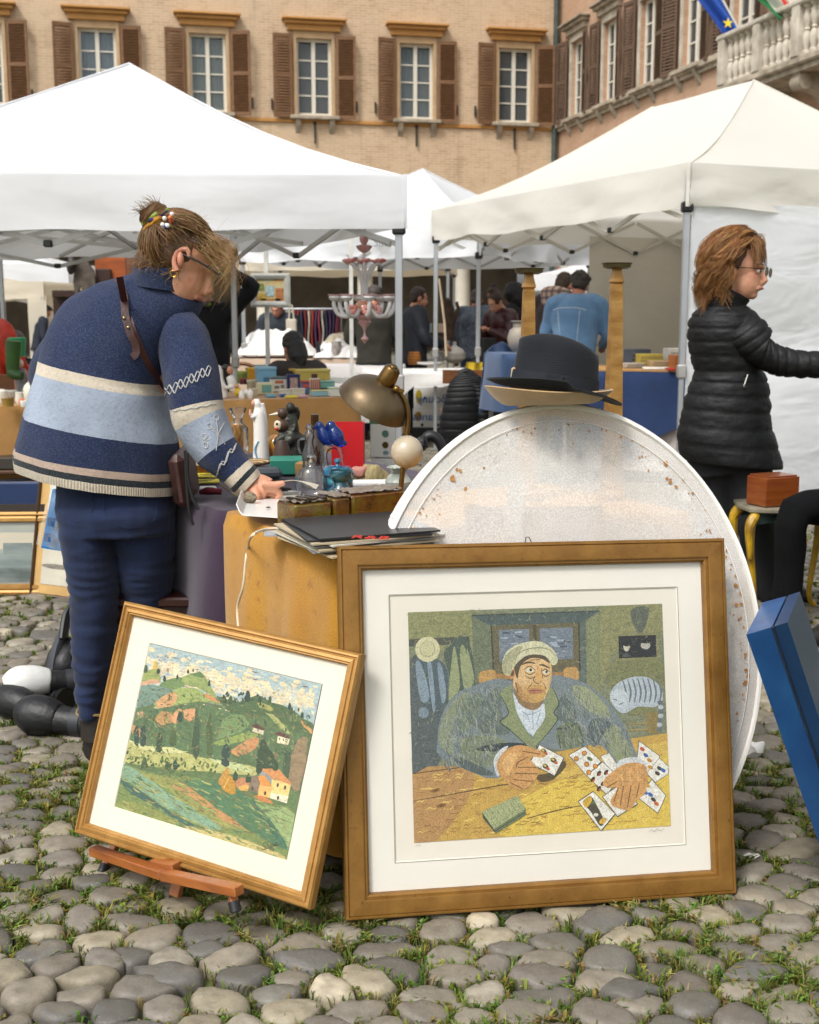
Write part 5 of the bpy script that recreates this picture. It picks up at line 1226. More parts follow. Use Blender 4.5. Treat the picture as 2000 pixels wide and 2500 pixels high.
# blue and teal pottery
r, s = turned('jar', 'dark blue lidded pottery jar with turquoise bands', 'jar', 825,1212, ZT, [(36,1212),(38,1205),(38,1162),(36,1157)], TEAL, 26)
mb = MB(); mb.lathe([(41 * s, 55 * s),(41 * s, 60 * s),(36 * s, 66 * s),(30 * s, 74 * s),(6 * s, 76 * s),(4 * s, 80 * s),(8.5 * s, 86 * s),(7 * s, 92 * s),(0.001,94 * s)], 26); mb.build('lid', M('#1d4a72', .2,.3,20, coat=.6, col2='#1f6a80'), r)
turned('vase', 'small teal glazed vase with a cupped rim before the lidded jar', 'vase', 832,1222, ZT, [(30,1222),(34,1210),(31,1198),(19,1185),(17,1176),(22,1170),(27,1164),(28,1148),(27,1146),(25,1148),(24,1162),(14,1168),(0.1,1168)], TEAL2,26)
# decanters
r, s = turned('decanter', 'round clear glass decanter with a silver collar on the table', 'decanter', 762,1215, ZT, [(20,1215),(34,1205),(42,1185),(40,1165),(28,1146),(12,1136),(10,1125)], CLR, 30,2, sy=.6)
mb = MB(); mb.lathe([(11 * s, 88 * s),(12 * s, 90 * s),(12 * s, 100 * s),(9 * s, 103 * s)], 18); mb.build('collar', M('#b9b9b6', .2, metal=1), r)
r, s = turned('cruet', 'tall clear glass cruet jug with a handle and stopper', 'cruet', 757,1190, ZT, [(20,1190),(22,1180),(17,1130),(19,1115),(14,1095),(9,1078),(13,1066),(11,1056),(7,1050),(10,1044),(6,1036),(.1,1034)], CLRD, 22,2)
mb = MB(); mb.tube([(-12 * s, 0,120 * s),(-24 * s, 0,116 * s),(-27 * s, 0,100 * s),(-20 * s, 0,82 * s)], 2.6 * s, 8,4); mb.build('handle', CLRD, r)
# glass birds on a branch
br = thing('glass_birds', 'two cobalt blue glass birds on a clear glass branch', 'figurine', gp(815,1190, ZT)); yb = br.location.y
mb = MB(); mb.tube([gp(800,1192, ZT), at(795,1150, yb), at(790,1110, yb), at(800,1090, yb), at(822,1088, yb), at(832,1105, yb), at(838,1135, yb)], [.018,.014,.012,.013,.011,.008,.003], 12,4); mb.build('branch', CLR, br, world=True)
for dx, sc in ((-16,.85),(12,1.0)):
    b = MB(); b.tube([at(800 + dx, 1040, yb), at(803 + dx, 1052, yb), at(810 + dx, 1068, yb), at(822 + dx, 1080, yb), at(836 + dx, 1082, yb)], [.012 * sc, .022 * sc, .026 * sc, .018 * sc, .004], 16,4)
    b.ball(at(796 + dx, 1040, yb), .017 * sc, 14,10); b.tube([at(788 + dx, 1042, yb), at(778 + dx, 1048, yb)], [.006,.001], 8); b.build('bird', BGL, br, world=True, voxel=.003, sm=3)
# red folder
r, s = thing_px('folder', 'upright bright red card folder behind the glass birds', 'folder', 849,1165, ZT, R(-4)); RED = M('#c4121a', .45,.06,4)
mb = MB(); mb.box((0,.0,68 * s),(78 * s, .003,136 * s)); mb.box((0,.045,66 * s),(78 * s, .003,132 * s)); mb.box((38 * s, .022,66 * s),(.003,.045,132 * s)); mb.box((-38 * s, .022,66 * s),(.003,.045,132 * s)); mb.build('folder', RED, r)
# bronze seated woman
r, s = thing_px('statuette', 'dark bronze statuette of a seated woman bending over', 'statuette', 706,1128, ZT); U = lambda u, v, d=0: V(((u - 706) * s, d * s, (1128 - v) * s))
mb = MB(); mb.tube([U(714,1062), U(716,1040), U(714,1018), U(711,1000)], [20 * s, 15 * s, 12 * s, 8 * s], 14,3); mb.ball(U(712,996,-4),(12 * s, 12 * s, 14 * s)); mb.tube([U(722,1022,-4), U(722,1045,-12), U(708,1062,-16), U(690,1078,-18)], [6 * s, 5.5 * s, 4.5 * s, 4 * s], 10,3); mb.tube([U(704,1022,-4), U(692,1038,-14), U(686,1058,-16)], [6 * s, 5 * s, 4 * s], 10,3)
mb.tube([U(714,1062), U(694,1068,-16), U(680,1078,-18), U(688,1100,-14), U(682,1122,-10)], [15 * s, 13 * s, 11 * s, 8 * s, 6 * s], 12,3); mb.tube([U(720,1064), U(712,1072,-20), U(700,1090,-20), U(704,1118,-16)], [15 * s, 13 * s, 10 * s, 7 * s], 12,3); mb.lathe([(28 * s, 0),(32 * s, 10 * s),(28 * s, 40 * s),(30 * s, 62 * s),(18 * s, 70 * s)], 14,(12 * s, 4 * s, 0)); mb.tube([U(722,996,2), U(728,1010,6), U(726,1030,8)], [8 * s, 7 * s, 3 * s], 8,3)
mb.build('figure', BRONZE, r, voxel=.0035, sm=2); mb = MB(); mb.lathe([(36 * s, -6 * s),(38 * s, -2 * s),(36 * s, 3 * s)], 24, sy=.8); mb.build('plinth', BRONZE, r)
# Madonna
r, s = thing_px('statuette', 'tall white porcelain statuette of a veiled praying woman', 'statuette', 637,1122, ZT); U = lambda u, v, d=0: V(((u - 637) * s, d * s, (1122 - v) * s))
mb = MB(); mb.tube([U(638,1122), U(638,1090), U(637,1050), U(634,1010), U(632,996), U(630,984), U(630,974)], [21 * s, 19 * s, 17 * s, 14 * s, 9 * s, 10 * s, 6 * s], 18,3); mb.tube([U(630,1010,-8), U(620,1018,-14), U(618,1008,-14)], [6 * s, 5 * s, 3 * s], 8,3); mb.tube([U(640,985,4), U(648,1030,4), U(650,1100,2)], [8 * s, 7 * s, 5 * s], 8,3); mb.build('robe', PORC, r, voxel=.003, sm=2)
mb = MB(); mb.ball(U(623,984,-4),(6 * s, 6 * s, 8 * s)); mb.tube([U(616,1012,-15), U(615,998,-15)], [4 * s, 2 * s], 8); mb.build('face', M('#d9a184', .4), r)
mb = MB(); mb.tube([U(632,1120,-20), U(625,1095,-19), U(634,1075,-18)], 2.2 * s, 6,4); mb.build('sash', M('#7fb0c8', .3), r); mb = MB(); mb.lathe([(24 * s, -5 * s),(24 * s, 0),(20 * s, 2 * s)], 20); mb.build('plinth', BLACKP, r)
# amber vase, glass stopper, bottles and odd boxes
turned('tumbler', 'brown amber textured glass tumbler by the woman\'s sleeve', 'glass', 574,1112, ZT, [(18,1112),(21,1108),(22,1040),(21,1036),(19,1040),(18,1104)], M('#5d3a17', .15,.5,60,.6,90, coat=.7, col2='#b98a45', stretch=(1,1,.4)), 22)
turned('decanter', 'square shouldered clear decanter behind the amber tumbler', 'decanter', 582,1100, ZT, [(24,1100),(26,1090),(25,1045),(12,1030),(11,1018),(20,1004),(22,996),(.1,995)], CLR, 8)
turned('bottle', 'brown glass bottle neck sticking up behind the glass birds', 'bottle', 770,1130, ZT, [(22,1130),(24,1120),(22,1072),(10,1056),(9,1040),(10,1034),(10,1012),(8,1011)], M('#3a2410', .12,.2,8, coat=.8), 20)
r, s = thing_px('toy_bird', 'round painted wooden toy bird with a long white beak', 'toy', 688,1075, ZT + .10)
mb = MB(); mb.lathe([(24 * s, -60 * s),(20 * s, -20 * s),(12 * s, 0)], 14); mb.ball((0,0,36 * s),(19 * s, 17 * s, 17 * s)); mb.ball((3 * s, 0,66 * s),(13 * s, 12 * s, 14 * s)); mb.build('body', M('#4a3324', .5,.2), r)
for nm, c, rr_, m_ in (('eye_patch', (-8 * s, -14 * s, 38 * s),(9 * s, 5 * s, 12 * s), '#e4d3b4'),('eye', (-9 * s, -19 * s, 42 * s),(3 * s, 2 * s, 3.4 * s), '#15120f'),('cheek', (-10 * s, -19 * s, 30 * s),(5 * s, 2 * s, 3.4 * s), '#c2321f')): mb = MB(); mb.ball(c, rr_); mb.build(nm, M(m_, .4), r)
mb = MB(); mb.tube([(-6 * s, -2 * s, 66 * s),(-30 * s, -4 * s, 62 * s)], [4 * s, .8 * s], 8); mb.build('beak', M('#e8dfcb', .4), r)
turned('glass_paperweight', 'orange and yellow swirled glass globe beside the bronze figure', 'paperweight', 672,1118, ZT, [(8,1118),(20,1108),(25,1090),(20,1072),(8,1062),(.1,1061)], M('#b9541f', .1,.5,30, coat=.9, col2='#e0b23a'), 20)
boxed('tray', 'flat teal green box under the bronze statuette', 'box', 660,742,1122,1160, ZT, .12, M('#2c8a74', .6), R(6)); boxed('box', 'small pale wooden box beside the glass decanter', 'box', 720,752,1130,1168, ZT, .05, PINE, R(-8)); boxed('case', 'low slate grey spectacle case on the purple cloth', 'case', 622,690,1146,1172, ZT, .08, M('#4d555c', .5), R(10), bev=.012)
r, s = thing_px('wicker_plate', 'pale wicker plate under the white statuette', 'plate', 612,1140, ZT)
for i in range(7): mb = MB(); q = (14 + 6 * i) * s; mb.tube([(q * math.cos(t), q * math.sin(t), .006 + i * .002) for t in (2 * math.pi * j / 26 for j in range(27))], 3.2 * s, 6, cap=False); mb.build('strand', M('#c9a97a' if i % 2 else '#5f472c', .7), r)
turned('vase', 'grey green marbled ceramic vase with a flared square neck behind the lamp arm', 'vase', 972,1196, ZT, [(26,1196),(33,1185),(34,1174),(24,1160),(17,1155),(28,1140),(27,1138),(14,1154)], M('#5d6a60', .15,.5,14, coat=.7, col2='#cfd3c8'), 24)
r, s = thing_px('paper_roll', 'white paper tube lying behind the pottery', 'roll', 905,1182, ZT + .02); mb = MB(); mb.tube([(-46 * s, 0,0),(46 * s, .01,0)], 11 * s, 18); mb.build('tube', M('#e9e8e6', .6), r)
r, s = thing_px('cloth_pouch', 'crumpled striped beige cloth behind the paper tube', 'cloth', 905,1196, ZT); mb = MB(); mb.ball((0,.05,.03),(.055,.035,.045), 24,14); mb.jitter(.022,26,2); mb.build('fabric', M('#a89a70', .9,.3,30,.3,60, stretch=(3,1,1), col2='#7d6f49'), r)
mb = MB(); mb.ball((-.03,.03,.055),(.03,.02,.018)); mb.jitter(.01,30,3); mb.build('fold', M('#b77f74', .8), r)
# amber glass slab sculpture
r = thing('glass_slab', 'long rough slab of amber and brown cast glass', 'sculpture', gp(850,1275, ZT + .012)); za = ZT + .012
a0, a1 = gp(722,1292, za), gp(985,1262, za); d = (a1 - a0).normalized(); nrm = V((-d.y, d.x, 0)); L = (a1 - a0).length
def mat_slab():
    m, nt, b = newmat('m_slab'); co = coords(nt); n1 = tex(nt, co, 22,5,.65).outputs[0]; n2 = tex(nt, co, 70,4,.7).outputs[0]
    nt.links.new(ramp(nt, n1,[(.25, rgb('#2a1a08')),(.45, rgb('#6d4410')),(.6, rgb('#6a5c12')),(.8, rgb('#8f4a10'))]), b.inputs['Base Color']); b.inputs['Roughness'].default_value = .12; b.inputs['Coat Weight'].default_value = .8; b.inputs['Transmission Weight'].default_value = .15; bump(nt, b, n2,.45,.006); return m
SLAB = mat_slab(); CRUST = M('#8d8070', .35,.35,30,.8,60, col2='#5b4a34', coat=.4)
for i, (t0, t1, hh) in enumerate(((0,.33,.062),(.345,.50,.068),(.515,1.02,.072))):
    mb = MB(); c = a0 + d * L * (t0 + t1) / 2 + nrm * .05 + V((0,0, hh / 2)); mb.box(c, (L * (t1 - t0), .1, hh), Matrix((d, nrm, V((0,0,1)))).transposed(), bev=.006); mb.build('block', SLAB, r, world=True)
    c2 = a0 + d * L * (t0 + t1) / 2 + nrm * .05 + V((0,0, hh + .003)); mb = MB(); mb.grid(lambda u, v: c2 + d * L * (t1 - t0) * (u - .5) * .99 + nrm * .098 * (v - .5) + V((0,0,.007 * noise.noise(V((u * 9 * (t1 - t0) * 3, v * 6, i))) + .002)), 18,8); mb.build('crust', CRUST, r, world=True)
for k_ in range(3):
    c = a0 + d * L * (.09 + .08 * k_) + nrm * .04 + V((0,0,.068)); mb = MB(); mb.box(c, (.018,.07,.01), Matrix((d, nrm, V((0,0,1)))).transposed() @ Euler((0,0, R(18))).to_matrix(), bev=.003); mb.build('groove', M('#2c1d0d', .2), r, world=True)
# records
rec = thing('record_stack', 'stack of old record sleeves at the corner of the mustard table', 'records', gp(820,1350, ZT)); rr_ = random.Random(2)
c0 = gp(835,1332, ZT)
for i in range(9):
    mb = MB(); a = R(24 + rr_.uniform(-7,7)); mb.box((c0.x + .03 + rr_.uniform(-.015,.012), c0.y + .05 + rr_.uniform(-.012,.012), ZT + .003 + i * .0048),(.30,.30,.0038),(0,0, a)); mb.build('sleeve', [M('#b9aa8c', .8), M('#9b9b9c', .4), M('#c8c2b4', .8), M('#2b2b2d', .35)][(i % 3) if i < 7 else 3], rec, smooth=False, world=True)
lettering('R&B', .05, M('#c8321f', .6), rec, gp(905,1312, ZT + .05),(1,-.2,0),(.2,1,0), .0006)
r, s = thing_px('cardboard', 'grey card sheet sticking out under the glass slab', 'card', 690,1310, ZT); mb = MB(); mb.box((.03,.03,.004),(.16,.07,.003),(0,0, R(8))); mb.build('sheet', M('#a6a8aa', .6), r)
# white tray, papers, tape and leaflets under her hand
r = thing('tray', 'white enamel tray with a bent rim under the woman\'s hand', 'tray', gp(640,1235, ZT)); q0 = [gp(578,1262, ZT + .02), gp(722,1272, ZT + .02), gp(735,1200, ZT + .02), gp(600,1195, ZT + .02)]
mb = MB(); mb.grid(lambda u, v: lerp(lerp(q0[0], q0[1], u), lerp(q0[3], q0[2], u), v) + V((0,0,.028 * max(0,(.12 - u) / .12) ** 2 + .006 * (1 - v))), 20,10); mb.build('dish', M('#e8e7e2', .3,.04, coat=.3), r, world=True, solid=.003)
mb = MB(); mb.box(lerp(q0[0], q0[2], .5) + V((0,0,-.012)),(.13,.10,.012)); mb.build('foot', BLACKP, r, world=True)
r, s = thing_px('wax_paper', 'sheet of translucent cream wrapping paper on the tray', 'paper', 690,1205, ZT + .03); mb = MB(); mb.grid(lambda u, v: (-.05 + u * .15,-.02 + v * .10,.012 + .03 * math.sin(u * 3) * (1 - v * .5)), 14,8); mb.build('sheet', M('#e3dcc3', .35,.06), r, solid=.001)
r, s = thing_px('kraft_paper', 'curled piece of tan card beside the tray', 'card', 556,1215, ZT); mb = MB(); mb.grid(lambda u, v: (-.03 + u * .055 + v * .04,-.03 + v * .11 * (-1) + .08,.005 + .03 * (1 - u) ** 2), 10,6); mb.build('sheet', M('#b5a066', .7,.1), r, solid=.0015)
r, s = thing_px('trinket', 'small crumpled dried leaf pinched in the woman\'s fingers', 'leaf', 612,1225, ZT + .03); mb = MB(); mb.ball((0,0,.012),(.02,.014,.015)); mb.jitter(.012,60); mb.build('leaf', M('#8d8069', .8,.3,60,.4), r)
r, s = thing_px('button', 'small green button lying on the white tray', 'button', 655,1240, ZT + .03); mb = MB(); mb.lathe([(.006,0),(.007,.002),(.003,.004)], 12); mb.build('disc', M('#4e5f55', .4), r)
r, s = thing_px('brooch', 'blue and black enamel brooch at the edge of the tray', 'brooch', 695,1198, ZT + .03); mb = MB(); mb.ball((0,0,.004),(.02,.008,.006)); mb.jitter(.004,90); mb.build('pin', M('#22304d', .2,.4,50, coat=.6), r)
for i, (u, v, rz, c, lab) in enumerate(((492,1178,.2, '#d9c72f', 'yellow leaflet on the purple cloth nearest the sweater'),(510,1163,-.15, '#e2cf46', 'yellow leaflet lying behind the other yellow one'))):
    r, s = thing_px('leaflet', lab, 'leaflet', u, v, ZT + .004 * i, rz); mb = MB(); mb.box((0,0,.004),(.115,.075,.004)); mb.build('sheet', M(c, .6), r, smooth=False)
    for k_ in range(3): mb = MB(); mb.box((-.01 + .012 * k_, -.02 + .018 * k_, .0068),(.06,.004,.0008)); mb.build('print', M('#3d3a26', .8), r, smooth=False)
boxed('booklet', 'white printed booklet at the edge of the purple cloth', 'booklet', 488,530,1192,1200, ZT, .06, M('#dcdad6', .6), .2); r, s = thing_px('pouch', 'small dark red velvet pouch beside the booklet', 'pouch', 512,1208, ZT); mb = MB(); mb.tube([(-.03,0,.009),(0,0,.012),(.035,.004,.009)], [.007,.012,.008], 12,4); mb.jitter(.003,60); mb.build('velvet', M('#6b1a24', .9,.2), r)
boxed('trinket_box', 'tortoiseshell brown box with a light lid beside the sleeve', 'box', 452,522,1128,1162, ZT, .09, M('#8a4f14', .2,.5,40, col2='#2e1a08', coat=.5), .15, lid=M('#d8d2c6', .4), lidh=.3)
# white flex hanging down the mustard cloth
# planter on a stool under the purple cloth
MAHO = M('#3c1a14', .35,.25,5, stretch=(1,1,5), coat=.3); st = thing('stool', 'dark mahogany stool under the table beside the jeans', 'stool', (-.70,3.78,0)); mb = MB(); mb.box((0,0,.485),(.42,.36,.03), bev=.006); mb.build('seat', MAHO, st)
for x in (-.17,.17):
    for y in (-.14,.14): mb = MB(); mb.box((x, y, .235),(.045,.045,.47), bev=.004); mb.build('leg', MAHO, st)
for y in (-.14,.14): mb = MB(); mb.box((0, y, .43),(.295,.025,.07)); mb.build('apron', MAHO, st)
r, s = turned('planter', 'painted tin planter with a turquoise rim on the stool', 'planter', 440,1372,.5,[(26,1372),(28,1360),(36,1275),(40,1262),(43,1258),(43,1250),(39,1252),(34,1275)], M('#27452c', .35,.5,22, col2='#8a4a24', coat=.3), 24)
mb = MB(); mb.tube([(41 * s * math.cos(t), 41 * s * math.sin(t), 120 * s) for t in (2 * math.pi * j / 28 for j in range(29))], 3 * s, 8, cap=False); mb.build('rim', M('#4b95a5', .3), r); mb = MB(); mb.lathe([(36 * s, 108 * s),(.001,112 * s)], 20); mb.build('lining', M('#69b3d4', .4), r)
boxed('ruler_box', 'pale folded ruler lying on the stool', 'ruler', 440,490,1355,1362,.5,.05, M('#c9c4a8', .5), -.15)
# candlesticks
GOLDW = M('#bf9558', .38,.2,10,.1,50, metal=.45, stretch=(1,1,3), col2='#8b6228'); PEWT = M('#7d7358', .3,.25,12, metal=.8)
for u, v, vb, lab in ((1292,655,1120, 'tall square brass candlestick left of the navy hat'),(1507,642,1120, 'tall square brass candlestick right of the navy hat')):
    p = at(u, v, 3.62); r = thing('candlestick', lab, 'candlestick', (p.x, p.y, ZT), R(12), 'candlesticks on the mustard table'); H_ = p.z - ZT; s = 3.62 / F
    mb = MB(); mb.lathe([(.001, H_ - 12 * s),(24 * s, H_ - 14 * s),(33 * s, H_ - 10 * s),(35 * s, H_ - 2 * s),(38 * s, H_),(36 * s, H_ + .001),(32 * s, H_ - 6 * s),(.001, H_ - 8 * s)], 32); mb.build('drip_tray', PEWT, r)
    rr = [[V((sx * w_ * s, sy * w_ * s, z)) for sx, sy in ((-1,-1),(1,-1),(1,1),(-1,1))] for w_, z in ((9, H_ - 12 * s),(9, H_ - 20 * s),(14, H_ - 44 * s),(10, H_ - 50 * s),(12, H_ - 52 * s),(21,.03),(27,.02),(27,0))]
    mb = MB(); mb.loft(rr); mb.build('stem', GOLDW, r, ang=20)
# ================================================================ STALLS BEHIND
ZB = .8
bc = [(-2.9,7.05),(-.33,8.0),(-.52,8.75),(-3.1,7.85)]
table('long table under the burlap cloth', bc, ZB - .004, PINE); cloth('tablecloth', 'brown burlap cloth on the long table of tins', bc, ZB, .55, BURL, .022,5,8, step=.05)
cloth('tablecloth', 'navy under-cloth showing below the burlap', [(-2.85,7.1),(-.37,8.02),(-.54,8.7),(-3.05,7.8)], ZB - .01,.74, NAVY, .015,6,8, step=.06)
PRN = M
def tin(lab, u0, u1, vt, vb, dep, c, lid=None, front=None, name='tin_box', rz=0): return boxed(name, lab, 'tin', u0, u1, vt, vb, ZB + .003, dep, M(c, .35,.08,6, coat=.2), rz + .3, lid=M(lid, .35) if lid else None, group='tins on the burlap table', front=front)
tin('tall pale blue tin at the back of the burlap table', 630,676,896,946,.12, '#7fb3cf', '#93c3da', [(-.2,.3,.15,.5, M('#4c7f9f'))])
tin('long yellow tin with a dark bird picture', 722,808,902,945,.14, '#c9b257', '#d8c46c', [(-.05,.12,.2,.75, M('#5a3430')),(.2,.35,.1,.4, M('#4a4a44'))])
tin('gold rimmed grey tin between the blue and yellow tins', 676,722,900,944,.1, '#b8b4b0', '#c89a44'); tin('yellow tin printed with oranges', 604,632,898,930,.08, '#d8b52c', None, [(-.35,.35,.1,.9, M('#d2691a', .4,.4,60, col2='#d9b12c'))])
tin('navy tin with an oval portrait', 702,734,914,956,.06, '#1a2458', None, [(-.3,.3,.15,.8, M('#c7a9a0', .5,.3,60))]); tin('white tin printed with red flowers', 662,702,920,956,.06, '#d8d6cf', '#5f7378', [(-.25,.25,.55,.75, M('#c46a3a')),(-.3,.0,.2,.4, M('#6d7a5a')),(.1,.3,.25,.45, M('#8a7a60'))])
tin('cream tin with a little blue landscape', 628,668,934,963,.05, '#d8d3ac', None, [(-.2,.38,.15,.8, M('#5a9fb8', .5,.3,40, col2='#7a9a60'))]); tin('low turquoise tin at the right of the table', 782,818,930,948,.08, '#7fb8aa', '#95c9bb'); tin('pale blue oval tin at the front right', 762,806,953,967,.07, '#8fb9c4', '#d8cf8a')
tin('small cream tin at the front centre', 684,712,951,966,.06, '#d4cfb8', '#e0dcc8'); tin('cream tin beside the red striped packet', 713,746,949,966,.06, '#d0c9b4', '#ddd6c4'); tin('flat yellow tin at the table edge', 698,728,966,972,.05, '#d7c433'); tin('flat pink tin beside the yellow one', 730,752,965,971,.05, '#c99aa6'); tin('flat blue tin lying at the front', 618,642,955,962,.06, '#5f9fbd', '#78b4cc'); tin('long flat blue tin in front of the landscape tin', 650,676,963,970,.05, '#6d9fb5'); tin('flat dark blue tin near the table edge', 684,700,962,969,.04, '#2b5aa0')
tin('red and white striped packet of candles', 757,782,924,950,.05, '#dccdb8', None, [(-.42 + .2 * i, -.32 + .2 * i, .02,.9, M('#b8402f')) for i in range(5)], 'packet'); tin('blue and red spice tin', 737,756,930,962,.05, '#3f6a94', '#b0433a', [(-.4,.4,.5,.75, M('#c44a3c'))]); tin('white flat tin at the far right of the burlap', 806,850,946,968,.08, '#d6d8cc', '#c8d4b8'); tin('grey tin lid standing behind the blue tin', 612,700,890,900,.1, '#5f6d6a')
for lab, u, vb, rw, h, c, l in (('green topped round tin behind the orange tin', 592,936,13,30, '#7d8a3a', '#a0b04a'),('tall round beige tin in front of the oranges tin', 616,952,13,25, '#a99d7d', '#c4bb9d'),('dark round tin with a red label', 597,938,12,14, '#5f2320', '#b5423a'),('small round cream tin beside the doll', 618,966,12,18, '#cfc3a0', '#ddd2b4')):
    r, s = turned('round_tin', lab, 'tin', u, vb, ZB + .003,[(rw, vb),(rw, vb - h * .8)], M(c, .35,.1), 18, group='tins on the burlap table'); mb = MB(); mb.lathe([((rw + .8) * s, h * .8 * s),((rw + .8) * s, h * s)], 18); mb.build('lid', M(l, .35), r)
# porcelain figures at the left end of the tins
r, s = thing_px('figurine', 'white porcelain couple embracing at the end of the tin table', 'figurine', 548,972, ZB); U = lambda u, v, d=0: V(((u - 548) * s, d * s, (972 - v) * s))
mb = MB(); mb.tube([U(545,972), U(540,950), U(533,925), U(536,905), U(530,898)], [14 * s, 15 * s, 15 * s, 11 * s, 9 * s], 14,3); mb.tube([U(570,955), U(566,930), U(560,918)], [9 * s, 11 * s, 8 * s], 12,3); mb.tube([U(540,925,-10), U(552,945,-12), U(572,942,-8)], [6 * s, 5 * s, 4 * s], 10,3); mb.build('bodies', PORC, r, voxel=.004, sm=2)
mb = MB(); mb.ball(U(564,904,-4),(8 * s, 8 * s, 10 * s)); mb.build('face', M('#c98f6f', .4), r); mb = MB(); mb.tube([U(545,900), U(555,898,2), U(556,920,4), U(553,930,4)], [5 * s, 9 * s, 8 * s, 4 * s], 10,3); mb.build('hair', M('#1a1714', .3), r)
r, s = thing_px('doll', 'doll lying on its back with white shoes and yellow dress', 'doll', 592,972, ZB); U = lambda u, v, d=0: V(((u - 592) * s, d * s, (972 - v) * s))
mb = MB(); mb.tube([U(575,958), U(588,956)], [11 * s, 10 * s], 12,2); mb.build('dress', M('#d8b52a', .6), r); mb = MB(); mb.tube([U(588,955,-3), U(593,965,-14)], [6 * s, 7 * s], 10); mb.ball(U(593,966,-16),(8 * s, 6 * s, 13 * s)); mb.tube([U(600,955,-3), U(612,962,-10)], [6 * s, 7 * s], 10); mb.ball(U(613,962,-12),(8 * s, 6 * s, 13 * s)); mb.build('legs', PORC, r, voxel=.004, sm=1); mb = MB(); mb.ball(U(577,942,-3),(8 * s, 7 * s, 6 * s)); mb.build('head', M('#d3a184', .5), r)
# left end: crockery
for lab, u, vb, pr, c, c2 in (('gilt footed bowl at the left end of the burlap table', 20,992,[(13,992),(15,975),(17,972)], '#9d7f3a', None),('white footed tureen behind the gilt bowl', 20,973,[(16,973),(22,968),(24,955),(20,952)], '#dcd8cc', None),('pale green lidded tea jar beside the sweater', 78,985,[(14,985),(19,975),(20,950),(16,940),(12,937),(10,934),(4,932),(4,926),(.1,925)], '#d6d6c4', None),('white cup with orange fruit beside the tea jar', 62,993,[(10,993),(13,984),(13,978),(.1,977)], '#e4e0d8', None),('small white jug in front of the figurine', 48,985,[(8,985),(11,975),(9,962),(10,958),(8,957)], '#dedbd0', None),('white plate stack at the very left edge', 4,985,[(14,985),(16,975),(15,955),(8,950)], '#d8d4c6', None)):
    turned('crockery', lab, 'crockery', u, vb, ZB + .003, pr, M(c, .25,.1, coat=.3), 18)
mb = MB(); o_ = gp(52,990, ZB); mb.ball(o_ + V((0,.02,.02)),(.022,.02,.02)); o = mb.build('orange', M('#d9621c', .5), None); tag(o, 'orange glass fruit among the white crockery', 'fruit')
r, s = thing_px('figurine', 'small figurine in a striped grey dress and pink shawl', 'figurine', 55,965, ZB); U = lambda u, v, d=0: V(((u - 55) * s, d * s, (965 - v) * s))
mb = MB(); mb.tube([U(55,965), U(56,930), U(56,900)], [14 * s, 13 * s, 9 * s], 14,3); mb.build('dress', M('#3d4246', .5,.4,60, stretch=(6,1,.2), col2='#8a8f90'), r); mb = MB(); mb.tube([U(42,955), U(42,920), U(48,902)], [5 * s, 5 * s, 4 * s], 8,3); mb.tube([U(72,935), U(68,915), U(62,902)], [5 * s, 5 * s, 4 * s], 8,3); mb.build('shawl', M('#b98a80', .6), r); mb = MB(); mb.ball(U(52,888),(10 * s, 9 * s, 11 * s)); mb.build('head', M('#d8c4b0', .5), r)
# sloping frame and tray leaning at the left
boxed('picture_frame', 'wooden framed panel propped at the back of the left stall', 'frame', -20,42,914,960, ZB, .03, M('#7a4a22', .5), .1)
# cartons at the end of the burlap table
CARD = M('#d9d9d4', .75,.05,4); KRAFT = M('#a98050', .85,.1)
def carton(lab, u0, u1, vt, vb, Y, dep, mat, front=None, z=None, rz=-.1):
    p = at((u0 + u1) / 2, vb, Y); r = thing('carton', lab, 'carton', p, (0,0, rz), 'fruit cartons behind the stalls'); s = dist_(p) / F; w_, h = (u1 - u0) * s, (vb - vt) * s
    mb = MB(); mb.box((0, dep / 2, h / 2),(w_, dep, h), bev=.004); mb.build('box', mat, r)
    for q in front or []:
        m_ = q[-1]; mb = MB(); cx, cz = w_ * q[0], h * q[1]
        mb.lathe([(.001,0),(1,0)], 22,(0,0,0)); mb.v = [(cx + x * w_ * q[2], -.003, cz + y * h * q[3]) for x, y, z_ in mb.v]; mb.build(q[4], m_, r, smooth=False)
    return r
LOGO = M('#3f86b8', .5,.3,60, col2='#8fae52'); HOLE = M('#1c1712', .9); YELP = M('#dcc52c', .5,.1)
ca_ = carton('green carton with a script brand on the carton pile', 902,968,1000,1036,8.75,.3, M('#4d8a5c', .8), [(.1,.1,.05,.14, 'hand_hole', HOLE)]); cc = at(934,1018,8.72)
lettering('Alba', .085, M('#c9d28a', .6), ca_, cc, (1,-.1,0),(0,.15,1), .001)
carton('white fruit carton with an oval sticker, upper of two', 904,964,1036,1117,8.74,.3, CARD, [(.12,.72,.14,.11, 'sticker', LOGO),(.12,.38,.13,.1, 'hand_hole', M('#8a6a1c', .7,.5,90, col2='#241a10')),(.14,.15,.12,.07, 'sticker', M('#a9c9d6', .6))])
carton('white fruit carton with an oval sticker, lower of two', 906,966,1120,1205,8.73,.3, CARD, [(.1,.75,.14,.11, 'sticker', LOGO),(.12,.42,.13,.08, 'hand_hole', HOLE)])
carton('plain brown carton behind the white ones', 960,985,1000,1060,9.6,.3, KRAFT)
c_ = carton('white banana carton with blue lettering, upper one', 1010,1082,945,998,12.9,.4, CARD, [(-.33,.55,.11,.33, 'banana_print', YELP),(-.12,.5,.045,.07, 'hand_hole', HOLE)]); p_ = at(1056,974,12.88)
lettering('Bouny', .13, M('#3f6aa8', .6), c_, p_ + V((0,0,0)),(1,-.1,0),(0,.15,1), .001, mirror=True)
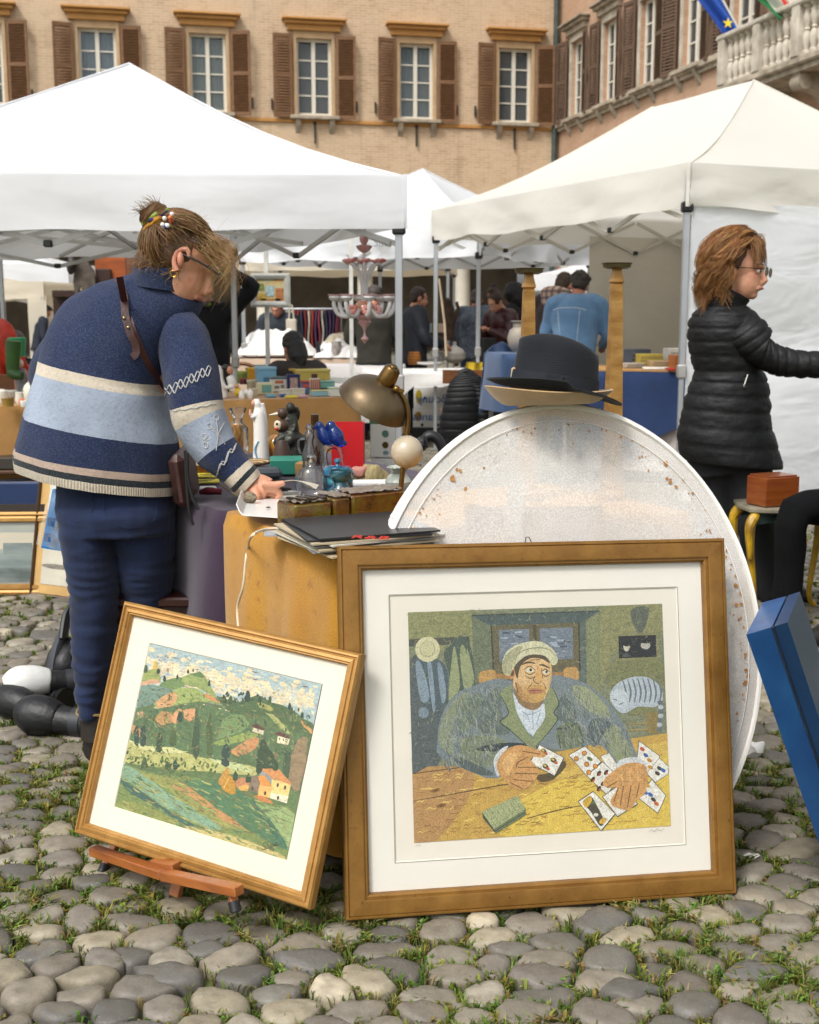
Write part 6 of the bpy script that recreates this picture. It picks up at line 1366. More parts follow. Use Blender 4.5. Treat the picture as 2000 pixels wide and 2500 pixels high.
c_ = carton('white banana carton with blue lettering, lower one', 1008,1084,998,1044,12.9,.4, CARD, [(-.33,.6,.12,.25, 'banana_print', M('#dcae2c', .5)),(.3,.15,.045,.08, 'hand_hole', HOLE),(-.2,.15,.045,.08, 'hand_hole', HOLE)]); p_ = at(1052,1018,12.88)
lettering('Bananes', .12, M('#3f6aa8', .6), c_, p_, (1,-.1,0),(0,.15,1), .001, mirror=True)
boxed('crate', 'black plastic crate under the banana cartons', 'crate', 1005,1086,1044,1090,0,.4, BLACKP, -.1, Y=12.86)
r, s = thing_px('produce_bag', 'clear bags of pink cloth on top of the banana cartons', 'bag', 1045,948,0, Y=13.0)
mb = MB()
for i in range(5): mb.ball(((-28 + 14 * i) * s, .1,(6 + 5 * (i % 2)) * s),(11 * s, .06,9 * s)); 
mb.jitter(.05,8,2); mb.build('bags', M('#8a6f6c', .6,.4,14, col2='#3f2f30'), r)
# linen stall in the middle distance
lc = [(-2.05,13.9),(-.55,13.9),(-.55,14.9),(-2.05,14.9)]
table('table under the pink linen cloth', lc, .82, PINE); cloth('tablecloth', 'pinkish linen cloth on the stall of heaped white bedding', lc, .825,.62, PINKL, .03,2,7, step=.06)
def heap(label, u0, u1, vt, vb, Y, dep, mat, seed, cat='linen', amp=.5, name='linen_heap'):
    a, b = at(u0, vb, Y), at(u1, vb, Y); h = (vb - vt) * dist_(a) / F; r = thing(name, label, cat, (a + b) / 2); L = (b - a).length
    def fn(u, v):
        e = (1 - (2 * u - 1) ** 4) * math.sin(math.pi * min(1, v * 1.02)) ** .6; n_ = noise.noise(V((u * 5, v * 4, seed))) + .5 * noise.noise(V((u * 13, v * 9, seed)))
        return V(((u - .5) * L, (v - .15) * dep - .04 * n_, max(0, h * e * (.75 + amp * n_))))
    mb = MB(); mb.grid(fn, 48,24); mb.build('cloth', mat, r, ang=80); return r
heap('big heap of white bedding on the linen stall', 572,770,800,866,14.0,.8, WLIN, 1, amp=.35); heap('white lace cloths folded at the right of the bedding', 765,885,822,872,14.0,.8, WLIN, 5, amp=.3); heap('cream cushion on the folded lace', 790,872,806,838,14.4,.5, mat_fabric('#d9cbb0', '#cbbb9c', 3), 9, 'cushion', .1, 'cushion')
turned('jug', 'grey patterned china jug on the linen stall', 'jug', 822,868,0,[(11,868),(14,858),(12,842),(13,834),(11,833)], M('#b5aca6', .4,.3,20), 16, Y=13.95); boxed('book', 'black upright book on the linen stall', 'book', 772,782,836,868,0,.05, BLACKP, 0, Y=13.95)
wc = [(-1.0,12.9),(-.05,12.9),(-.05,13.6),(-1.0,13.6)]
table('table under the pale grey cloth behind the tins', wc, .78, PINE); cloth('tablecloth', 'pale grey cloth behind the white folding chair', wc, .785,.6, mat_fabric('#cfcac8', '#c0bab8', 3,120,.2), .05,4,8, step=.06)
# white folding chair
wch = thing('folding_chair', 'white slatted folding chair behind the tin table', 'chair', (-.62,9.9,0), R(-8)); WP = M('#e4e4de', .4)
for x in (-.2,.2): mb = MB(); mb.bar((x, -.0,0),(x * .9,.12,.86), .03,.02); mb.build('back_leg', WP, wch); mb = MB(); mb.bar((x, .36,0),(x * .9,-.02,.46), .03,.02); mb.build('front_leg', WP, wch)
for i in range(4): mb = MB(); mb.box((0,.075 + .014 * i, .56 + .08 * i),(.37,.012,.05), bev=.004); mb.build('back_slat', WP, wch)
for i in range(5): mb = MB(); mb.box((0,.1 + .07 * i, .45),(.38,.05,.018), bev=.004); mb.build('seat_slat', WP, wch)
# brown bentwood chair behind the porcelain
bch = thing('chair', 'brown bentwood chair behind the white porcelain couple', 'chair', at(588,1000,11.2).xy.to_3d()); WALN = M('#7a4a22', .4,.2)
mb = MB(); mb.tube([(-.2,0,0),(-.2,.03,.6),(-.16,.04,.82),(0,.05,.88),(.16,.04,.82),(.2,.03,.6),(.2,0,0)], .018,10,4); mb.build('back_frame', WALN, bch); mb = MB(); mb.lathe([(.2,.44),(.205,.455),(.2,.47)], 24,(0,.2,0)); mb.build('seat', WALN, bch)
for x in (-.15,.15): mb = MB(); mb.bar((x, .36,0),(x * .9,.34,.44), .03); mb.build('leg', WALN, bch)
# picture hung on a white post, its post, and the poles of the rack
r, s = thing_px('framed_picture', 'small silver framed townscape hanging on a white post', 'picture', 661,750,0, Y=10.4); w_, h = 97 * s, 82 * s
frame(thing_local := r, w_, h, [(0,-.02),(0,.01),(.02,.016),(.035,.012),(.05,.004),(.05,-.008)], M('#b9b9b0', .4,.12,10)); 
for o in r.children: o.location.x = -w_ / 2
panel_ = MB(); panel_.box((0,.012, h / 2),(w_ - .02,.01, h - .02)); panel_.build('canvas', M('#b5c0a0', .6,.4,12, col2='#c99a52', stretch=(2,1,1)), r, smooth=False)
for x, z, a, b, c in ((-.25,.3,.18,.2, '#d8b452'),(.28,.35,.2,.42, '#c9824e'),(-.02,.48,.2,.3, '#b8d8da'),(-.3,.6,.16,.2, '#8a974e'),(.0,.2,.5,.1, '#c99452')):
    mb = MB(); mb.box((x * w_ * .8,.005, h * z),(w_ * a, .003, h * b)); mb.build('brushwork', M(c, .6,.3,40), r, smooth=False)
mb = MB(); p_ = at(652,760,10.46); mb.bar((p_.x, p_.y, 0),(p_.x, p_.y, 1.95), .035); o = mb.build('post', M('#dcdad2', .4), None); tag(o, 'white post carrying the small silver framed townscape', 'post')
mb = MB(); p_ = at(858,760,11.2); mb.bar((p_.x, p_.y, 0),(p_.x, p_.y, 2.0), .034); o = mb.build('post', M('#dcdad2', .4), None); tag(o, 'white post behind the glass chandelier', 'post')
# clothes rack
rk = thing('clothes_rack', 'chrome clothes rail hung with small garments behind the linen', 'rack', at(770,900,15.6).xy.to_3d()); Yr = 15.6; rx0, rx1, rz_ = at(700,754, Yr).x - rk.location.x, at(832,754, Yr).x - rk.location.x, at(760,754, Yr).z
for x in (rx0, rx1): mb = MB(); mb.tube([(x, 0,0),(x, 0, rz_)], .014,8); mb.build('upright', ALU, rk)
mb = MB(); mb.tube([(rx0 - .05,0, rz_),(rx1 + .05,0, rz_)], .013,8); mb.build('rail', ALU, rk)
rr_ = random.Random(9)
for i in range(15):
    x = lerp(rx0 + .04, rx1 - .03, i / 14); h = rr_.uniform(.42,.56); mb = MB(); mb.grid(lambda u, v: (x + .03 * (u - .5) + .008 * math.sin(v * 7 + i), -.16 + .32 * u, rz_ - .02 - h * v * (1 - .0 * u)), 6,8)
    o = mb.build('garment', M(rr_.choice(['#7a2a2c', '#3d3f5a', '#c9bfae', '#8d3a4c', '#4a4a44', '#b0a890', '#5a3a5f', '#a03a2a', '#d2cbbd']), .9,.2), None, solid=.02); o.location = rk.location; o['label'] = 'hanging garment %s of fifteen from the left on the chrome rail' % ['first', 'second', 'third', 'fourth', 'fifth', 'sixth', 'seventh', 'eighth', 'ninth', 'tenth', 'eleventh', 'twelfth', 'thirteenth', 'fourteenth', 'last'][i]; o['category'] = 'garment'; o['group'] = 'garments on the chrome rail'
r, s = thing_px('tote_bag', 'cream tote bag hanging at the linen stall', 'bag', 712,815,0, Y=15.0); mb = MB(); mb.box((0,0,18 * s),(26 * s, .05,36 * s), bev=.01); mb.build('bag', M('#cfc6b4', .9), r); mb = MB(); mb.tube([(-6 * s, 0,34 * s),(-3 * s, 0,66 * s),(3 * s, 0,66 * s),(6 * s, 0,34 * s)], 2 * s, 6,3); mb.build('handle', M('#cfc6b4', .9), r)
# chandelier
chd = thing('chandelier', 'pink and clear glass chandelier hanging from the tent', 'chandelier', at(890,760,7.35)); Yc = 7.35; s = Yc / F; PK = glass((.85,.5,.47), .35,.08,1.4); CG = glass((.95,.93,.92), .35,.08,1.45)
cx0 = chd.location; U = lambda u, v, d=0: V(((u - 890) * s, d * s, (760 - v) * s)) + V((0,0,0))
mb = MB(); mb.tube([U(890,560), U(890,800)], 4 * s, 10); mb.build('stem', CG, chd)
for nm, pr, c, m_ in (('finial', [(.1,838),(4,832),(10,826),(3,818),(2,810),(4,800),(16,786),(12,782),(20,774),(14,768),(4,764)], None, PK),('bowl', [(8,768),(20,762),(24,752),(20,740),(14,735)], None, M('#b97a5a', .2,.2, coat=.5)),('bobeche', [(4,622),(14,616),(20,606),(16,604),(6,602),(10,594),(12,584),(7,574),(3,565)], None, PK)):
    mb = MB(); mb.lathe([(a * s, (760 - v) * s) for a, v in pr], 16); mb.build(nm, m_, chd)
for i in range(8):
    a = 2 * math.pi * i / 8 + .2; c, q = math.cos(a), math.sin(a); D = lambda r_, v: V((c * r_ * s, q * r_ * s, (760 - v) * s))
    mb = MB(); mb.tube([D(12,745), D(35,770), D(62,768), D(74,745), D(72,732)], [4 * s, 5 * s, 5 * s, 5 * s, 4 * s], 8,4); ar = mb.build('arm', CG, chd)
    e_ = D(72,732); mb = MB(); mb.lathe([(3 * s, -6 * s),(11 * s, -2 * s),(15 * s, 4 * s),(14 * s, 8 * s)], 12, e_); mb.build('cup', CG, ar); mb = MB(); mb.lathe([(14 * s, 8 * s),(17 * s, 11 * s),(15 * s, 12 * s)], 12, e_); mb.build('cup_rim', PK, ar)
    mb = MB(); mb.tube([D(6,738), D(8,690), D(26,655), D(50 if i % 2 else 38,645)], [3 * s, 3 * s, 2.4 * s, 2 * s], 7,4); stx = mb.build('flower_stem', CG, chd)
    e_ = D(50 if i % 2 else 38,643); fl = MB()
    for k_ in range(6): b_ = 2 * math.pi * k_ / 6; fl.ball(e_ + V((math.cos(b_) * 7 * s, math.sin(b_) * 7 * s, (2 + 2 * (k_ % 2)) * s)),(6 * s, 6 * s, 3.4 * s), 8,6)
    fl.ball(e_, 5 * s, 8,6); fl.build('flower', M('#b8524e', .2,.3,20, coat=.5, col2='#d59a90'), stx)
    if i % 2 == 0:
        e_ = D(30,756); fl = MB()
        for k_ in range(6): b_ = 2 * math.pi * k_ / 6; fl.ball(e_ + V((math.cos(b_) * 7 * s, -3 * s, math.sin(b_) * 7 * s)),(6 * s, 3 * s, 6 * s), 8,6)
        fl.build('flower', M('#c2685c', .2,.3,20, coat=.5, col2='#dba79a'), ar)
mb = MB(); mb.tube([U(890,565), V((0,0,1.93 - cx0.z))], .004,6); mb.build('chain', IRON, chd)
# white table with crockery in the middle
mc = [(-.30,11.9),(1.12,12.25),(.95,12.95),(-.48,12.6)]
table('table under the short white cloth in the middle', mc, .765, PINE); cloth('tablecloth', 'short white cloth with knotted corners on the crockery table', mc, .77, lambda t: .14 + .16 * max(0, math.sin(t * 6.28 * 4 + 1)), WLIN, .03,8,9, step=.05)
for lab, u, vb, pr, c in (('white soup tureen with a knob on the crockery table', 1110,886,[(14,886),(26,876),(27,862),(20,852),(8,846),(4,842),(5,836),(.1,834)], '#ded8cc'),('round white teapot beside the tureen', 1158,880,[(9,880),(14,872),(13,860),(6,850),(3,846),(.1,843)], '#dcc9b4'),('dark glazed bowl with fruit on the crockery table', 1160,892,[(8,892),(20,886),(22,882),(.1,881)], '#3b3128'),('clear glass salad bowl on the crockery table', 1072,884,[(10,884),(20,872),(22,858),(20,858)], '#c9cbc8'),('white oval platter of rolled napkins', 1052,892,[(20,892),(34,888),(34,884),(.1,882)], '#d9d6ce'),('small peach coloured vase behind the tureen', 1104,850,[(6,850),(9,842),(5,830),(.1,829)], '#c98f72'),('white sugar bowl behind the teapot', 1128,850,[(7,850),(10,842),(9,832),(3,826),(.1,825)], '#d8d4cc')):
    turned('crockery', lab, 'crockery', u, vb, .775, pr, M(c, .25,.1, coat=.3), 18)
r, s = thing_px('basket', 'round woven basket on the white crockery table', 'basket', 1012,890,.775)
for i in range(9): mb = MB(); mb.tube([((13 + 2 * math.sin(i * .45)) * s * math.cos(t),(13 + 2 * math.sin(i * .45)) * s * math.sin(t),(2 + 3.4 * i) * s) for t in (2 * math.pi * j / 20 for j in range(21))], 2.2 * s, 6, cap=False); mb.build('coil', M('#a8692c' if i % 2 else '#bd7f3c', .7), r)
r, s = thing_px('plate_rack', 'blue rimmed dish propped on the white table', 'dish', 985,888,.775); mb = MB(); mb.lathe([(.001,0),(16 * s, 2 * s),(22 * s, 6 * s)], 20,(0,0,5 * s), rot=(R(15), 0,0)); mb.build('dish', M('#5b86c4', .3), r)
r, s = thing_px('ladle_stand', 'tall white wooden paddle leaning by the tent leg', 'paddle', 985,885,.775); mb = MB(); mb.bar((-8 * s, 0,5 * s),(-20 * s, .05,56 * s), 8 * s, 3 * s); mb.build('paddle', M('#d9d6ce', .5), r)
r, s = thing_px('rolled_napkins', 'white rolled napkins on the oval platter', 'napkins', 1052,884,.78)
for i in range(5): mb = MB(); mb.tube([((-22 + 11 * i) * s, -.03,4 * s),((-20 + 11 * i) * s, .06,5 * s)], 6 * s, 8); mb.build('napkin', WLIN, r)
boxed('lectern', 'small black slatted stand on the crockery table', 'stand', 1178,1216,826,892,.775,.1, M('#1b1d1c', .5), .5)
boxed('display_shelf', 'small dark shelf of jars behind the crockery', 'shelf', 1052,1094,812,820,0,.2, M('#3a332c', .7), 0, Y=13.8)
for i, (u, c, lab) in enumerate(((1062, '#d8c33c', 'yellow packet on the dark shelf'),(1078, '#d9b9a4', 'pink striped packet on the dark shelf'),(1050, '#c7d4d8', 'white packet on the dark shelf'))): boxed('packet', lab, 'packet', u - 8, u + 8,790,812,0,.06, M(c, .6), 0, Y=13.78)
# bronze tree ornament and a red tipped pole
r, s = thing_px('driftwood_lamp', 'tall brown driftwood sculpture in front of the white column', 'sculpture', 1100,830,0, Y=14.5); mb = MB(); mb.tube([(0,0,0),(-2 * s, 0,60 * s),(-2 * s, 0,100 * s)], [12 * s, 8 * s, 7 * s], 10,4); mb.tube([(4 * s, 0,30 * s),(14 * s, 0,70 * s),(16 * s, 0,92 * s)], [7 * s, 5 * s, 4 * s], 8,4); mb.tube([(-4 * s, 0,40 * s),(-14 * s, 0,60 * s),(-14 * s, 0,84 * s)], [6 * s, 4 * s, 4 * s], 8,4); mb.jitter(.05,7); mb.build('trunk', M('#5b4636', .8,.3,12,.4,30), r)
mb = MB(); mb.tube([at(1072,680,12.6), at(1086,790,12.6), at(1090,870,12.6)], .012,8); o = mb.build('pole', M('#b9a58c', .5), None); tag(o, 'thin slanting wooden pole beside the tent leg', 'pole')
# black quilted jacket over a chair
def puffer(mb, rings_, nb, amp, n=28, sub=6):
    """quilted tube: rings of (centre, ax, ay), nb baffles"""
    m = len(rings_); C_ = catmull([r[0] for r in rings_], sub); X_ = catmull([r[1] for r in rings_], sub); Y_ = catmull([r[2] for r in rings_], sub); k_ = len(C_); rr = []; T = nb * 7
    for i in range(T + 1):
        t = i / T * (k_ - 1); j = min(int(t), k_ - 2); f = t - j; c, x, y = lerp(C_[j], C_[j + 1], f), lerp(X_[j], X_[j + 1], f), lerp(Y_[j], Y_[j + 1], f)
        ph = abs(math.sin(math.pi * nb * i / T)) ** .4; rg = []
        for q in range(n):
            a = 2 * math.pi * q / n; p = c + x * math.cos(a) + y * math.sin(a); d = (p - c).normalized(); w_ = noise.noise(V((p.x * 26, p.y * 26, p.z * 60))) * .8 + noise.noise(p * 9) * .5
            rg.append(p + d * amp * (ph - .5 + w_ * ph))
        rr.append(rg)
    mb.loft(rr, (True, True)); return mb
NYL = M('#0e1012', .55,.2,20,.25,60, spec=.35)
jc = thing('jacket', 'black quilted jacket hung over a chair back in the middle', 'jacket', at(1135,1075,10.8).xy.to_3d()); Yj = 10.8
mb = MB(); puffer(mb, [(at(1126,1085, Yj), V((.20,0,0)), V((0,.09,0))),(at(1128,1030, Yj), V((.195,0,0)), V((0,.10,0))),(at(1134,975, Yj), V((.175,0,.01)), V((0,.10,0))),(at(1138,940, Yj), V((.155,0,.01)), V((0,.085,0))),(at(1139,923, Yj), V((.125,0,.012)), V((0,.065,0))),(at(1138,910, Yj), V((.055,0,0)), V((0,.04,0)))], 14,.0055); mb.build('body', NYL, jc, world=True)
mb = MB(); puffer(mb, [(at(1165,940, Yj - .05), V((.05,0,0)), V((0,.05,0))),(at(1180,1000, Yj - .06), V((.06,0,0)), V((0,.06,0))),(at(1178,1075, Yj - .05), V((.05,0,0)), V((0,.05,0)))], 11,.005,16); mb.build('sleeve', NYL, jc, world=True)
mb = MB(); mb.tube([at(1120,918, Yj), at(1138,906, Yj), at(1160,920, Yj)], .03,10,4); mb.build('collar', NYL, jc, world=True)
r = thing('chair', 'chair under the black quilted jacket', 'chair', at(1135,1075,10.9).xy.to_3d())
for x in (-.18,.18):
    for y in (0,.36): mb = MB(); mb.bar((x, y, 0),(x, y, .45), .03); mb.build('leg', WALN, r)
mb = MB(); mb.box((0,.18,.46),(.42,.42,.03)); mb.build('seat', WALN, r); mb = MB(); mb.box((0,.0,.78),(.4,.03,.12)); mb.build('backrest', WALN, r)
# yellow cloth strip, blue cloth bundle and pot
r, s = thing_px('cloth', 'mustard yellow cloth hanging under the white table', 'cloth', 1160,975,0, Y=12.2); mb = MB(); mb.grid(lambda u, v: ((-22 + 40 * u - 8 * v) * s, .03 * math.sin(u * 9),(90 - 92 * v * (.55 + .45 * u)) * s), 14,12); mb.build('fabric', M('#b59a1c', .8,.15), r)
BLUC = mat_fabric('#2f4668', '#3d5578', 4,160,.2); r, s = thing_px('cloth_bundle', 'slate blue cloth draped over a folding chair left of the navy hat', 'cloth', 1240,1010,0, Y=9.8)
def drape(u, v):
    x = -70 + 130 * u + (28 * (1 - v) * (u - .3)); z = 165 - 165 * v * (1 - .25 * u); top = 10 * math.sin(u * 5) - 26 * (1 - v) * (abs(u - .35)) * 2
    return V((x * s * (.75 + .25 * v), .08 * noise.noise(V((u * 4, v * 3,2))) + .05 * math.sin(u * 11), max(0, z + top) * s))
mb = MB(); mb.grid(drape, 26,18); mb.build('fabric', BLUC, r, solid=.006)
turned('pot', 'grey blue stoneware pot with a beige glaze beside the candlestick', 'pot', 1268,858,0,[(16,858),(27,845),(30,825),(24,806),(16,800),(17,790),(22,785),(20,784),(14,798)], M('#a39379', .6,.2,4, col2='#5d6a7a'), 22, Y=9.6)
pt = [(.70,9.3),(1.25,9.5),(1.15,9.95),(.6,9.75)]; table('small table carrying the stoneware pot', pt, 1.03, M('#30343c', .6)); cloth('tablecloth', 'blue cloth under the stoneware pot', pt, 1.035,.45, BLUC, .04,11,9, step=.05)
# navy table of books inside the right tent
nc = [(1.36,9.75),(2.55,9.35),(2.75,10.1),(1.55,10.5)]
table('table under the navy cloth in the right tent', nc,.88, PINE); cloth('tablecloth', 'navy cloth on the book table in the right tent', nc,.885, lambda t: .48 + .12 * math.sin(t * 18), NAVY, .05,12,7, step=.05); cloth('tablecloth', 'pale grey under-cloth below the navy one in the right tent', [(1.42,9.8),(2.5,9.42),(2.68,10.05),(1.6,10.42)],.87,.78, mat_fabric('#b8aea8', '#a89e98', 3), .03,13,7, step=.06)
mb = MB(); mb.prism([(1.38,9.75,.888),(2.54,9.36,.888),(2.73,10.08,.888),(1.57,10.47,.888)], (0,0,.012)); o = mb.build('board', M('#b5884f', .6,.15), None); tag(o, 'pale wooden board lying on the navy cloth', 'board')
def on_books(name, label, cat, u0, u1, vt, Y, dep, mat, rz=0, group=None):
    x = at((u0 + u1) / 2, 900, Y).x; h = max(.015, at(u0, vt, Y).z - .902); w_ = (u1 - u0) * Y / F; r = thing(name, label, cat, (x, Y, .902), (0, 0, rz), group); mb = MB(); mb.box((0, 0, h / 2), (w_, dep, h), bev=.004); mb.build('body', mat, r); return r, w_, h
on_books('wooden_box', 'orange wooden box on the book table by the tent leg', 'box', 1638, 1686, 866, 9.62, .14, M('#a85f1e', .4, .2, 8, stretch=(1, 1, 5)), .2)
for lab, u0, u1, vt, Y, c, rz in (('yellow book stack on the navy table', 1556, 1612, 864, 10.15, '#c0aa48', .1), ('white open book near the orange box', 1570, 1640, 897, 9.7, '#dedad0', -.1), ('white paper pile behind the orange box', 1625, 1690, 850, 10.2, '#dedcd6', .15), ('grey folded papers at the left of the navy table', 1520, 1566, 886, 9.95, '#a89c90', .2), ('dark leaning album behind the yellow books', 1530, 1580, 852, 10.3, '#4a5060', .3), ('red booklet at the table edge', 1628, 1645, 902, 9.55, '#b02a22', 0), ('brown cardboard tray in the middle of the navy table', 1585, 1650, 880, 9.9, '#b0946a', .1)):
    r, w_, h = on_books('book', lab, 'book', u0, u1, vt, Y, .16, M(c, .7), rz, 'books on the navy table')
    if h > .03:
        for k_ in range(3): mb = MB(); mb.box((.004 * (k_ - 1), -.081, h * (.25 + .25 * k_)), (w_ * .96, .003, h * .05)); mb.build('page_edge', M('#8d8674', .8), r, smooth=False)
# painted side table with a wooden box, right
TZ = .505
tb = gp(1925,1240, TZ); ptb = thing('side_table', 'small black and yellow painted side table with curved legs', 'table', (tb.x + .03, tb.y + .12, 0), (0, 0, 0)); YP = M('#c29a1e', .4,.2,12, col2='#6b4d12'); GK = M('#22302c', .4,.2,14)
mb = MB(); rr = [[V((x * q, y * q, z)) for x, y in ((.26,0),(.24,.16),(.14,.19),(0,.18),(-.14,.19),(-.24,.16),(-.26,0),(-.24,-.16),(-.14,-.19),(0,-.18),(.14,-.19),(.24,-.16))] for q, z in ((.96, TZ - .022),(1, TZ - .016),(1, TZ - .004),(.97, TZ))]; mb.loft(rr); mb.build('table_top', M('#8f8672', .35,.3,10, coat=.3, col2='#5d5a4c'), ptb)
for y in (-.15,.15): mb = MB(); mb.prism([(-.2, y, TZ - .023),(.2, y, TZ - .023),(.2, y, TZ - .075),(.08, y, TZ - .06),(0, y, TZ - .085),(-.08, y, TZ - .06),(-.2, y, TZ - .075)], (0,.012,0)); mb.build('apron', GK, ptb); mb = MB(); mb.ball((0, y - .004, TZ - .05),(.04,.006,.014)); mb.build('painted_ornament', M('#a5702a', .4), ptb)
for x in (-1,1):
    for y in (-1,1): mb = MB(); mb.tube([(x * .2, y * .14, TZ - .03),(x * .235, y * .165, TZ - .08),(x * .225, y * .16, TZ - .2),(x * .19, y * .14, TZ - .4),(x * .2, y * .15,.04),(x * .23, y * .17,.012)], [.024,.027,.02,.015,.013,.016], 8,4); mb.build('leg', [YP, GK], ptb) ; mb = MB(); mb.tube([(x * .205, y * .15 - .012, TZ - .04),(x * .24, y * .17 - .012, TZ - .09),(x * .23, y * .165 - .012, TZ - .22)], [.018,.02,.012], 8,4); mb.build('gilding', YP, ptb)
ptb.scale = (.84, .84, 1)
r = thing('wooden_box', 'orange brown pine box standing on the painted side table', 'box', gp(1908,1236, TZ + .002),(0,0, R(24))); sB = dist_(gp(1908,1236, TZ)) / F; OW = M('#87491b', .35,.25,7,.05,60, stretch=(.5,1,5), coat=.4, col2='#6b2c0a')
mb = MB(); mb.box((0,.06,36 * sB),(102 * sB, .13,70 * sB), bev=.003); mb.build('body', OW, r); mb = MB(); mb.box((0,.06,73 * sB),(90 * sB, .12,4 * sB), bev=.002); mb.build('sliding_lid', OW, r)
# odds on the ground and around
mb = MB(); mb.ball((0,0,.025),(.03,.022,.03), 18,12); mb.jitter(.02,40,1); o = mb.build('paper_scrap', M('#e6e4e0', .7), None); o.location = gp(1838,1850); tag(o, 'crumpled white tissue beside the oval screen', 'tissue')
mb = MB(); mb.ball((0,0,.006),(.022,.014,.006), 12,8); mb.jitter(.008,60,2); o = mb.build('paper_scrap', M('#dedbd2', .8), None); o.location = gp(1836,2094); tag(o, 'small flat white scrap on the cobbles under the blue case', 'scrap')
# bicycle handlebar behind the lamp
bk = thing('handlebar', 'black rubber handlebar grip of a parked bicycle behind the lamp ball', 'handlebar', at(1055,1100,4.6).xy.to_3d()); Yk = 4.6
mb = MB(); mb.tube([at(1020,1090, Yk), at(1036,1078, Yk)], .026,14,2); mb.build('grip', M('#2b2b2d', .6,.2,60,.5,120), bk, world=True); mb = MB(); mb.tube([at(1032,1080, Yk), at(1048,1064, Yk), at(1068,1072, Yk), at(1082,1100, Yk), at(1095,1160, Yk)], [.018,.02,.02,.018,.018], 12,4); mb.build('bar', BLACKP, bk, world=True); mb = MB(); mb.tube([at(1035,1064, Yk - .02), at(1044,1085, Yk - .03), at(1034,1100, Yk - .02)], .004,6,3); mb.build('cable', BLACKP, bk, world=True)
mb = MB(); q = at(1095,1160, Yk); mb.tube([q, V((q.x + .05, q.y, .5)), V((q.x + .02, q.y, .03))], .018,10); mb.build('fork', BLACKP, bk, world=True)
# ================================================================ LEFT SIDE
# leaning pictures on the ground
def leaning(label, u0, v0, w_, h, lean, rz, prof, m_, matm, artc, roll=0, mountw=.05, art=None):
    r = thing('framed_picture', label, 'picture', gp(u0, v0), Euler((-lean, roll, rz))); frame(r, w_, h, prof, m_); i_ = prof[-1][0]
    panel(r, 'backing', .008, w_ - .008,.008, h - .008,.015, KRAFT); panel(r, 'mount', i_ - .003, w_ - i_ + .003, i_ - .003, h - i_ + .003,.006, matm)
    return r, i_
BG = M('#2a1d10', .4,.2); r, i_ = leaning('dark framed grey seascape leaning at the left edge', -330,1455,1.0,.40,.12,.04,[(0,-.03),(0,.01),(.012,.014),(.022,.008),(.03,.012),(.045,.012),(.05,.0),(.052,-.006)], GILT2, M('#8d8c84', .6), None)
mb = MB(); 
for k_, (x0, z0, x1, z1, c) in enumerate(((.06,.06,.94,.13, '#3f4a48'),(.06,.13,.94,.2, '#5f6e6a'),(.06,.2,.94,.35, '#a8a69a'),(.6,.22,.85,.3, '#c9bda4'),(.66,.2,.8,.25, '#55625e'))): mb = MB(); mb.box(((x0 + x1) / 2,.0045 - .0003 * k_, (z0 + z1) / 2),(x1 - x0,.0004, z1 - z0)); mb.build('brushwork', M(c, .6,.35,7, stretch=(.5,1,2), col2='#8b9490' if k_ != 3 else '#b5b0a0'), r, smooth=False)
mb = MB(); 
for a, b in (((-.012,-.012),(1.012,-.012)),((1.012,-.012),(1.012,.412)),((-.012,.412),(1.012,.412))): mb.bar((a[0], .004, a[1]),(b[0], .004, b[1]), .024,.05)
mb.build('outer_moulding', BG, r)
r, i_ = leaning('thin framed pencil sketch leaning behind the blue bag', 72,1452,.26,.62,.15,-.25,[(0,-.015),(0,.006),(.006,.01),(.012,.006),(.014,-.004)], M('#4a3216', .4), M('#c9a264', .7), None, roll=.06)
panel(r, 'sheet', .06,.2,.36,.56,.0035, M('#d9d6c8', .8)); panel(r, 'sheet', .05,.21,.06,.26,.0035, M('#c8c2b0', .8))
for k_, (x, z, a, b, c) in enumerate(((.13,.46,.03,.05, '#5d6f94'),(.14,.5,.015,.02, '#b5684a'),(.12,.42,.05,.015, '#8a8270'),(.13,.15,.08,.012, '#8d877a'))): mb = MB(); mb.ball((x, .002, z),(a, .0006, b)); mb.build('drawing', M(c, .8,.3,60), r)
# brass domed dish, iron folding table and things near the left edge
turned('cloche', 'low brass domed dish cover on the ground behind the seascape', 'dish cover', 32,1300,.18,[(30,1300),(34,1292),(33,1282),(26,1268),(12,1252),(4,1246),(4,1240),(.1,1238)], BRASS, 26)
boxed('crate', 'low crate under the brass dish cover', 'crate', -40,70,1302,1345,0,.3, M('#4a3a28', .8,.2), .1)
r = thing('folding_table', 'black iron folding table at the left edge', 'table', gp(20,1330)); pY = r.location.y
for nm, a, b in (('top_rail', (-60,1178),(92,1168)),('leg', (38,1170),(34,1300)),('leg', (-30,1170),(60,1290)),('brace', (40,1200),(92,1220))): mb = MB(); mb.tube([at(*a, pY), at(*b, pY)], .009,8); mb.build(nm, BLACKP, r, world=True)
mb = MB(); a, b = at(-80,1152, pY), at(96,1150, pY); mb.box((a + b) / 2 + V((0,.15,0)),((b - a).length, .4,.02), bev=.004); mb.build('table_top', M('#54361f', .5,.2), r, world=True)
boxed('suitcase', 'flat dark leather case on the iron folding table', 'case', -30,60,1118,1146,0,.25, M('#3c3630', .4,.2), .05, Y=pY - .02); boxed('board', 'slanting wooden board leaning on the left stall', 'board', 2,36,1050,1118,0,.02, KRAFT, .1, Y=pY + .25)
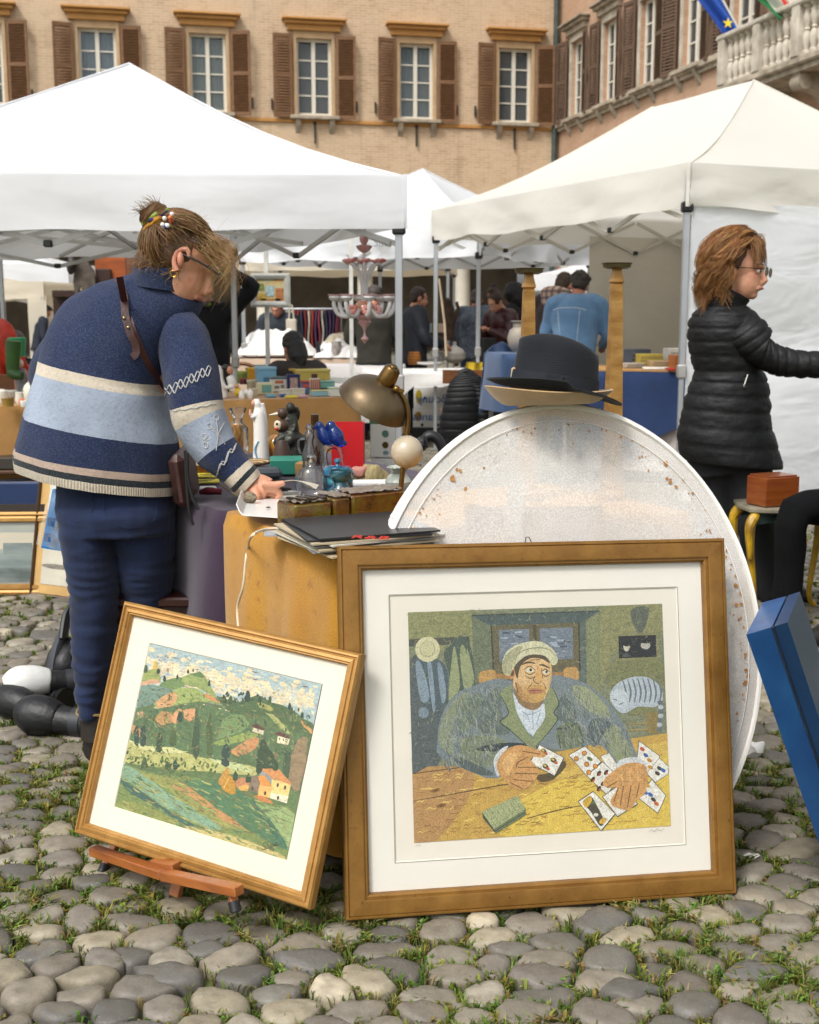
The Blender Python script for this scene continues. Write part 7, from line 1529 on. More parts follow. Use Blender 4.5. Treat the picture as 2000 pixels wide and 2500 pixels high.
r, s = thing_px('umbrella', 'rolled green parasol standing behind the woman in the sweater', 'parasol', 122,1290,0, Y=6.2); mb = MB(); mb.lathe([(6 * s, -260 * s),(9 * s, 0),(12 * s, 60 * s),(12 * s, 100 * s),(5 * s, 140 * s)], 14); mb.build('canopy', M('#16694a', .7,.15), r); mb = MB(); mb.tube([(0,0,-300 * s),(0,0,0)], 4 * s, 8); mb.build('pole', IRON, r)
boxed('cloth_heap', 'dark blue cloth hanging under the left stall', 'cloth', -40,110,1180,1262,0,.1, NAVY, .05, Y=6.9)
# green boot shaped vase, wardrobe and carved panels behind
r, s = thing_px('boot', 'tall green rubber boot standing on the left stall', 'boot', 32,925,0, Y=8.1); mb = MB(); mb.tube([(6 * s, 0,92 * s),(2 * s, 0,50 * s),(0,0,22 * s),(4 * s, -.01,12 * s),(26 * s, -.03,8 * s)], [19 * s, 17 * s, 15 * s, 14 * s, 9 * s], 16,4); mb.build('boot', M('#2f5a24', .4,.15), r)
r, s = thing_px('rubber_boot', 'lighter green plastic tub behind the boot', 'tub', 42,850,0, Y=8.6); mb = MB(); mb.lathe([(18 * s, -20 * s),(22 * s, 24 * s),(20 * s, 26 * s)], 18); mb.build('tub', M('#2f9a62', .4), r)
ward = thing('wardrobe', 'carved dark wooden wardrobe behind the left stalls', 'wardrobe', at(215,800,15).xy.to_3d()); Yw = 15
CARV = M('#5f5449', .7,.3,10,.6,25, col2='#3c332a'); DKW = M('#3a1f14', .45,.25,5, stretch=(1,1,4)); ORW = M('#a3501c', .4,.2,4, stretch=(1,1,4))
def wbox(nm, u0, u1, vt, vb, Y, d, m_): a, b = at(u0, vt, Y), at(u1, vb, Y); mb = MB(); mb.box(((a.x + b.x) / 2, Y + d / 2,(a.z + b.z) / 2),(abs(b.x - a.x), d, abs(a.z - b.z)), bev=.01); return mb.build(nm, m_, ward, world=True)
wbox('carcass', 230,320,618,980,15.05,.5, ORW); wbox('door', 232,282,656,960,15.0,.04, DKW); wbox('side_panel', 128,232,724,980,15.1,.4, DKW); wbox('shelf', 126,186,708,726,14.95,.4, DKW)
mb = MB(); mb.prism([at(178,690,14.9), at(182,650,14.9), at(195,632,14.9), at(205,622,14.9), at(214,640,14.9), at(228,660,14.9), at(232,690,14.9), at(228,740,14.9), at(215,700,14.9), at(205,720,14.9), at(196,695,14.9), at(186,730,14.9)], (0,.05,0)); mb.build('carved_crest', CARV, ward, world=True)
mb = MB(); mb.ball(at(174,648,14.85),(.05,.05,.1)); mb.jitter(.03,14); mb.build('carved_scroll', M('#241a14', .6), ward, world=True)
# boxing gloves, black bag beside her feet
LEA = M('#141517', .5,.25,14,.35,30); LEAW = M('#d8d8d4', .5,.08,8,.2,30)
def glove(label, u, v, rz, sc, m_, dz=0, tilt=0):
    r = thing('boxing_glove', label, 'boxing glove', gp(u, v) + V((0,0, dz)),(tilt, 0, rz)); mb = MB(); mb.tube([(0,0,.055),(.05,0,.06),(.11,0,.06),(.15,0,.05)], [.05 * sc, .066 * sc, .068 * sc, .04 * sc], 16,4); mb.tube([(.02,-.05 * sc, .05),(.07,-.085 * sc, .05),(.11,-.075 * sc, .05)], [.025,.032 * sc, .02], 12,4); mb.build('fist', m_, r, voxel=.007, sm=3)
    mb = MB(); mb.tube([(.005,0,.052),(-.06,0,.05),(-.11,0,.048)], [.05 * sc, .045 * sc, .052 * sc], 16,3); mb.build('cuff', LEA, r); mb = MB(); mb.tube([(-.05,0,.05),(-.085,0,.05)], .0495 * sc, 16); mb.build('strap', M('#2a2c30', .5), r); return r
glove('black boxing glove lying farthest left on the cobbles', 75,1765, R(150), .85, LEA); glove('black and white boxing glove resting on the others', 128,1735, R(-160), .82, LEAW, .05); glove('black boxing glove in front with its wrist strap towards the jeans', 150,1795, R(165), .95, LEA); glove('black boxing glove behind the white one', 118,1725, R(140), .8, LEA)
hb = thing('shoulder_bag', 'slumped black shoulder bag with a long strap behind the boxing gloves', 'bag', gp(165,1690)); yb_ = hb.location.y
mb = MB(); mb.tube([at(175,1480, yb_ + .1), at(160,1530, yb_ + .08), at(140,1600, yb_ + .03), at(135,1660, yb_), at(150,1690, yb_ - .02)], [.01,.03,.055,.06,.03], 14,4, flat=.5); mb.build('flap', M('#3a3d42', .35,.2,8,.15,40), hb, world=True); mb = MB(); mb.ball(at(172,1640, yb_ + .05),(.10,.08,.13), 18,12); mb.jitter(.03,9,4); mb.build('body', LEA, hb, world=True); mb = MB(); mb.tube([at(182,1470, yb_ + .1), at(160,1500, yb_ + .06), at(150,1560, yb_)], [.008,.012,.01], 8,4); mb.build('strap', BLACKP, hb, world=True)
# ================================================================ PEOPLE
from mathutils.bvhtree import BVHTree
SKIN = M('#cf9c7e', .5, .12, 14, .05, 120, col2='#b87c60', sss=.12); SKIN2 = M('#b98368', .5, .14, 14, .05, 120, col2='#9c5f4a', sss=.12)
def mat_hair():
    m, nt, b = newmat('m_hair'); m['vcol'] = 1; a = nt.nodes.new('ShaderNodeVertexColor'); a.layer_name = 'Col'; n1 = tex(nt, coords(nt), 60, 3).outputs[0]
    nt.links.new(a.outputs[0], b.inputs['Base Color'])
    b.inputs['Roughness'].default_value = .42; b.inputs['Specular IOR Level'].default_value = .35; return m
HAIR = mat_hair()
def strands(mb, fn, n, r, cols, rn, k=7):
    """fn(i) -> control points of one lock"""
    for i in range(n):
        pts = catmull(fn(i), 2); mb.col = tuple(c * rn.uniform(.82, 1.12) for c in rgb(rn.choice(cols))); m = len(pts); x = None; rr = []
        for j, p in enumerate(pts):
            t = (pts[min(j + 1, m - 1)] - pts[max(j - 1, 0)]).normalized()
            if x is None: x = t.orthogonal().normalized()
            else: x = (x - t * x.dot(t)).normalized()
            y = t.cross(x); q = r * (1 - .75 * (j / (m - 1)) ** 1.5); rr.append([p + x * q, p - x * q * .5 + y * q * .86, p - x * q * .5 - y * q * .86])
        mb.loft(rr, (False, False))
def head(mb, c, f, u, s=1.0, ear=True):
    """skull, jaw, nose, ears round a head centre; f forward, u up"""
    f, u = V(f).normalized(), V(u); u = (u - f * u.dot(f)).normalized(); l = u.cross(f); Mx = Matrix((l, f, u)).transposed()
    mb.ball(c + f * -.008 * s + u * .02 * s, (.073 * s, .092 * s, .092 * s), 20, 14, Mx); mb.ball(c + f * .028 * s - u * .045 * s, (.058 * s, .066 * s, .078 * s), 18, 12, Mx)
    mb.ball(c + f * .062 * s - u * .098 * s, (.024 * s, .022 * s, .020 * s), 12, 8, Mx); mb.tube([c + f * .088 * s - u * .0 * s, c + f * .108 * s - u * .04 * s, c + f * .092 * s - u * .05 * s], [.008 * s, .014 * s, .011 * s], 8, 2)
    mb.tube([c + f * .086 * s - u * .072 * s + l * .022 * s, c + f * .096 * s - u * .072 * s, c + f * .086 * s - u * .072 * s - l * .022 * s], .007 * s, 8, 2); mb.tube([c + f * .082 * s + u * .018 * s + l * .045 * s, c + f * .093 * s + u * .016 * s, c + f * .082 * s + u * .018 * s - l * .045 * s], .009 * s, 8, 2)
    if ear:
        for sg in (-1, 1): mb.ball(c + l * sg * .074 * s - f * .012 * s - u * .02 * s, (.012 * s, .02 * s, .032 * s), 10, 8, Mx)
    return f, u, l
def face_bits(parent, c, f, u, l, s=1.0, lip='#9a5548', brow='#4a3524', eyes=True):
    for sg in (-1, 1):
        if eyes:
            e = MB(); e.ball(c + f * .083 * s + l * sg * .031 * s - u * .006 * s, (.013 * s, .008 * s, .008 * s), 10, 8, Matrix((l, f, u)).transposed()); ey = e.build('eye', M('#d8d2c8', .2), parent, world=True)
            e = MB(); e.ball(c + f * .0905 * s + l * sg * .031 * s - u * .006 * s, .0055 * s, 8, 6); e.build('pupil', M('#1d1510', .15), ey, world=True)
        e = MB(); e.tube([c + f * .094 * s + l * sg * .016 * s + u * .020 * s, c + f * .092 * s + l * sg * .035 * s + u * .024 * s, c + f * .080 * s + l * sg * .05 * s + u * .018 * s], .004 * s, 6, 2); e.build('eyebrow', M(brow, .8), parent, world=True)
    e = MB(); e.tube([c + f * .09 * s - u * .072 * s + l * .021 * s, c + f * .102 * s - u * .071 * s, c + f * .09 * s - u * .072 * s - l * .021 * s], .0045 * s, 8, 2); e.build('lips', M(lip, .4), parent, world=True)
def hand(mb, w, d, n, s=1.0, curl=.7, thumb=1):
    """wrist point, direction, back-of-hand normal; five bent fingers"""
    d, n = V(d).normalized(), V(n); n = (n - d * n.dot(d)).normalized(); l = n.cross(d)
    mb.tube([w, w + d * .035 * s, w + d * .075 * s], [.026 * s, .034 * s, .036 * s], 12, 2, flat=.55, side=l)
    for k, (o, L) in enumerate(((-.027, .062), (-.009, .072), (.009, .068), (.027, .054))):
        b = w + d * .075 * s + l * o * s; a1 = curl * (.5 + .12 * k); p1 = b + (d * math.cos(a1) - n * math.sin(a1)) * L * .45 * s; a2 = a1 + curl * 1.0; p2 = p1 + (d * math.cos(a2) - n * math.sin(a2)) * L * .32 * s; a3 = a2 + curl * .7; p3 = p2 + (d * math.cos(a3) - n * math.sin(a3)) * L * .25 * s
        mb.tube([b - d * .02 * s, b, p1, p2, p3], [.0105 * s, .0105 * s, .0095 * s, .0085 * s, .0065 * s], 8, 2)
    b = w + d * .025 * s - l * .028 * s * thumb; t1 = (d * .7 - l * thumb * .7 - n * .35).normalized(); t2 = (d * .95 - l * .1 * thumb - n * .3).normalized(); mb.tube([b, b + t1 * .035 * s, b + t1 * .035 * s + t2 * .03 * s], [.013 * s, .0115 * s, .008 * s], 8, 2)
def person(label, xy, H, rz, top, bottom, hairc, skin=None, lean=.0, side=0.0, hp=0.0, hy=0.0, aL=None, aR=None, seated=False, hair='short', group='shoppers in the background', face=False, hood=None, cap=None, extra=None, hip=None, belly=1.0, thigh=.235):
    p = thing('person', label, 'person', (xy[0], xy[1], 0), (0, 0, rz), group); skin = skin or SKIN2
    Q = lambda x, y, z: V((x * H, y * H, z * H))
    hz = hip if hip else (.265 if seated else .52); tv = V((math.sin(side), math.sin(lean) * math.cos(side), math.cos(lean) * math.cos(side)))
    hipc = Q(0, 0, hz); sh = hipc + tv * .285 * H; nb = hipc + tv * .315 * H
    f = V((math.sin(hy) * math.cos(hp), math.cos(hy) * math.cos(hp), -math.sin(hp))); up = V((0, math.sin(lean) * .4 + math.sin(hp) * .8, 1)).normalized(); hc_ = nb + up * .075 * H + f * .02 * H
    sc = H / 1.75
    DOWN = ((.035, -.01, -.165), (.03, .03, -.31)); aL = aL or DOWN; aR = aR or DOWN
    jl = [(sh + Q(-.112, 0, -.012)), None, None]; jr = [(sh + Q(.112, 0, -.012)), None, None]
    for j, a, sg in ((jl, aL, -1), (jr, aR, 1)): j[1] = j[0] + Q(sg * a[0][0], a[0][1], a[0][2]); j[2] = j[0] + Q(sg * a[1][0], a[1][1], a[1][2])
    if seated: legs = [[hipc + Q(sg * .05, 0, 0), hipc + Q(sg * .075, thigh, .0), Q(sg * .08, thigh + .015, .03)] for sg in (-1, 1)]
    else: legs = [[hipc + Q(sg * .05, 0, 0), Q(sg * .055, .012, .275), Q(sg * .06, -.01, .03)] for sg in (-1, 1)]
    b = MB(); head(b, hc_, f, up, sc); b.tube([nb - tv * .05 * H, nb + tv * .01 * H, hc_ - up * .03 * H], [.036 * H, .032 * H, .032 * H], 12, 2); torso = [hipc - tv * .02 * H, hipc + tv * .1 * H, hipc + tv * .2 * H, sh]
    b.tube(torso, [.085 * H, .078 * H, .088 * H, .06 * H], 14, 3, flat=.68, side=(1, 0, 0))
    for j in (jl, jr):
        b.tube([j[0], lerp(j[0], j[1], .5), j[1], j[2]], [.03 * H, .028 * H, .023 * H, .016 * H], 10, 2); d = (j[2] - j[1]).normalized(); hand(b, j[2], d, V((0, 0, 1)) if abs(d.z) < .8 else V((0, -1, 0)), sc, .6, 1 if j is jr else -1)
    for L in legs: b.tube([L[0], lerp(L[0], L[1], .5), L[1], lerp(L[1], L[2], .5), L[2]], [.045 * H, .034 * H, .025 * H, .022 * H, .018 * H], 10, 3)
    b.build('body', skin, p, voxel=.011, sm=1)
    t = MB(); tk = top.get('thick', 1.0); lo = top.get('low', -.05)
    t.tube([hipc + tv * lo * H, hipc + tv * .06 * H, hipc + tv * .16 * H, hipc + tv * .235 * H, sh + tv * .008 * H, nb + tv * .015 * H], [.105 * H * tk * belly, .10 * H * tk * belly, .106 * H * tk, .112 * H * tk, .085 * H * tk, .042 * H * tk], 22, 4, flat=.68, side=(1, 0, 0))
    for j in (jl, jr): t.tube([lerp(j[0], sh, .45), j[0], lerp(j[0], j[1], .5), j[1], lerp(j[1], j[2], .5), lerp(j[1], j[2], .96)], [.05 * H * tk, .047 * H * tk, .042 * H * tk, .036 * H * tk, .032 * H * tk, .026 * H * tk], 14, 3)
    t.jitter(.012 * tk, 9, len(label)); t.build(top.get('name', 'jacket'), top['mat'], p, voxel=.0125, sm=2)
    tr = MB(); tr.tube([hipc + tv * .05 * H, hipc - V((0, 0, .03 * H))], [.085 * H, .086 * H], 16, 2, flat=.72, side=(1, 0, 0))
    for L in legs: tr.tube([L[0] + V((0, 0, .01)), lerp(L[0], L[1], .5), L[1], lerp(L[1], L[2], .5), lerp(L[1], L[2], .93)], [.06 * H, .053 * H, .043 * H, .038 * H, .036 * H], 14, 3)
    tr.jitter(.008, 10, 2); tr.build('trousers', bottom, p, voxel=.014, sm=2)
    s_ = MB()
    for L in legs: e = L[2]; s_.tube([e + V((0, -.035 * H, .0)), e + V((0, .02 * H, .002)), e + V((0, .09 * H, -.008 * H))], [.024 * H, .027 * H, .018 * H], 12, 3)
    s_.v = [(x, y, max(z, .0)) for x, y, z in s_.v]; s_.build('shoes', M('#241f1c', .5), p)
    fw = f; uu = (up - f * up.dot(f)).normalized(); ll = uu.cross(f); Mx = Matrix((ll, f, uu)).transposed(); h = MB(); rh = random.Random(len(label))
    if hair == 'short': h.ball(hc_ - f * .018 * sc + uu * .03 * sc, (.083 * sc, .094 * sc, .094 * sc), 18, 12, Mx); h.ball(hc_ - f * .045 * sc - uu * .02 * sc, (.07 * sc, .058 * sc, .075 * sc), 14, 10, Mx)
    elif hair == 'curly':
        h.ball(hc_ - f * .02 * sc + uu * .04 * sc, (.085 * sc, .095 * sc, .09 * sc), 18, 12, Mx); h.ball(hc_ - f * .05 * sc - uu * .01 * sc, (.072 * sc, .055 * sc, .07 * sc), 14, 10, Mx)
        for _ in range(60): a, e_ = rh.uniform(0, 6.28), rh.uniform(.1, 1.5); d = ll * math.cos(a) * math.cos(e_) + f * (math.sin(a) * math.cos(e_) - .25) + uu * math.sin(e_); h.ball(hc_ + uu * .03 * sc + d * .092 * sc, .017 * sc, 6, 5)
    elif hair in ('long', 'bun', 'big'):
        k = 1.5 if hair == 'big' else 1; h.ball(hc_ - f * .02 * sc + uu * .03 * sc, (.086 * sc * k, .096 * sc * k, .097 * sc * k), 18, 12, Mx)
        if hair != 'bun': h.tube([hc_ - f * .05 * sc, hc_ - f * .07 * sc - uu * .10 * sc, hc_ - f * .06 * sc - uu * .2 * sc], [.08 * sc * k, .075 * sc * k, .045 * sc * k], 14, 3, side=tuple(ll))
        else: h.ball(hc_ + uu * .13 * sc - f * .03 * sc, (.04 * sc, .04 * sc, .045 * sc), 12, 8)
    h.jitter(.012, 32, 3); cut = hc_ + f * .055 * sc
    if hair: h.col = None; ho = h.build('hair', M(hairc, .5, .35, 40, .4, 120), p, voxel=.008, sm=1)
    if cap: c_ = MB(); c_.ball(hc_ + uu * .062 * sc + f * .006 * sc, (.094 * sc, .112 * sc, .05 * sc), 18, 10, Mx); c_.ball(hc_ + f * .10 * sc + uu * .045 * sc, (.07 * sc, .05 * sc, .012 * sc), 14, 8, Mx); c_.build('cap', M(cap, .85, .15, 20, .2, 90), p)
    if hood: c_ = MB(); c_.tube([nb + Q(-.07, .03, .0), nb + Q(-.04, -.055, .012), nb + Q(.04, -.055, .012), nb + Q(.07, .03, .0)], [.02 * H, .04 * H, .04 * H, .02 * H], 12, 4); c_.ball(nb + Q(0, -.07, -.02), (.07 * H, .03 * H, .055 * H), 14, 10); c_.build('hood', hood, p, voxel=.01, sm=2)
    if face:
        R_ = root_matrix(p); face_bits(p, R_ @ hc_, R_.to_3x3() @ f, R_.to_3x3() @ uu, R_.to_3x3() @ ll, sc)
        if face == 'beard':
            bm = MB(); bm.ball(R_ @ (hc_ + f * .05 * sc - uu * .085 * sc), (.052 * sc, .045 * sc, .04 * sc), 14, 10, R_.to_3x3() @ Mx); bm.jitter(.006, 60); bm.build('beard', M('#8d8078', .9, .3, 60), p, world=True)
    return p, hc_, nb
def X_(u, Y): return at(u, 760, Y).x
FLE = M('#14161a', .95, .2, 30, .2, 200); DEN = mat_fabric('#54799f', '#6c90b4', 5, 220, .4); JEANS = mat_fabric('#1f3350', '#2a4468', 6, 220, .3); DKT = M('#1d1d20', .85, .15)
BROWSE = ((.05, .03, -.155), (-.01, .17, -.2))
p3, h3, n3 = person('bearded man in a black fleece raising his arms behind the stall', (X_(512, 10.3), 10.3), 1.70, R(172), dict(mat=FLE, name='fleece'), DKT, '#2a2420', SKIN, lean=.16, hp=.38, aL=((.13, .04, .12), (-.02, .07, .22)), aR=((.13, .05, .10), (.0, .09, .2)), hair='short', face='beard')
mb = MB(); mb.tube([n3 + V((-.06, -.0, .0)), n3 + V((-.03, .07, -.01)), n3 + V((.03, .07, -.01)), n3 + V((.06, 0, 0))], .014, 8, 3); mb.build('collar', M('#8fb32a', .7), p3)
p4, _, _ = person('man in a light blue denim jacket bending over the book table', (X_(1402, 11.1), 11.1), 1.78, R(-22), dict(mat=DEN, name='denim_jacket', thick=1.12, low=-.02), JEANS, '#2a211b', lean=.20, hp=.55, hy=-.35, aL=BROWSE, aR=BROWSE, hair='curly', belly=1.0)
mb = MB(); mb.tube([(-.15, -.165, 1.36), (-.07, -.19, 1.38), (.07, -.19, 1.38), (.15, -.165, 1.36)], .004, 6, 3); mb.build('seam', M('#b5c2cc', .8), p4); 
for sx in (-.1, .1): mb = MB(); mb.tube([(sx, -.19, 1.36), (sx * .85, -.185, 1.2), (sx * .6, -.15, .98)], .0035, 6, 3); mb.build('seam', M('#b5c2cc', .8), p4)
def mat_plaid():
    m, nt, b = newmat('m_plaid'); co = coords(nt, 'Object', (1, 1, 1)); w1 = tex(nt, co, 5, typ='WAVE', bands_direction='X').outputs[1]; w2 = tex(nt, co, 5, typ='WAVE', bands_direction='Z').outputs[1]
    c = mixc(nt, ramp(nt, w1, [(.6, 0.0), (.65, .7)]), rgb('#b9a597'), rgb('#6d3f3a')); c = mixc(nt, ramp(nt, w2, [(.6, 0.0), (.65, .7)]), c, rgb('#5a4a52')); nt.links.new(c, b.inputs['Base Color']); b.inputs['Roughness'].default_value = .9; return m
person('man in a dark brown jacket with a plaid hood beside the denim man', (X_(1350, 11.9), 11.9), 1.80, R(-38), dict(mat=M('#3a2c2c', .85, .15, 10), thick=1.1), DKT, '#4a3627', lean=.2, hp=.5, aL=BROWSE, aR=BROWSE, hood=mat_plaid())
PH = ((.03, .03, -.15), (-.09, .13, -.09))
person('young woman in a burgundy leather jacket looking down at her hands', (X_(1232, 13.9), 13.9), 1.64, R(125), dict(mat=M('#431417', .35, .25, 12, .2, 40), thick=1.0), DKT, '#4a2c1c', SKIN, lean=.1, hp=.6, aL=PH, aR=PH, hair='bun', face=True)
person('person in a shiny grey blue quilted jacket seen from behind', (X_(1160, 14.7), 14.7), 1.66, R(-10), dict(mat=M('#3d4654', .4, .4, 26, .6, 30, col2='#67717f'), thick=1.18), JEANS, '#5a5048', lean=.08, hp=.4)
person('woman in a black coat with a very big dark curly head of hair', (X_(1262, 15.2), 15.2), 1.70, R(60), dict(mat=DKT, thick=1.1, low=-.18), DKT, '#17110e', hair='big', hp=.2)
person('woman with dark hair piled in a bun behind the burgundy jacket', (X_(1208, 16.0), 16.0), 1.70, R(150), dict(mat=DKT), DKT, '#2a1a12', hair='bun', hp=.2)
person('person in a navy padded coat turning right near the tent leg', (X_(1012, 13.7), 13.7), 1.66, R(-75), dict(mat=M('#151a26', .7, .2, 14, .4, 24), thick=1.2, low=-.12), DKT, '#3a2418', SKIN, hp=.2, aL=BROWSE, aR=BROWSE)
person('man in a flat cap, dark olive jumper and jeans seen from behind', (X_(912, 13.2), 13.2), 1.68, R(-5), dict(mat=M('#2b2820', .9, .2, 14, .2, 60), thick=1.1), JEANS, '#4a4038', hp=.35, lean=.05, cap='#4a433c', aL=BROWSE, aR=BROWSE)
person('person in a dark slate coat bending over the linen stall', (X_(690, 15.3), 15.3), 1.60, R(170), dict(mat=M('#2b333c', .85, .2), thick=1.15), DKT, '#2a211b', lean=.35, hp=.5, aL=BROWSE, aR=BROWSE)
person('person in black stooping at the left end of the linen stall', (X_(600, 15.4), 15.4), 1.55, R(120), dict(mat=FLE, thick=1.15), DKT, '#1d1714', lean=.5, hp=.5, aL=BROWSE, aR=BROWSE)
p_, h_, _ = person('seated person with black hair seen from behind the tin table', (X_(722, 9.2), 9.2), 1.66, R(35), dict(mat=M('#3a3330', .9)), DKT, '#14100e', seated=True, hair='long', hip=.272, hp=.25)
person('grey haired person in black seated with hands at the chin', (X_(72, 9.3), 9.3), 1.66, R(75), dict(mat=FLE), DKT, '#6a625c', SKIN, seated=True, hair='short', hip=.28, hp=.1, lean=.2, aL=((.02, .10, -.13), (-.09, .17, -.0)), aR=((.02, .10, -.13), (-.09, .17, -.0)))
person('man in a dark cap and navy coat far behind the left stalls', (X_(86, 20), 20), 1.52, R(-60), dict(mat=M('#161d2b', .8)), DKT, '#3a3430', hp=.3, lean=.2, cap='#3a3733')
person('person in a bright orange padded jacket at the left edge', (X_(-38, 9.0), 9.0), 1.62, R(-30), dict(mat=M('#c8331a', .5, .2, 12, .5, 20), thick=1.1), DKT, '#3a2c22', seated=False, hip=.47, aR=BROWSE)
for lab, u, Y, hz in (('stool under the seated black haired person', 722, 9.2, .38), ('stool under the seated grey haired person', 72, 9.3, .39)):
    r = thing('stool', lab, 'stool', (X_(u, Y), Y, 0)); mb = MB(); mb.lathe([(.17, hz - .03), (.18, hz - .02), (.17, hz)], 20); mb.build('seat', WALN, r)
    for a in (45, 135, 225, 315): mb = MB(); mb.bar((.15 * math.cos(R(a)), .15 * math.sin(R(a)), 0), (.12 * math.cos(R(a)), .12 * math.sin(R(a)), hz - .02), .025); mb.build('leg', WALN, r)
# ---------------------------------------------------------------- seated person at the right edge: only the black trousers show
p5, _, _ = person('person in black trousers seated at the right edge beside the side table', (at(2060, 1250, 5.0).x + .37, 5.30), 1.70, R(120), dict(mat=DKT), M('#08090b', .95, .15, 10, .2, 90, spec=.2), '#3a2c22', seated=True, hip=.30, thigh=.31, group='people at the right of the square')
r = thing('stool', 'stool under the seated person in black trousers', 'stool', (p5.location.x, p5.location.y, 0)); mb = MB(); mb.lathe([(.17, .40), (.18, .41), (.17, .43)], 20); mb.build('seat', WALN, r)
for a in (45, 135, 225, 315): mb = MB(); mb.bar((.15 * math.cos(R(a)), .15 * math.sin(R(a)), 0), (.12 * math.cos(R(a)), .12 * math.sin(R(a)), .41), .025); mb.build('leg', WALN, r)

# ---------------------------------------------------------------- the woman in the striped sweater
WY = 3.63; w1 = thing('person', 'woman in a blue and cream striped knitted jacket leaning over the table', 'person', (gp(235, 1868).x, WY, 0), group='people in the foreground')
def RG(L, Rr, Y, dep, n=44, p=2.05, sk=0.0):
    a, b = at(L[0], L[1], Y), at(Rr[0], Rr[1], Y); c = (a + b) / 2; return ring(c + V((0, sk, 0)), (b - a) / 2, V((0, dep, 0)), n, p)
lv = [((38, 1137), (440, 1207), .205, 0), ((37, 1117), (441, 1187), .208, .05), ((38, 1103), (441, 1172), .207, .09), ((42, 1088), (441, 1154), .206, .13), ((66, 1013), (432, 1082), .20, .33), ((86, 950), (412, 1015), .195, .5), ((98, 908), (402, 966), .19, .61), ((104, 880), (400, 940), .18, .69), ((122, 815), (425, 862), .165, .78), ((148, 762), (462, 800), .145, .85), ((186, 722), (490, 752), .12, .90), ((235, 694), (486, 720), .10, .935), ((300, 672), (470, 692), .086, .96), ((330, 655), (458, 672), .078, .98), ((338, 638), (452, 655), .072, 1.0)]
rings0 = [RG(a, b, WY, d) for a, b, d, v in lv]; vs0 = [v for *_, v in lv]
def dense(rings_, vs_, k):
    cols = [catmull([r[j] for r in rings_], k) for j in range(len(rings_[0]))]; rr = [[c[i] for c in cols] for i in range(len(cols[0]))]; vv = []
    for i in range(len(vs_) - 1): vv += [lerp(vs_[i], vs_[i + 1], j / k) for j in range(k)]
    return rr, vv + [vs_[-1]]
rr1, vv1 = dense(rings0, vs0, 6)
def folds(rr, vv, amp, seed, sc=7):
    out = []
    for r_, v in zip(rr, vv):
        c = sum(r_, V()) / len(r_); out.append([p + (p - c).normalized() * amp * (1.2 * noise.noise(V((p.x * sc * 1.3, p.y * sc, p.z * sc * .4 + seed))) - .7 * abs(noise.noise(V((p.x * sc * 2 + p.z * 2, p.y * sc * 2, p.z * sc * .6 + seed)))) + .35 * noise.noise(V((p.x * sc * 4, p.y * sc * 4, p.z * sc * 1.4 + seed)))) for p in r_])
    return out
rr1 = folds(rr1, vv1, .017, 3, 6)
def mat_knit(stops):
    m, nt, b = newmat('m_knit'); m['uv'] = 1; uv = coords(nt, 'UV'); sx = nt.nodes.new('ShaderNodeSeparateXYZ'); nt.links.new(uv, sx.inputs[0]); co = coords(nt); n1 = tex(nt, co, 90, 4, .7).outputs[0]; n2 = tex(nt, co, 330, 3, .7).outputs[0]; n3 = tex(nt, co, 5, 3).outputs[0]
    v = math_(nt, 'ADD', sx.outputs[1], math_(nt, 'MULTIPLY', math_(nt, 'SUBTRACT', n1, .5), .006))
    c = ramp(nt, v, stops, 'CONSTANT'); c = mixc(nt, ramp(nt, n2, [(.45, 0.0), (.75, .35)]), c, rgb('#7f8696')); c = mixc(nt, ramp(nt, n1, [(.3, .22), (.5, 0.0)]), c, (.012, .014, .02)); c = mixc(nt, ramp(nt, n3, [(.35, .25), (.65, 0.0)]), c, (.03, .035, .045))
    rib = tex(nt, coords(nt, 'UV', (1, 1, 1)), 60, typ='WAVE', bands_direction='X').outputs[1]
    nt.links.new(c, b.inputs['Base Color']); b.inputs['Roughness'].default_value = 1; b.inputs['Sheen Weight'].default_value = .12; b.inputs['Sheen Roughness'].default_value = .5; b.inputs['Specular IOR Level'].default_value = .1
    lowv = ramp(nt, sx.outputs[1], [(.049, 1.0), (.052, 0.0)], 'LINEAR')
    bump(nt, b, math_(nt, 'ADD', math_(nt, 'ADD', n2, n1), math_(nt, 'MULTIPLY', rib, math_(nt, 'MULTIPLY', lowv, 1.2))), .55, .005); return m
NV, CR, LB, BK, PKC = rgb('#1c2848'), rgb('#cdc1ac'), rgb('#a0abbc'), rgb('#1d2322'), rgb('#bfa896')
KNIT = mat_knit([(0, CR), (.05, BK), (.09, PKC), (.13, NV), (.33, LB), (.61, CR), (.69, NV)])
jk = MB(); jk.loft(rr1, (False, False), vs_=vv1)
jko = jk.build('knitted_jacket', KNIT, w1, world=True, ang=180)
def sleeve(cen, v, name, mat, n=30):
    pts = [c[0] for c in cen]; rad = [c[1] for c in cen]; rings_ = []; x = None
    for i, p in enumerate(pts):
        t = (pts[min(i + 1, len(pts) - 1)] - pts[max(i - 1, 0)]).normalized(); u = V((0, -1, 0)) if x is None else x; x = (u - t * u.dot(t)).normalized(); y = t.cross(x); rings_.append(ring(p, x * rad[i], y * rad[i], n))
    rr, vv = dense(rings_, v, 6); rr = folds(rr, vv, .010, 8, 9); mb = MB(); mb.loft(rr, (False, False), vs_=vv); return mb.build(name, mat, jko, world=True, ang=180), rr, vv
s_ = 1 / 826
cenR = [(at(u, v, Y), r_ * s_) for u, v, Y, r_ in ((418, 778, 3.63, 50), (446, 818, 3.59, 64), (460, 870, 3.56, 67), (467, 935, 3.53, 69), (477, 992, 3.52, 69), (487, 1026, 3.515, 68), (527, 1098, 3.505, 56), (574, 1150, 3.50, 44), (588, 1164, 3.50, 42), (599, 1174, 3.50, 41), (611, 1185, 3.50, 36))]
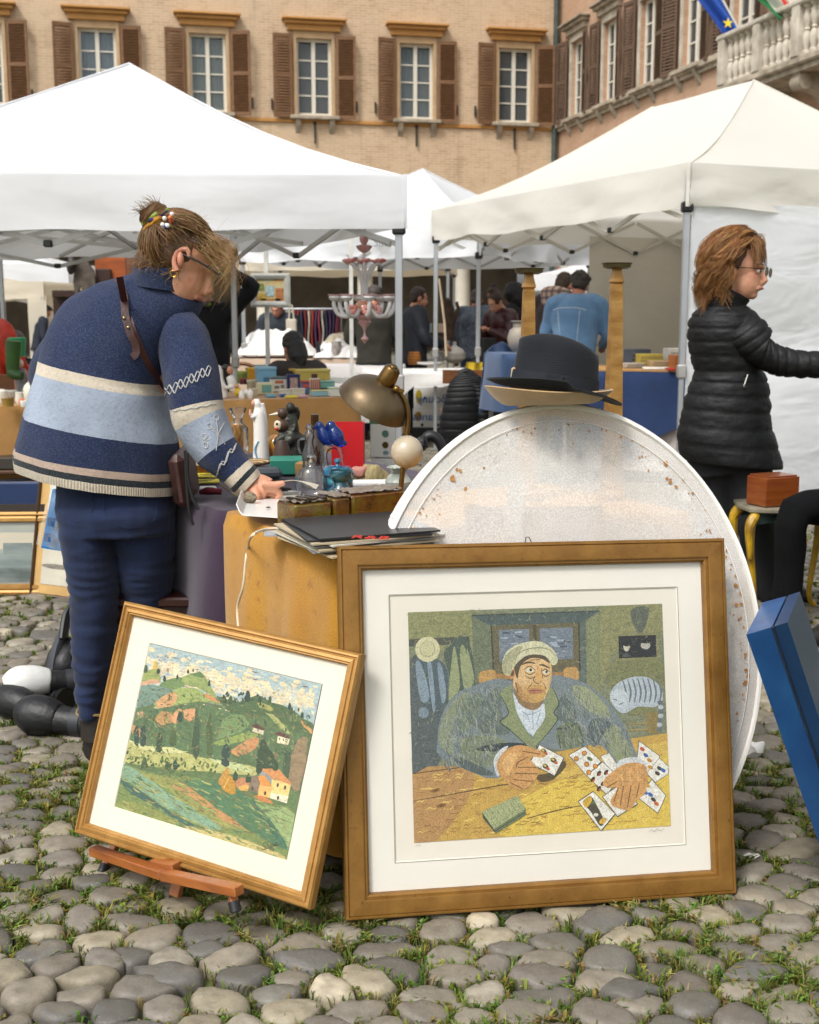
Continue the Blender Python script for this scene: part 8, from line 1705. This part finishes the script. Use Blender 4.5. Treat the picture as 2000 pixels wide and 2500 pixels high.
KNITS = mat_knit([(0, NV), (.42, CR), (.52, LB), (.74, NV), (.90, CR), (.93, BK), (.96, CR)])
vR = [0, .12, .24, .34, .42, .52, .74, .90, .93, .96, 1.0]
slR, rrR, vvR = sleeve(cenR, vR, 'sleeve', KNITS)
cenL = [(at(215, 800, 3.66), 40 * s_), (at(165, 850, 3.72), 62 * s_), (at(135, 920, 3.80), 62 * s_), (at(150, 990, 3.92), 54 * s_), (at(210, 1040, 4.02), 44 * s_), (at(260, 1060, 4.08), 36 * s_)]
sleeve(cenL, [0, .2, .42, .6, .85, 1], 'sleeve', KNITS)
def bvh_of(ob): me = ob.data; Mw = root_matrix(ob); return BVHTree.FromPolygons([Mw @ v.co for v in me.vertices], [list(p.vertices) for p in me.polygons])
bj, bs = bvh_of(jko), bvh_of(slR)
def on(bvhs, u, v, off=.004, Y=3.4):
    """where the line of sight through u, v first meets the garment"""
    d = (at(u, v, 3) - EYE).normalized(); best = None
    for b in bvhs:
        h = b.ray_cast(EYE, d)
        if h[0] is not None and (best is None or h[3] < best[3]): best = h
    return (best[0] - d * off) if best else at(u, v, Y)
YARN = M('#b4b3b0', .95, .1, 60, .4, 200)
def yarn(pts, r, name='embroidery', par=slR, bv=None, m_=YARN): mb = MB(); mb.tube([on(bv or [bs, bj], u, v, .0012) for u, v in pts], r * .62, 6, 3); return mb.build(name, m_, par, world=True)
z1 = [(400 + 6.7 * i, 960 - 3.4 * i + (13 if i % 4 == 0 else -13 if i % 4 == 2 else 0)) for i in range(18)]; z2 = [(402 + 6.7 * i, 958 - 3.4 * i - (11 if i % 4 == 0 else -11 if i % 4 == 2 else 0)) for i in range(18)]
yarn(z1, .0032); yarn(z2, .0026)
z3 = [(528 + 5 * i, 1156 - 7.5 * i + (8 if i % 4 == 0 else -8 if i % 4 == 2 else 0)) for i in range(10)]; yarn(z3, .003); yarn([(u + 4, v - 6) for u, v in z3], .0024)
for a, b in (((533, 1060), (497, 1080)), ((533, 1060), (512, 1040)), ((533, 1060), (528, 1022)), ((533, 1060), (528, 1100)), ((533, 1060), (550, 1085)), ((533, 1060), (548, 1030))): yarn([a, ((a[0] + b[0]) / 2, (a[1] + b[1]) / 2), b], .0022)
for u, v in ((499, 1066), (503, 1087), (512, 1040), (528, 1020)): yarn([(u + 6 * math.cos(t), v + 7 * math.sin(t)) for t in (2 * math.pi * j / 8 for j in range(9))], .0022)
yarn([(415 + 12.5 * i, 1002 - 1.2 * i - (i / 10) ** 2 * 10 + (3 if i % 2 else 0)) for i in range(10)], .003, 'blanket_stitch'); yarn([(430, 1060), (428, 1075)], .002)
# body inside the clothes, head and right hand
hc1 = at(440, 634, 3.60); f1 = V((.88, -.02, -.46)); u1 = V((.42, .02, .90))
b = MB(); f1, u1, l1 = head(b, hc1, f1, u1, 1.03, False); b.tube([at(395, 720, 3.64), at(405, 680, 3.63), hc1 - u1 * .05 - f1 * .01], [.062, .058, .058], 14, 3)
b.tube([at(268, 1200, WY), at(270, 1080, WY), at(280, 920, WY), at(320, 790, WY), at(385, 720, 3.64)], [.15, .14, .15, .13, .07], 16, 3, flat=.7, side=(1, 0, 0)); b.tube([at(425, 800, 3.63), at(466, 930, 3.53), at(490, 1030, 3.515), at(600, 1175, 3.50), at(622, 1192, 3.495)], [.045, .046, .042, .03, .026], 12, 3); b.tube([at(195, 775, 3.66), at(140, 920, 3.80), at(150, 985, 3.92), at(262, 1060, 4.08)], [.055, .045, .04, .026], 12, 3)
b.tube([at(225, 1230, 3.62), at(225, 1500, 3.60), at(225, 1760, 3.58)], [.08, .045, .028], 12, 3); b.tube([at(350, 1230, 3.66), at(360, 1500, 3.70), at(355, 1780, 3.72)], [.08, .045, .028], 12, 3)
P = lambda u, v, Y=3.49: at(u, v, Y)
b.tube([P(604, 1178), P(628, 1186), P(656, 1196)], [.027, .038, .036], 14, 3, flat=.62, side=(0, .5, 1))
for k_, (Y, pts) in enumerate(((3.455, [(640, 1180), (664, 1184), (682, 1182), (696, 1178)]), (3.47, [(645, 1192), (672, 1196), (684, 1208), (674, 1220)]), (3.49, [(642, 1200), (666, 1206), (672, 1220), (658, 1228)]), (3.51, [(636, 1206), (656, 1214), (658, 1226), (644, 1232)]))): b.tube([at(u, v, Y) for u, v in pts], [.0115, .0115, .0105, .008], 10, 3)
b.tube([P(620, 1196, 3.47), P(628, 1212, 3.455), P(622, 1226, 3.46)], [.014, .0125, .009], 10, 3)
hand(b, at(268, 1062, 4.09), V((.8, .3, -.2)), V((0, 0, 1)), 1.0, .6)
b.build('body', SKIN, w1, world=True, voxel=.0042, sm=3); face_bits(w1, hc1, f1, u1, l1, 1.03, eyes=False)
# ear with a gold hoop on the visible side
er = MB(); e0 = hc1 - l1 * .078 + f1 * .016 + u1 * .004
if (e0 - EYE).length > (hc1 + l1 * .078 - f1 * .012 - EYE).length: e0 = hc1 + l1 * .078 + f1 * .016 + u1 * .004
er.tube([e0 + u1 * -.034 + f1 * .004, e0 + u1 * -.012 - f1 * .014, e0 + u1 * .018 - f1 * .016, e0 + u1 * .032 + f1 * .004, e0 + u1 * .018 + f1 * .018], [.010, .007, .007, .007, .005], 8, 4); er.ball(e0, (.010, .012, .022), 12, 8); er.build('ear', M('#cc8a70', .5, sss=.2), w1, world=True)
mb = MB(); c_ = e0 - u1 * .045; mb.tube([c_ + (f1 * math.cos(t) + u1 * math.sin(t)) * .009 for t in (2 * math.pi * j / 14 for j in range(15))], .0014, 6, cap=False); mb.build('earring', M('#c8963a', .2, metal=1), w1, world=True)
tw = (e0 - hc1).normalized()
mb = MB(); mb.tube([e0 - f1 * .025 + u1 * .012, e0 + f1 * .05 + u1 * .018, hc1 + f1 * .115 + tw * .066 + u1 * .012], [.0036, .0032, .0032], 8, 2); mb.build('glasses_temple', M('#171412', .25, coat=.5), w1, world=True)
for sg in (-1, 1):
    c_ = hc1 + f1 * .118 + tw * sg * .036 - u1 * .002; mb = MB(); mb.tube([c_ + tw * math.cos(t) * .028 + u1 * math.sin(t) * .020 for t in (2 * math.pi * j / 20 for j in range(21))], .0022, 6, cap=False); g_ = mb.build('glasses_rim', M('#2a221a', .25, coat=.5), w1, world=True); mb = MB(); mb.add([c_ + tw * math.cos(t) * .027 + u1 * math.sin(t) * .019 for t in (2 * math.pi * j / 20 for j in range(20))], [list(range(20))]); mb.build('lens', glass((.95, .95, .95), .9), g_, world=True, smooth=False)
# hair: swept up into a topknot, loose frizz at the nape and face
rh = random.Random(31); HC = ['#6b4e30', '#7d5d3a', '#8c6b45', '#5c4128', '#9a7a50', '#644628']
knot = at(388, 545, 3.56); bunc = at(368, 512, 3.56)
hm = MB(); hm.col = rgb('#4f361f'); Mx = Matrix((l1, f1, u1)).transposed(); hm.ball(hc1 - f1 * .028 + u1 * .028, (.086, .098, .096), 24, 16, Mx); hm.ball(hc1 - f1 * .06 - u1 * .03, (.075, .06, .075), 18, 12, Mx); hm.ball(hc1 + f1 * .03 + u1 * .065, (.07, .06, .045), 16, 10, Mx)
hm.jitter(.006, 30, 1); hbase = hm.build('hair', M('#63462a', .6, .3, 50, .4, 140), w1, world=True)
hs_ = MB()
CEN = hc1 - f1 * .022 + u1 * .026
def onskull(p, r=.106): d = p - CEN; return CEN + d.normalized() * max(d.length, r)
def swept(i):
    while True:
        a = rh.uniform(0, 6.283); e_ = rh.uniform(-.95, 1.35); d = (l1 * math.cos(a) * math.cos(e_) + f1 * math.sin(a) * math.cos(e_) + u1 * math.sin(e_))
        ff, uu_ = d.dot(f1), d.dot(u1)
        if ff > .3 and uu_ < .42: continue        # the face stays free
        if ff > -.05 and uu_ < .0: continue
        break
    p0 = CEN + d * .101; q = knot + V((rh.gauss(0, .011), rh.gauss(0, .011), rh.gauss(0, .011))); r_ = .105 + rh.uniform(0, .007)
    return [p0] + [onskull(lerp(p0, q, t), r_) for t in (.22, .45, .68, .86)] + [q]
strands(hs_, swept, 1500, .0012, HC, rh)
def bun(i):
    a0 = rh.uniform(0, 6.283); r_ = rh.uniform(.026, .044); t_ = (bunc - knot).normalized(); x = t_.orthogonal().normalized(); y = t_.cross(x); pts = [knot + (x * math.cos(a0) + y * math.sin(a0)) * .018]
    for j in range(5): a = a0 + j * .75; pts.append(lerp(knot, bunc, .3 + .22 * j) + (x * math.cos(a) + y * math.sin(a)) * r_ * (1 - .13 * max(0, j - 2)))
    if rh.random() < .25: pts.append(pts[-1] + V((rh.uniform(-.035, .01), 0, rh.uniform(-.01, .025))))
    return pts
strands(hs_, bun, 520, .0013, HC, rh)
def nape(i):
    t = rh.random(); p0 = at(lerp(348, 435, t), lerp(628, 668, t) + rh.uniform(-30, 0), 3.55 + rh.uniform(-.02, .03)); e_ = p0 + V((rh.gauss(-.012, .022), rh.gauss(-.008, .012), -rh.uniform(.015, .055))); w_ = rh.uniform(-.02, .02)
    return [p0, lerp(p0, e_, .4) + V((w_, -.006, 0)), lerp(p0, e_, .75) + V((-w_, -.004, 0)), e_]
strands(hs_, nape, 170, .0008, HC, rh)
def frizz(i):
    p0 = CEN + f1 * rh.uniform(.02, .105) + u1 * rh.uniform(.02, .085) + l1 * rh.uniform(-.085, .085); L = rh.uniform(.04, .16); e_ = p0 + V((rh.uniform(.0, .06), rh.gauss(0, .02), -L)); a, ph = rh.uniform(.004, .016), rh.uniform(0, 6.28); pts = [p0]
    for j in range(1, 7): t = j / 6; pts.append(lerp(p0, e_, t) + V((.035 * math.sin(math.pi * t) + a * math.sin(ph + 9 * t), a * math.cos(ph + 8 * t), 0)))
    return pts
strands(hs_, frizz, 420, .0005, ['#a98352', '#b8935f', '#c4a374', '#8a653b', '#97714a'], rh)
def flyaway(i):
    a = rh.uniform(-.4, 2.6); d = (f1 * math.cos(a) + u1 * math.sin(a)); p0 = hc1 + d * .10 + l1 * rh.uniform(-.06, .06); return [p0, p0 + d * rh.uniform(.01, .03) + V((rh.gauss(0, .01),) * 3), p0 + d * rh.uniform(.015, .05) + V((rh.gauss(.01, .02), 0, rh.gauss(0, .02)))]
strands(hs_, flyaway, 50, .0005, ['#b8935f', '#a98352'], rh)
hs_.build('strands', HAIR, hbase, world=True, ang=180)
for k_, (c, m_) in enumerate((('#c98a1e', 0), ('#2c2f7a', 1), ('#8a9a3a', 2))):
    mb = MB(); c0_ = lerp(knot, bunc, .12 + .14 * k_); d = (bunc - knot).normalized(); x = d.orthogonal().normalized(); y = d.cross(x); mb.tube([c0_ + (x * math.cos(t) + y * math.sin(t)) * (.034 + .004 * math.sin(5 * t)) for t in (2 * math.pi * j / 22 for j in range(23))], .0095, 8, cap=False); mb.jitter(.004, 60, k_); so = mb.build('scrunchie', M(c, .7, .3, 60), w1, world=True)
rb = random.Random(6)
for j in range(9):
    mb = MB(); mb.ball(at(410 + rb.uniform(-14, 16), 540 - rb.uniform(-14, 24), 3.5 + rb.uniform(-.01, .01)), .0065, 8, 6); mb.build('bead', M(rb.choice(['#c8432a', '#28408a', '#e4e0dc', '#d8702a', '#2c2f7a']), .3), so, world=True)
# collar
mb = MB(); cr = [ring(at(393, 706, 3.62), V((.094, 0, -.014)), V((0, .090, 0)), 30), ring(at(395, 684, 3.615), V((.086, 0, -.012)), V((0, .086, 0)), 30), ring(at(398, 658, 3.61), V((.081, 0, -.010)), V((0, .083, 0)), 30), ring(at(398, 655, 3.61), V((.074, 0, -.010)), V((0, .076, 0)), 30), ring(at(397, 668, 3.63), V((.066, 0, .014)), V((0, .066, 0)), 30)]
mb.loft(dense(cr, [0, .1, .2, .3, .4], 3)[0], (False, False)); mb.build('collar', mat_knit([(0, NV), (.9, NV)]), jko, world=True, ang=180)
# strap across the back
LEATH = M('#4a2f2c', .4, .2, 20, .15, 60, col2='#33201d')
def ribbon(pts, w_, name, m_, par, bv=None, off=.004, th=.003):
    pp = catmull([on(bv or [bj, bs], u, v, off) for u, v in pts], 4); mb = MB(); rr = []
    for i, p in enumerate(pp):
        t = (pp[min(i + 1, len(pp) - 1)] - pp[max(i - 1, 0)]).normalized(); n_ = (EYE - p).normalized(); x = t.cross(n_).normalized(); rr.append([p - x * w_ / 2, p - x * w_ / 2 + n_ * th, p + x * w_ / 2 + n_ * th, p + x * w_ / 2])
    mb.loft(rr); return mb.build(name, m_, par, world=True)
bag = thing('handbag', 'brown leather handbag with a strap across the striped jacket', 'bag', at(445, 1150, 3.55))
ribbon([(292, 676), (305, 740), (322, 800), (350, 865), (375, 910), (398, 955)], .019, 'strap', M('#4a1f1a', .4, .2, 20, .1, 60), bag)
ribbon([(286, 680), (302, 720), (306, 770), (318, 815), (330, 840), (332, 862), (322, 872)], .021, 'strap_end', LEATH, bag, off=.009)
for u, v in ((303, 776), (313, 799)): mb = MB(); mb.ball(on([bj], u, v, .014), .0048, 10, 8); mb.build('stud', M('#c9b07a', .25, metal=.9), bag, world=True)
mb = MB(); a, b_ = at(446, 1110, 3.58), at(436, 1225, 3.56); mb.box((a + b_) / 2 + V((0, .06, 0)), (.05, .2, .16), (R(4), R(-6), 0), bev=.02); mb.build('body', LEATH, bag, world=True)
for pts in ([(452, 1100), (456, 1180), (462, 1250), (472, 1282)], [(458, 1105), (458, 1160), (470, 1215), (485, 1244)]): mb = MB(); mb.tube([at(u, v, 3.46) for u, v in pts], .0045, 8, 4); mb.build('tassel', BLACKP, bag, world=True)
# jeans and boots
JN = M('#0b1730', .9, .25, 10, .12, 160, sheen=.08, col2='#14264a')
tr = MB()
def LG(spec): return [ring((at(*a, Y) + at(*b_, Y)) / 2, (at(*b_, Y) - at(*a, Y)) / 2, V((0, d, 0)), 22, 2.2) for a, b_, Y, d in spec]
tr.loft(LG([((150, 1120), (405, 1160), 3.63, .13), ((142, 1180), (415, 1200), 3.63, .145), ((145, 1240), (424, 1250), 3.62, .165), ((152, 1290), (424, 1295), 3.62, .155)]))
tr.loft(LG([((143, 1230), (290, 1240), 3.61, .14), ((152, 1300), (284, 1310), 3.60, .13), ((165, 1380), (288, 1385), 3.60, .115), ((178, 1460), (287, 1462), 3.60, .1), ((181, 1520), (282, 1522), 3.60, .095), ((183, 1600), (274, 1602), 3.60, .088), ((192, 1680), (262, 1682), 3.59, .078), ((200, 1745), (252, 1748), 3.59, .068)]))
tr.loft(LG([((278, 1230), (428, 1230), 3.64, .14), ((284, 1300), (424, 1300), 3.65, .13), ((298, 1380), (420, 1380), 3.66, .115), ((304, 1450), (415, 1450), 3.68, .1), ((308, 1530), (408, 1530), 3.70, .092), ((312, 1640), (400, 1640), 3.71, .085), ((318, 1760), (390, 1760), 3.72, .075)]))
tr.v = [tuple(V(p) + V((0, 1, 0)) * 0 + V((0, -.010 * abs(noise.noise(V((p[0] * 5, p[1] * 4, p[2] * 26)))) , 0)) + V((1, 0, 0)) * .007 * noise.noise(V((p[0] * 4, p[1] * 5, p[2] * 24)))) for p in tr.v]
jeans = tr.build('jeans', JN, w1, world=True, voxel=.007, sm=3); bt = bvh_of(jeans)
me = jeans.data
cn = [(v.co.copy(), v.normal.copy()) for v in me.vertices]; fl = []
for co_, no_ in cn:      # creases round the knees and seat
    k_ = noise.noise(V((co_.x * 7, co_.y * 5, co_.z * 34))); amp = .013 if .18 < co_.z < .62 else .007
    fl.extend(co_ + no_ * amp * (1 - abs(k_) * 2.2) * .5)
me.vertices.foreach_set('co', fl); me.update()
SE = M('#1d2f50', .9)
for pts in ([(222, 1195), (224, 1250), (188, 1275), (160, 1255)], [(254, 1192), (258, 1258), (312, 1290), (378, 1268), (382, 1205)], [(262, 1190), (266, 1290)]): yarn(pts, .0016, 'seam', jeans, [bvh_of(jeans)], SE)
BOOT = M('#2b2520', .5, .2, 14, .2, 60)
for (u, v0, v1, Y) in ((226, 1735, 1870, 3.58), (354, 1750, 1850, 3.71)):
    a, e = at(u, v0, Y), gp(u, v1); mb = MB(); top = V((e.x, Y, a.z)); mb.tube([top, V((e.x, Y, .16)), V((e.x + .005, Y, .07))], [.052, .046, .05], 16, 3); mb.tube([V((e.x, Y - .03, .04)), V((e.x + .04, Y + .05, .042)), V((e.x + .09, Y + .15, .03))], [.046, .046, .032], 14, 3); mb.v = [(x, y, max(z, .002)) for x, y, z in mb.v]; mb.build('boot', BOOT, w1, world=True)
    mb = MB(); mb.tube([top + V((.054 * math.cos(t), .054 * math.sin(t), .004 * math.sin(3 * t))) for t in (2 * math.pi * j / 20 for j in range(21))], .004, 6, cap=False); mb.build('boot_trim', M('#8a7448', .6), w1, world=True)
# clear plastic bag with blue board on her left arm
pb = thing('carrier_bag', 'clear plastic bag holding a bright blue folder beside the jeans', 'bag', gp(140, 1600)); Yb = 3.86
q = [at(128, 1195, Yb), at(192, 1190, Yb), at(192, 1352, Yb), at(100, 1338, Yb)]; mb = MB(); mb.prism(q, (0, .012, 0)); mb.build('folder', M('#1f7fc0', .4, .06), pb, world=True, smooth=False)
q = [at(134, 1150, Yb - .02), at(205, 1150, Yb - .02), at(205, 1362, Yb - .02), at(88, 1328, Yb - .02)]; mb = MB(); mb.grid(lambda u, v: lerp(lerp(q[0], q[1], u), lerp(q[3], q[2], u), v) + V((0, .012 * noise.noise(V((u * 6, v * 6, 1))), 0)), 14, 16); mb.build('film', glass((.96, .98, 1), .8, .12, 1.4), pb, world=True)
for k_ in range(2): mb = MB(); c_ = at(128 - k_ * 8, 1275 + k_ * 38, Yb - .014); mb.box(c_, (.03, .002, .028), (0, R(8), 0)); mb.build('print', M('#155a94', .5), pb, world=True, smooth=False)
mb = MB(); mb.tube([at(150, 1155, Yb), at(165, 1080, Yb + .06), at(200, 1050, Yb + .14)], .004, 6, 3); mb.build('handle', M('#cfd6da', .4), pb, world=True)

# ---------------------------------------------------------------- the woman in the black quilted coat
W2Y = 5.75; w2 = thing('person', 'curly haired woman with glasses in a long black quilted coat reaching right', 'person', (gp(1790, 1590).x, W2Y, 0), group='people in the foreground')
NYL2 = M('#0b0c0e', .6, .2, 16, .6, 22, spec=.35)
def rg2(L, Rr, d): a, b_ = at(*L, W2Y), at(*Rr, W2Y); return ((a + b_) / 2, (b_ - a) / 2, V((0, d, 0)))
pf = [rg2((1664, 1120), (1910, 1142), 0.202), rg2((1655, 1070), (1896, 1085), 0.196), rg2((1664, 1020), (1880, 1032), 0.184), rg2((1674, 975), (1878, 985), 0.176), rg2((1688, 935), (1873, 938), 0.167), rg2((1696, 905), (1862, 905), 0.157), rg2((1686, 860), (1860, 860), 0.167), rg2((1682, 820), (1858, 822), 0.173), rg2((1686, 782), (1852, 785), 0.167), rg2((1700, 758), (1838, 758), 0.137), rg2((1722, 740), (1800, 738), 0.095)]
mb = MB(); puffer(mb, pf, 12, .006, 64); w2c = mb.build('quilted_coat', NYL2, w2, world=True, ang=180)
s2 = W2Y / F
mb = MB(); puffer(mb, [(at(u, v, Y), V((0, 0, r_ * s2)) if k_ > 2 else V((r_ * s2 * .8, 0, r_ * s2 * .6)), V((0, r_ * s2, 0))) for k_, (u, v, Y, r_) in enumerate(((1785, 778, 5.70, 40), (1812, 805, 5.64, 50), (1842, 838, 5.62, 48), (1868, 862, 5.60, 42), (1900, 880, 5.58, 36), (1950, 888, 5.56, 32), (2010, 890, 5.54, 30), (2060, 888, 5.52, 27)))], 13, .006, 30); mb.build('sleeve', NYL2, w2c, world=True, ang=180)
mb = MB(); puffer(mb, [(at(u, v, Y), V((r_ * s2, 0, 0)), V((0, r_ * s2, 0))) for u, v, Y, r_ in ((1770, 785, 5.85, 40), (1800, 850, 5.96, 42), (1840, 900, 6.04, 36), (1880, 890, 6.10, 30))], 8, .008, 24); mb.build('sleeve', NYL2, w2c, world=True, ang=180)
mb = MB(); mb.loft(dense([ring(at(1762, 752, W2Y), V((0.101, 0, -0.005)), V((0, 0.095, 0)), 26), ring(at(1772, 730, W2Y), V((0.098, 0, -0.024)), V((0, 0.090, 0)), 26), ring(at(1782, 712, W2Y - .005), V((0.093, 0, -0.042)), V((0, 0.086, 0)), 26), ring(at(1782, 714, W2Y), V((0.081, 0, -0.042)), V((0, 0.074, 0)), 26)], [0, .1, .2, .3], 3)[0], (False, False)); mb.build('collar', NYL2, w2c, world=True)
mb = MB(); bc_ = bvh_of(w2c); mb.tube([on([bc_], 1826, 915), on([bc_], 1818, 940)], .004, 6); mb.ball(on([bc_], 1817, 943, .006), (.006, .004, .01)); mb.build('pocket_zip', M('#7d7d78', .3, metal=.8), w2c, world=True)
hc2 = at(1806, 658, 5.73); f2, u2 = V((.88, -.46, -.06)), V((.06, .02, 1))
b = MB(); f2, u2, l2 = head(b, hc2, f2, u2, 1.12); b.tube([at(1762, 760, W2Y), at(1772, 725, W2Y), hc2 - u2 * .05 - f2 * .01], [.066, .06, .062], 14, 3)
b.tube([at(1770, 1130, W2Y), at(1775, 920, W2Y), at(1772, 790, W2Y), at(1765, 745, W2Y)], [.13, .11, .12, .055], 16, 3, flat=.7, side=(1, 0, 0)); b.tube([at(1790, 785, 5.70), at(1868, 862, 5.60), at(2060, 888, 5.52), at(2090, 887, 5.51)], [.045, .036, .024, .022], 12, 3); hand(b, at(2085, 887, 5.51), V((1, -.1, 0)), V((0, 0, 1)), 1, .4)
for u0, Y0, u_, Y_ in ((1735, 5.75, 1760, 5.85), (1840, 5.75, 1900, 5.65)): b.tube([at(u0, 1110, Y0), at((u0 + u_) / 2, 1350, (Y0 + Y_) / 2), V((at(u_, 1500, Y_).x, Y_, .06))], [.06, .036, .026], 12, 3)
b.build('body', SKIN, w2, world=True, voxel=.006, sm=2); face_bits(w2, hc2, f2, u2, l2, 1.12, '#a8625a', '#5f4630')
tr = MB(); tr.tube([at(1765, 1080, W2Y), at(1775, 1150, W2Y)], [.18, .175], 18, 2, flat=.75, side=(1, 0, 0))
for u0, Y0, u_, Y_ in ((1745, 5.77, 1770, 5.87), (1822, 5.73, 1880, 5.64)): tr.tube([at(u0, 1120, Y0), at(lerp(u0, u_, .5), 1300, lerp(Y0, Y_, .5)), at(lerp(u0, u_, .8), 1440, lerp(Y0, Y_, .8)), V((at(u_, 1560, Y_).x, Y_, .07))], [.12, .09, .072, .056], 16, 3)
tr.jitter(.006, 12); tr.build('trousers', M('#15171a', .85, .15, 12, .2, 80), w2, world=True, voxel=.01, sm=2)
for u_, Y_ in ((1770, 5.87), (1880, 5.64)): x = at(u_, 1560, Y_).x; mb = MB(); mb.tube([V((x - .03, Y_, .045)), V((x + .06, Y_ - .01, .045)), V((x + .17, Y_ - .03, .03))], [.045, .045, .03], 14, 3); mb.v = [(a, c, max(z, .002)) for a, c, z in mb.v]; mb.build('shoe', BLACKP, w2, world=True)
tw2 = l2 if (hc2 + l2 * .08).y < (hc2 - l2 * .08).y else -l2
mb = MB(); mb.tube([hc2 + tw2 * 0.089 - f2 * .01 + u2 * .004, hc2 + tw2 * 0.084 + f2 * .06 + u2 * .004, hc2 + tw2 * 0.073 + f2 * .128 + u2 * .002], .002, 6, 2); mb.build('glasses_temple', M('#2a2420', .3, metal=.5), w2, world=True)
for sg in (-1, 1):
    c_ = hc2 + f2 * .132 + tw2 * sg * .04 - u2 * .006; mb = MB(); mb.tube([c_ + tw2 * math.cos(t) * .029 + u2 * math.sin(t) * .021 for t in (2 * math.pi * j / 20 for j in range(21))], .0017, 6, cap=False); g_ = mb.build('glasses_rim', M('#2a2420', .3, metal=.5), w2, world=True); mb = MB(); mb.add([c_ + tw2 * math.cos(t) * .028 + u2 * math.sin(t) * .02 for t in (2 * math.pi * j / 20 for j in range(20))], [list(range(20))]); mb.build('lens', glass((.95, .95, .95), .9), g_, world=True, smooth=False)
rh = random.Random(77); HC2 = ['#7d532f', '#8d6238', '#9c7142', '#6d4627', '#ad8450', '#855a30']
hm = MB(); Mx = Matrix((l2, f2, u2)).transposed(); hm.ball(hc2 - f2 * .034 + u2 * .032, (.086, .094, .096), 24, 16, Mx); hm.ball(hc2 - f2 * .06 - u2 * .05, (.084, .068, .10), 18, 12, Mx); hm.v = [tuple(hc2 + (V(p) - hc2) * 1.14) for p in hm.v]; hm.jitter(.008, 26, 1); hb2 = hm.build('hair', M('#6b4426', .6, .3, 50, .4, 140), w2, world=True)
hs_ = MB()
C2 = hc2 - f2 * .022 + u2 * .03
CL = [(rh.uniform(.108, .142), rh.uniform(-.085, .068), 1 if rh.random() < .7 else -1, rh.uniform(.5, 1), rh.uniform(-.12, .5), rh.uniform(.2, 1.4), rh.uniform(.08, .185), rh.uniform(.010, .022), rh.uniform(0, 6.28), rh.uniform(13, 22)) for _ in range(105)]
def curl2(i):
    q = CL[i % len(CL)]; r_ = q[0] + rh.gauss(0, .004); s0 = max(-.09, min(.075, q[1] + rh.gauss(0, .007))); n0 = (f2 * s0 + u2 * math.sqrt(r_ * r_ - s0 * s0)).normalized(); back = min(1, max(0, (.03 - s0) / .11)); sg = q[2]
    d = (tw2 * sg * (q[3] + rh.gauss(0, .05)) * (1 - .6 * back) - f2 * (q[4] + rh.gauss(0, .05)) - f2 * back * q[5]).normalized(); d = (d - n0 * d.dot(n0)).normalized(); L = q[6] * rh.uniform(.85, 1.1); w_, ph, k = q[7], q[8] + rh.gauss(0, .25), q[9] + rh.gauss(0, .3); out = (d - u2 * d.dot(u2)).normalized(); sd_ = u2.cross(out).normalized(); pts = []
    for j in range(13):
        t = j / 12
        if t < .55: th = R(98) * t / .55; p = C2 + (d * math.sin(th) + n0 * math.cos(th)) * r_; last = p
        else: y_ = (t - .55) / .45; p = last + out * .010 * math.sin(y_ * 3) - u2 * L * y_
        pts.append(p + (sd_ * math.cos(ph + t * k) + out * math.sin(ph + t * k)) * w_ * (t ** .5))
    return pts
strands(hs_, curl2, 2100, .0011, HC2, rh)
def bang(i):
    t = rh.uniform(-1, 1); top = C2 + u2 * rh.uniform(.095, .115) + f2 * rh.uniform(.0, .05) + l2 * t * .03; e_ = C2 + f2 * rh.uniform(.085, .115) + l2 * (t * .085 + rh.gauss(0, .012)) + u2 * rh.uniform(-.005, .06) * (1 - .6 * abs(t)) - u2 * .04 * abs(t); m_ = lerp(top, e_, .5) + u2 * .03 + f2 * .02
    return [top, m_ + V((rh.gauss(0, .006),) * 3), lerp(m_, e_, .6) + V((rh.gauss(0, .008), rh.gauss(0, .008), rh.gauss(.004, .006))), e_]
strands(hs_, bang, 330, .0010, HC2, rh)
hs_.v = [tuple(hc2 + (V(p) - hc2) * 1.14) for p in hs_.v]
hs_.build('strands', HAIR, hb2, world=True, ang=180)

# white flex hanging down the mustard cloth
by = bvh_of(YCL); mb = MB(); mb.tube([gp(718, 1290, ZT + .008), gp(650, 1292, ZT + .008), gp(615, 1308, ZT + .010)] + [on([by], u, v, .006, 3.2) for u, v in ((606, 1335), (600, 1370), (594, 1430), (580, 1480), (582, 1530))], .0035, 8, 5); o = mb.build('cable', M('#e6d9bd', .5), None); tag(o, 'cream electric flex trailing over the mustard cloth', 'cable')
bpy.data.scenes.remove(BENCH)
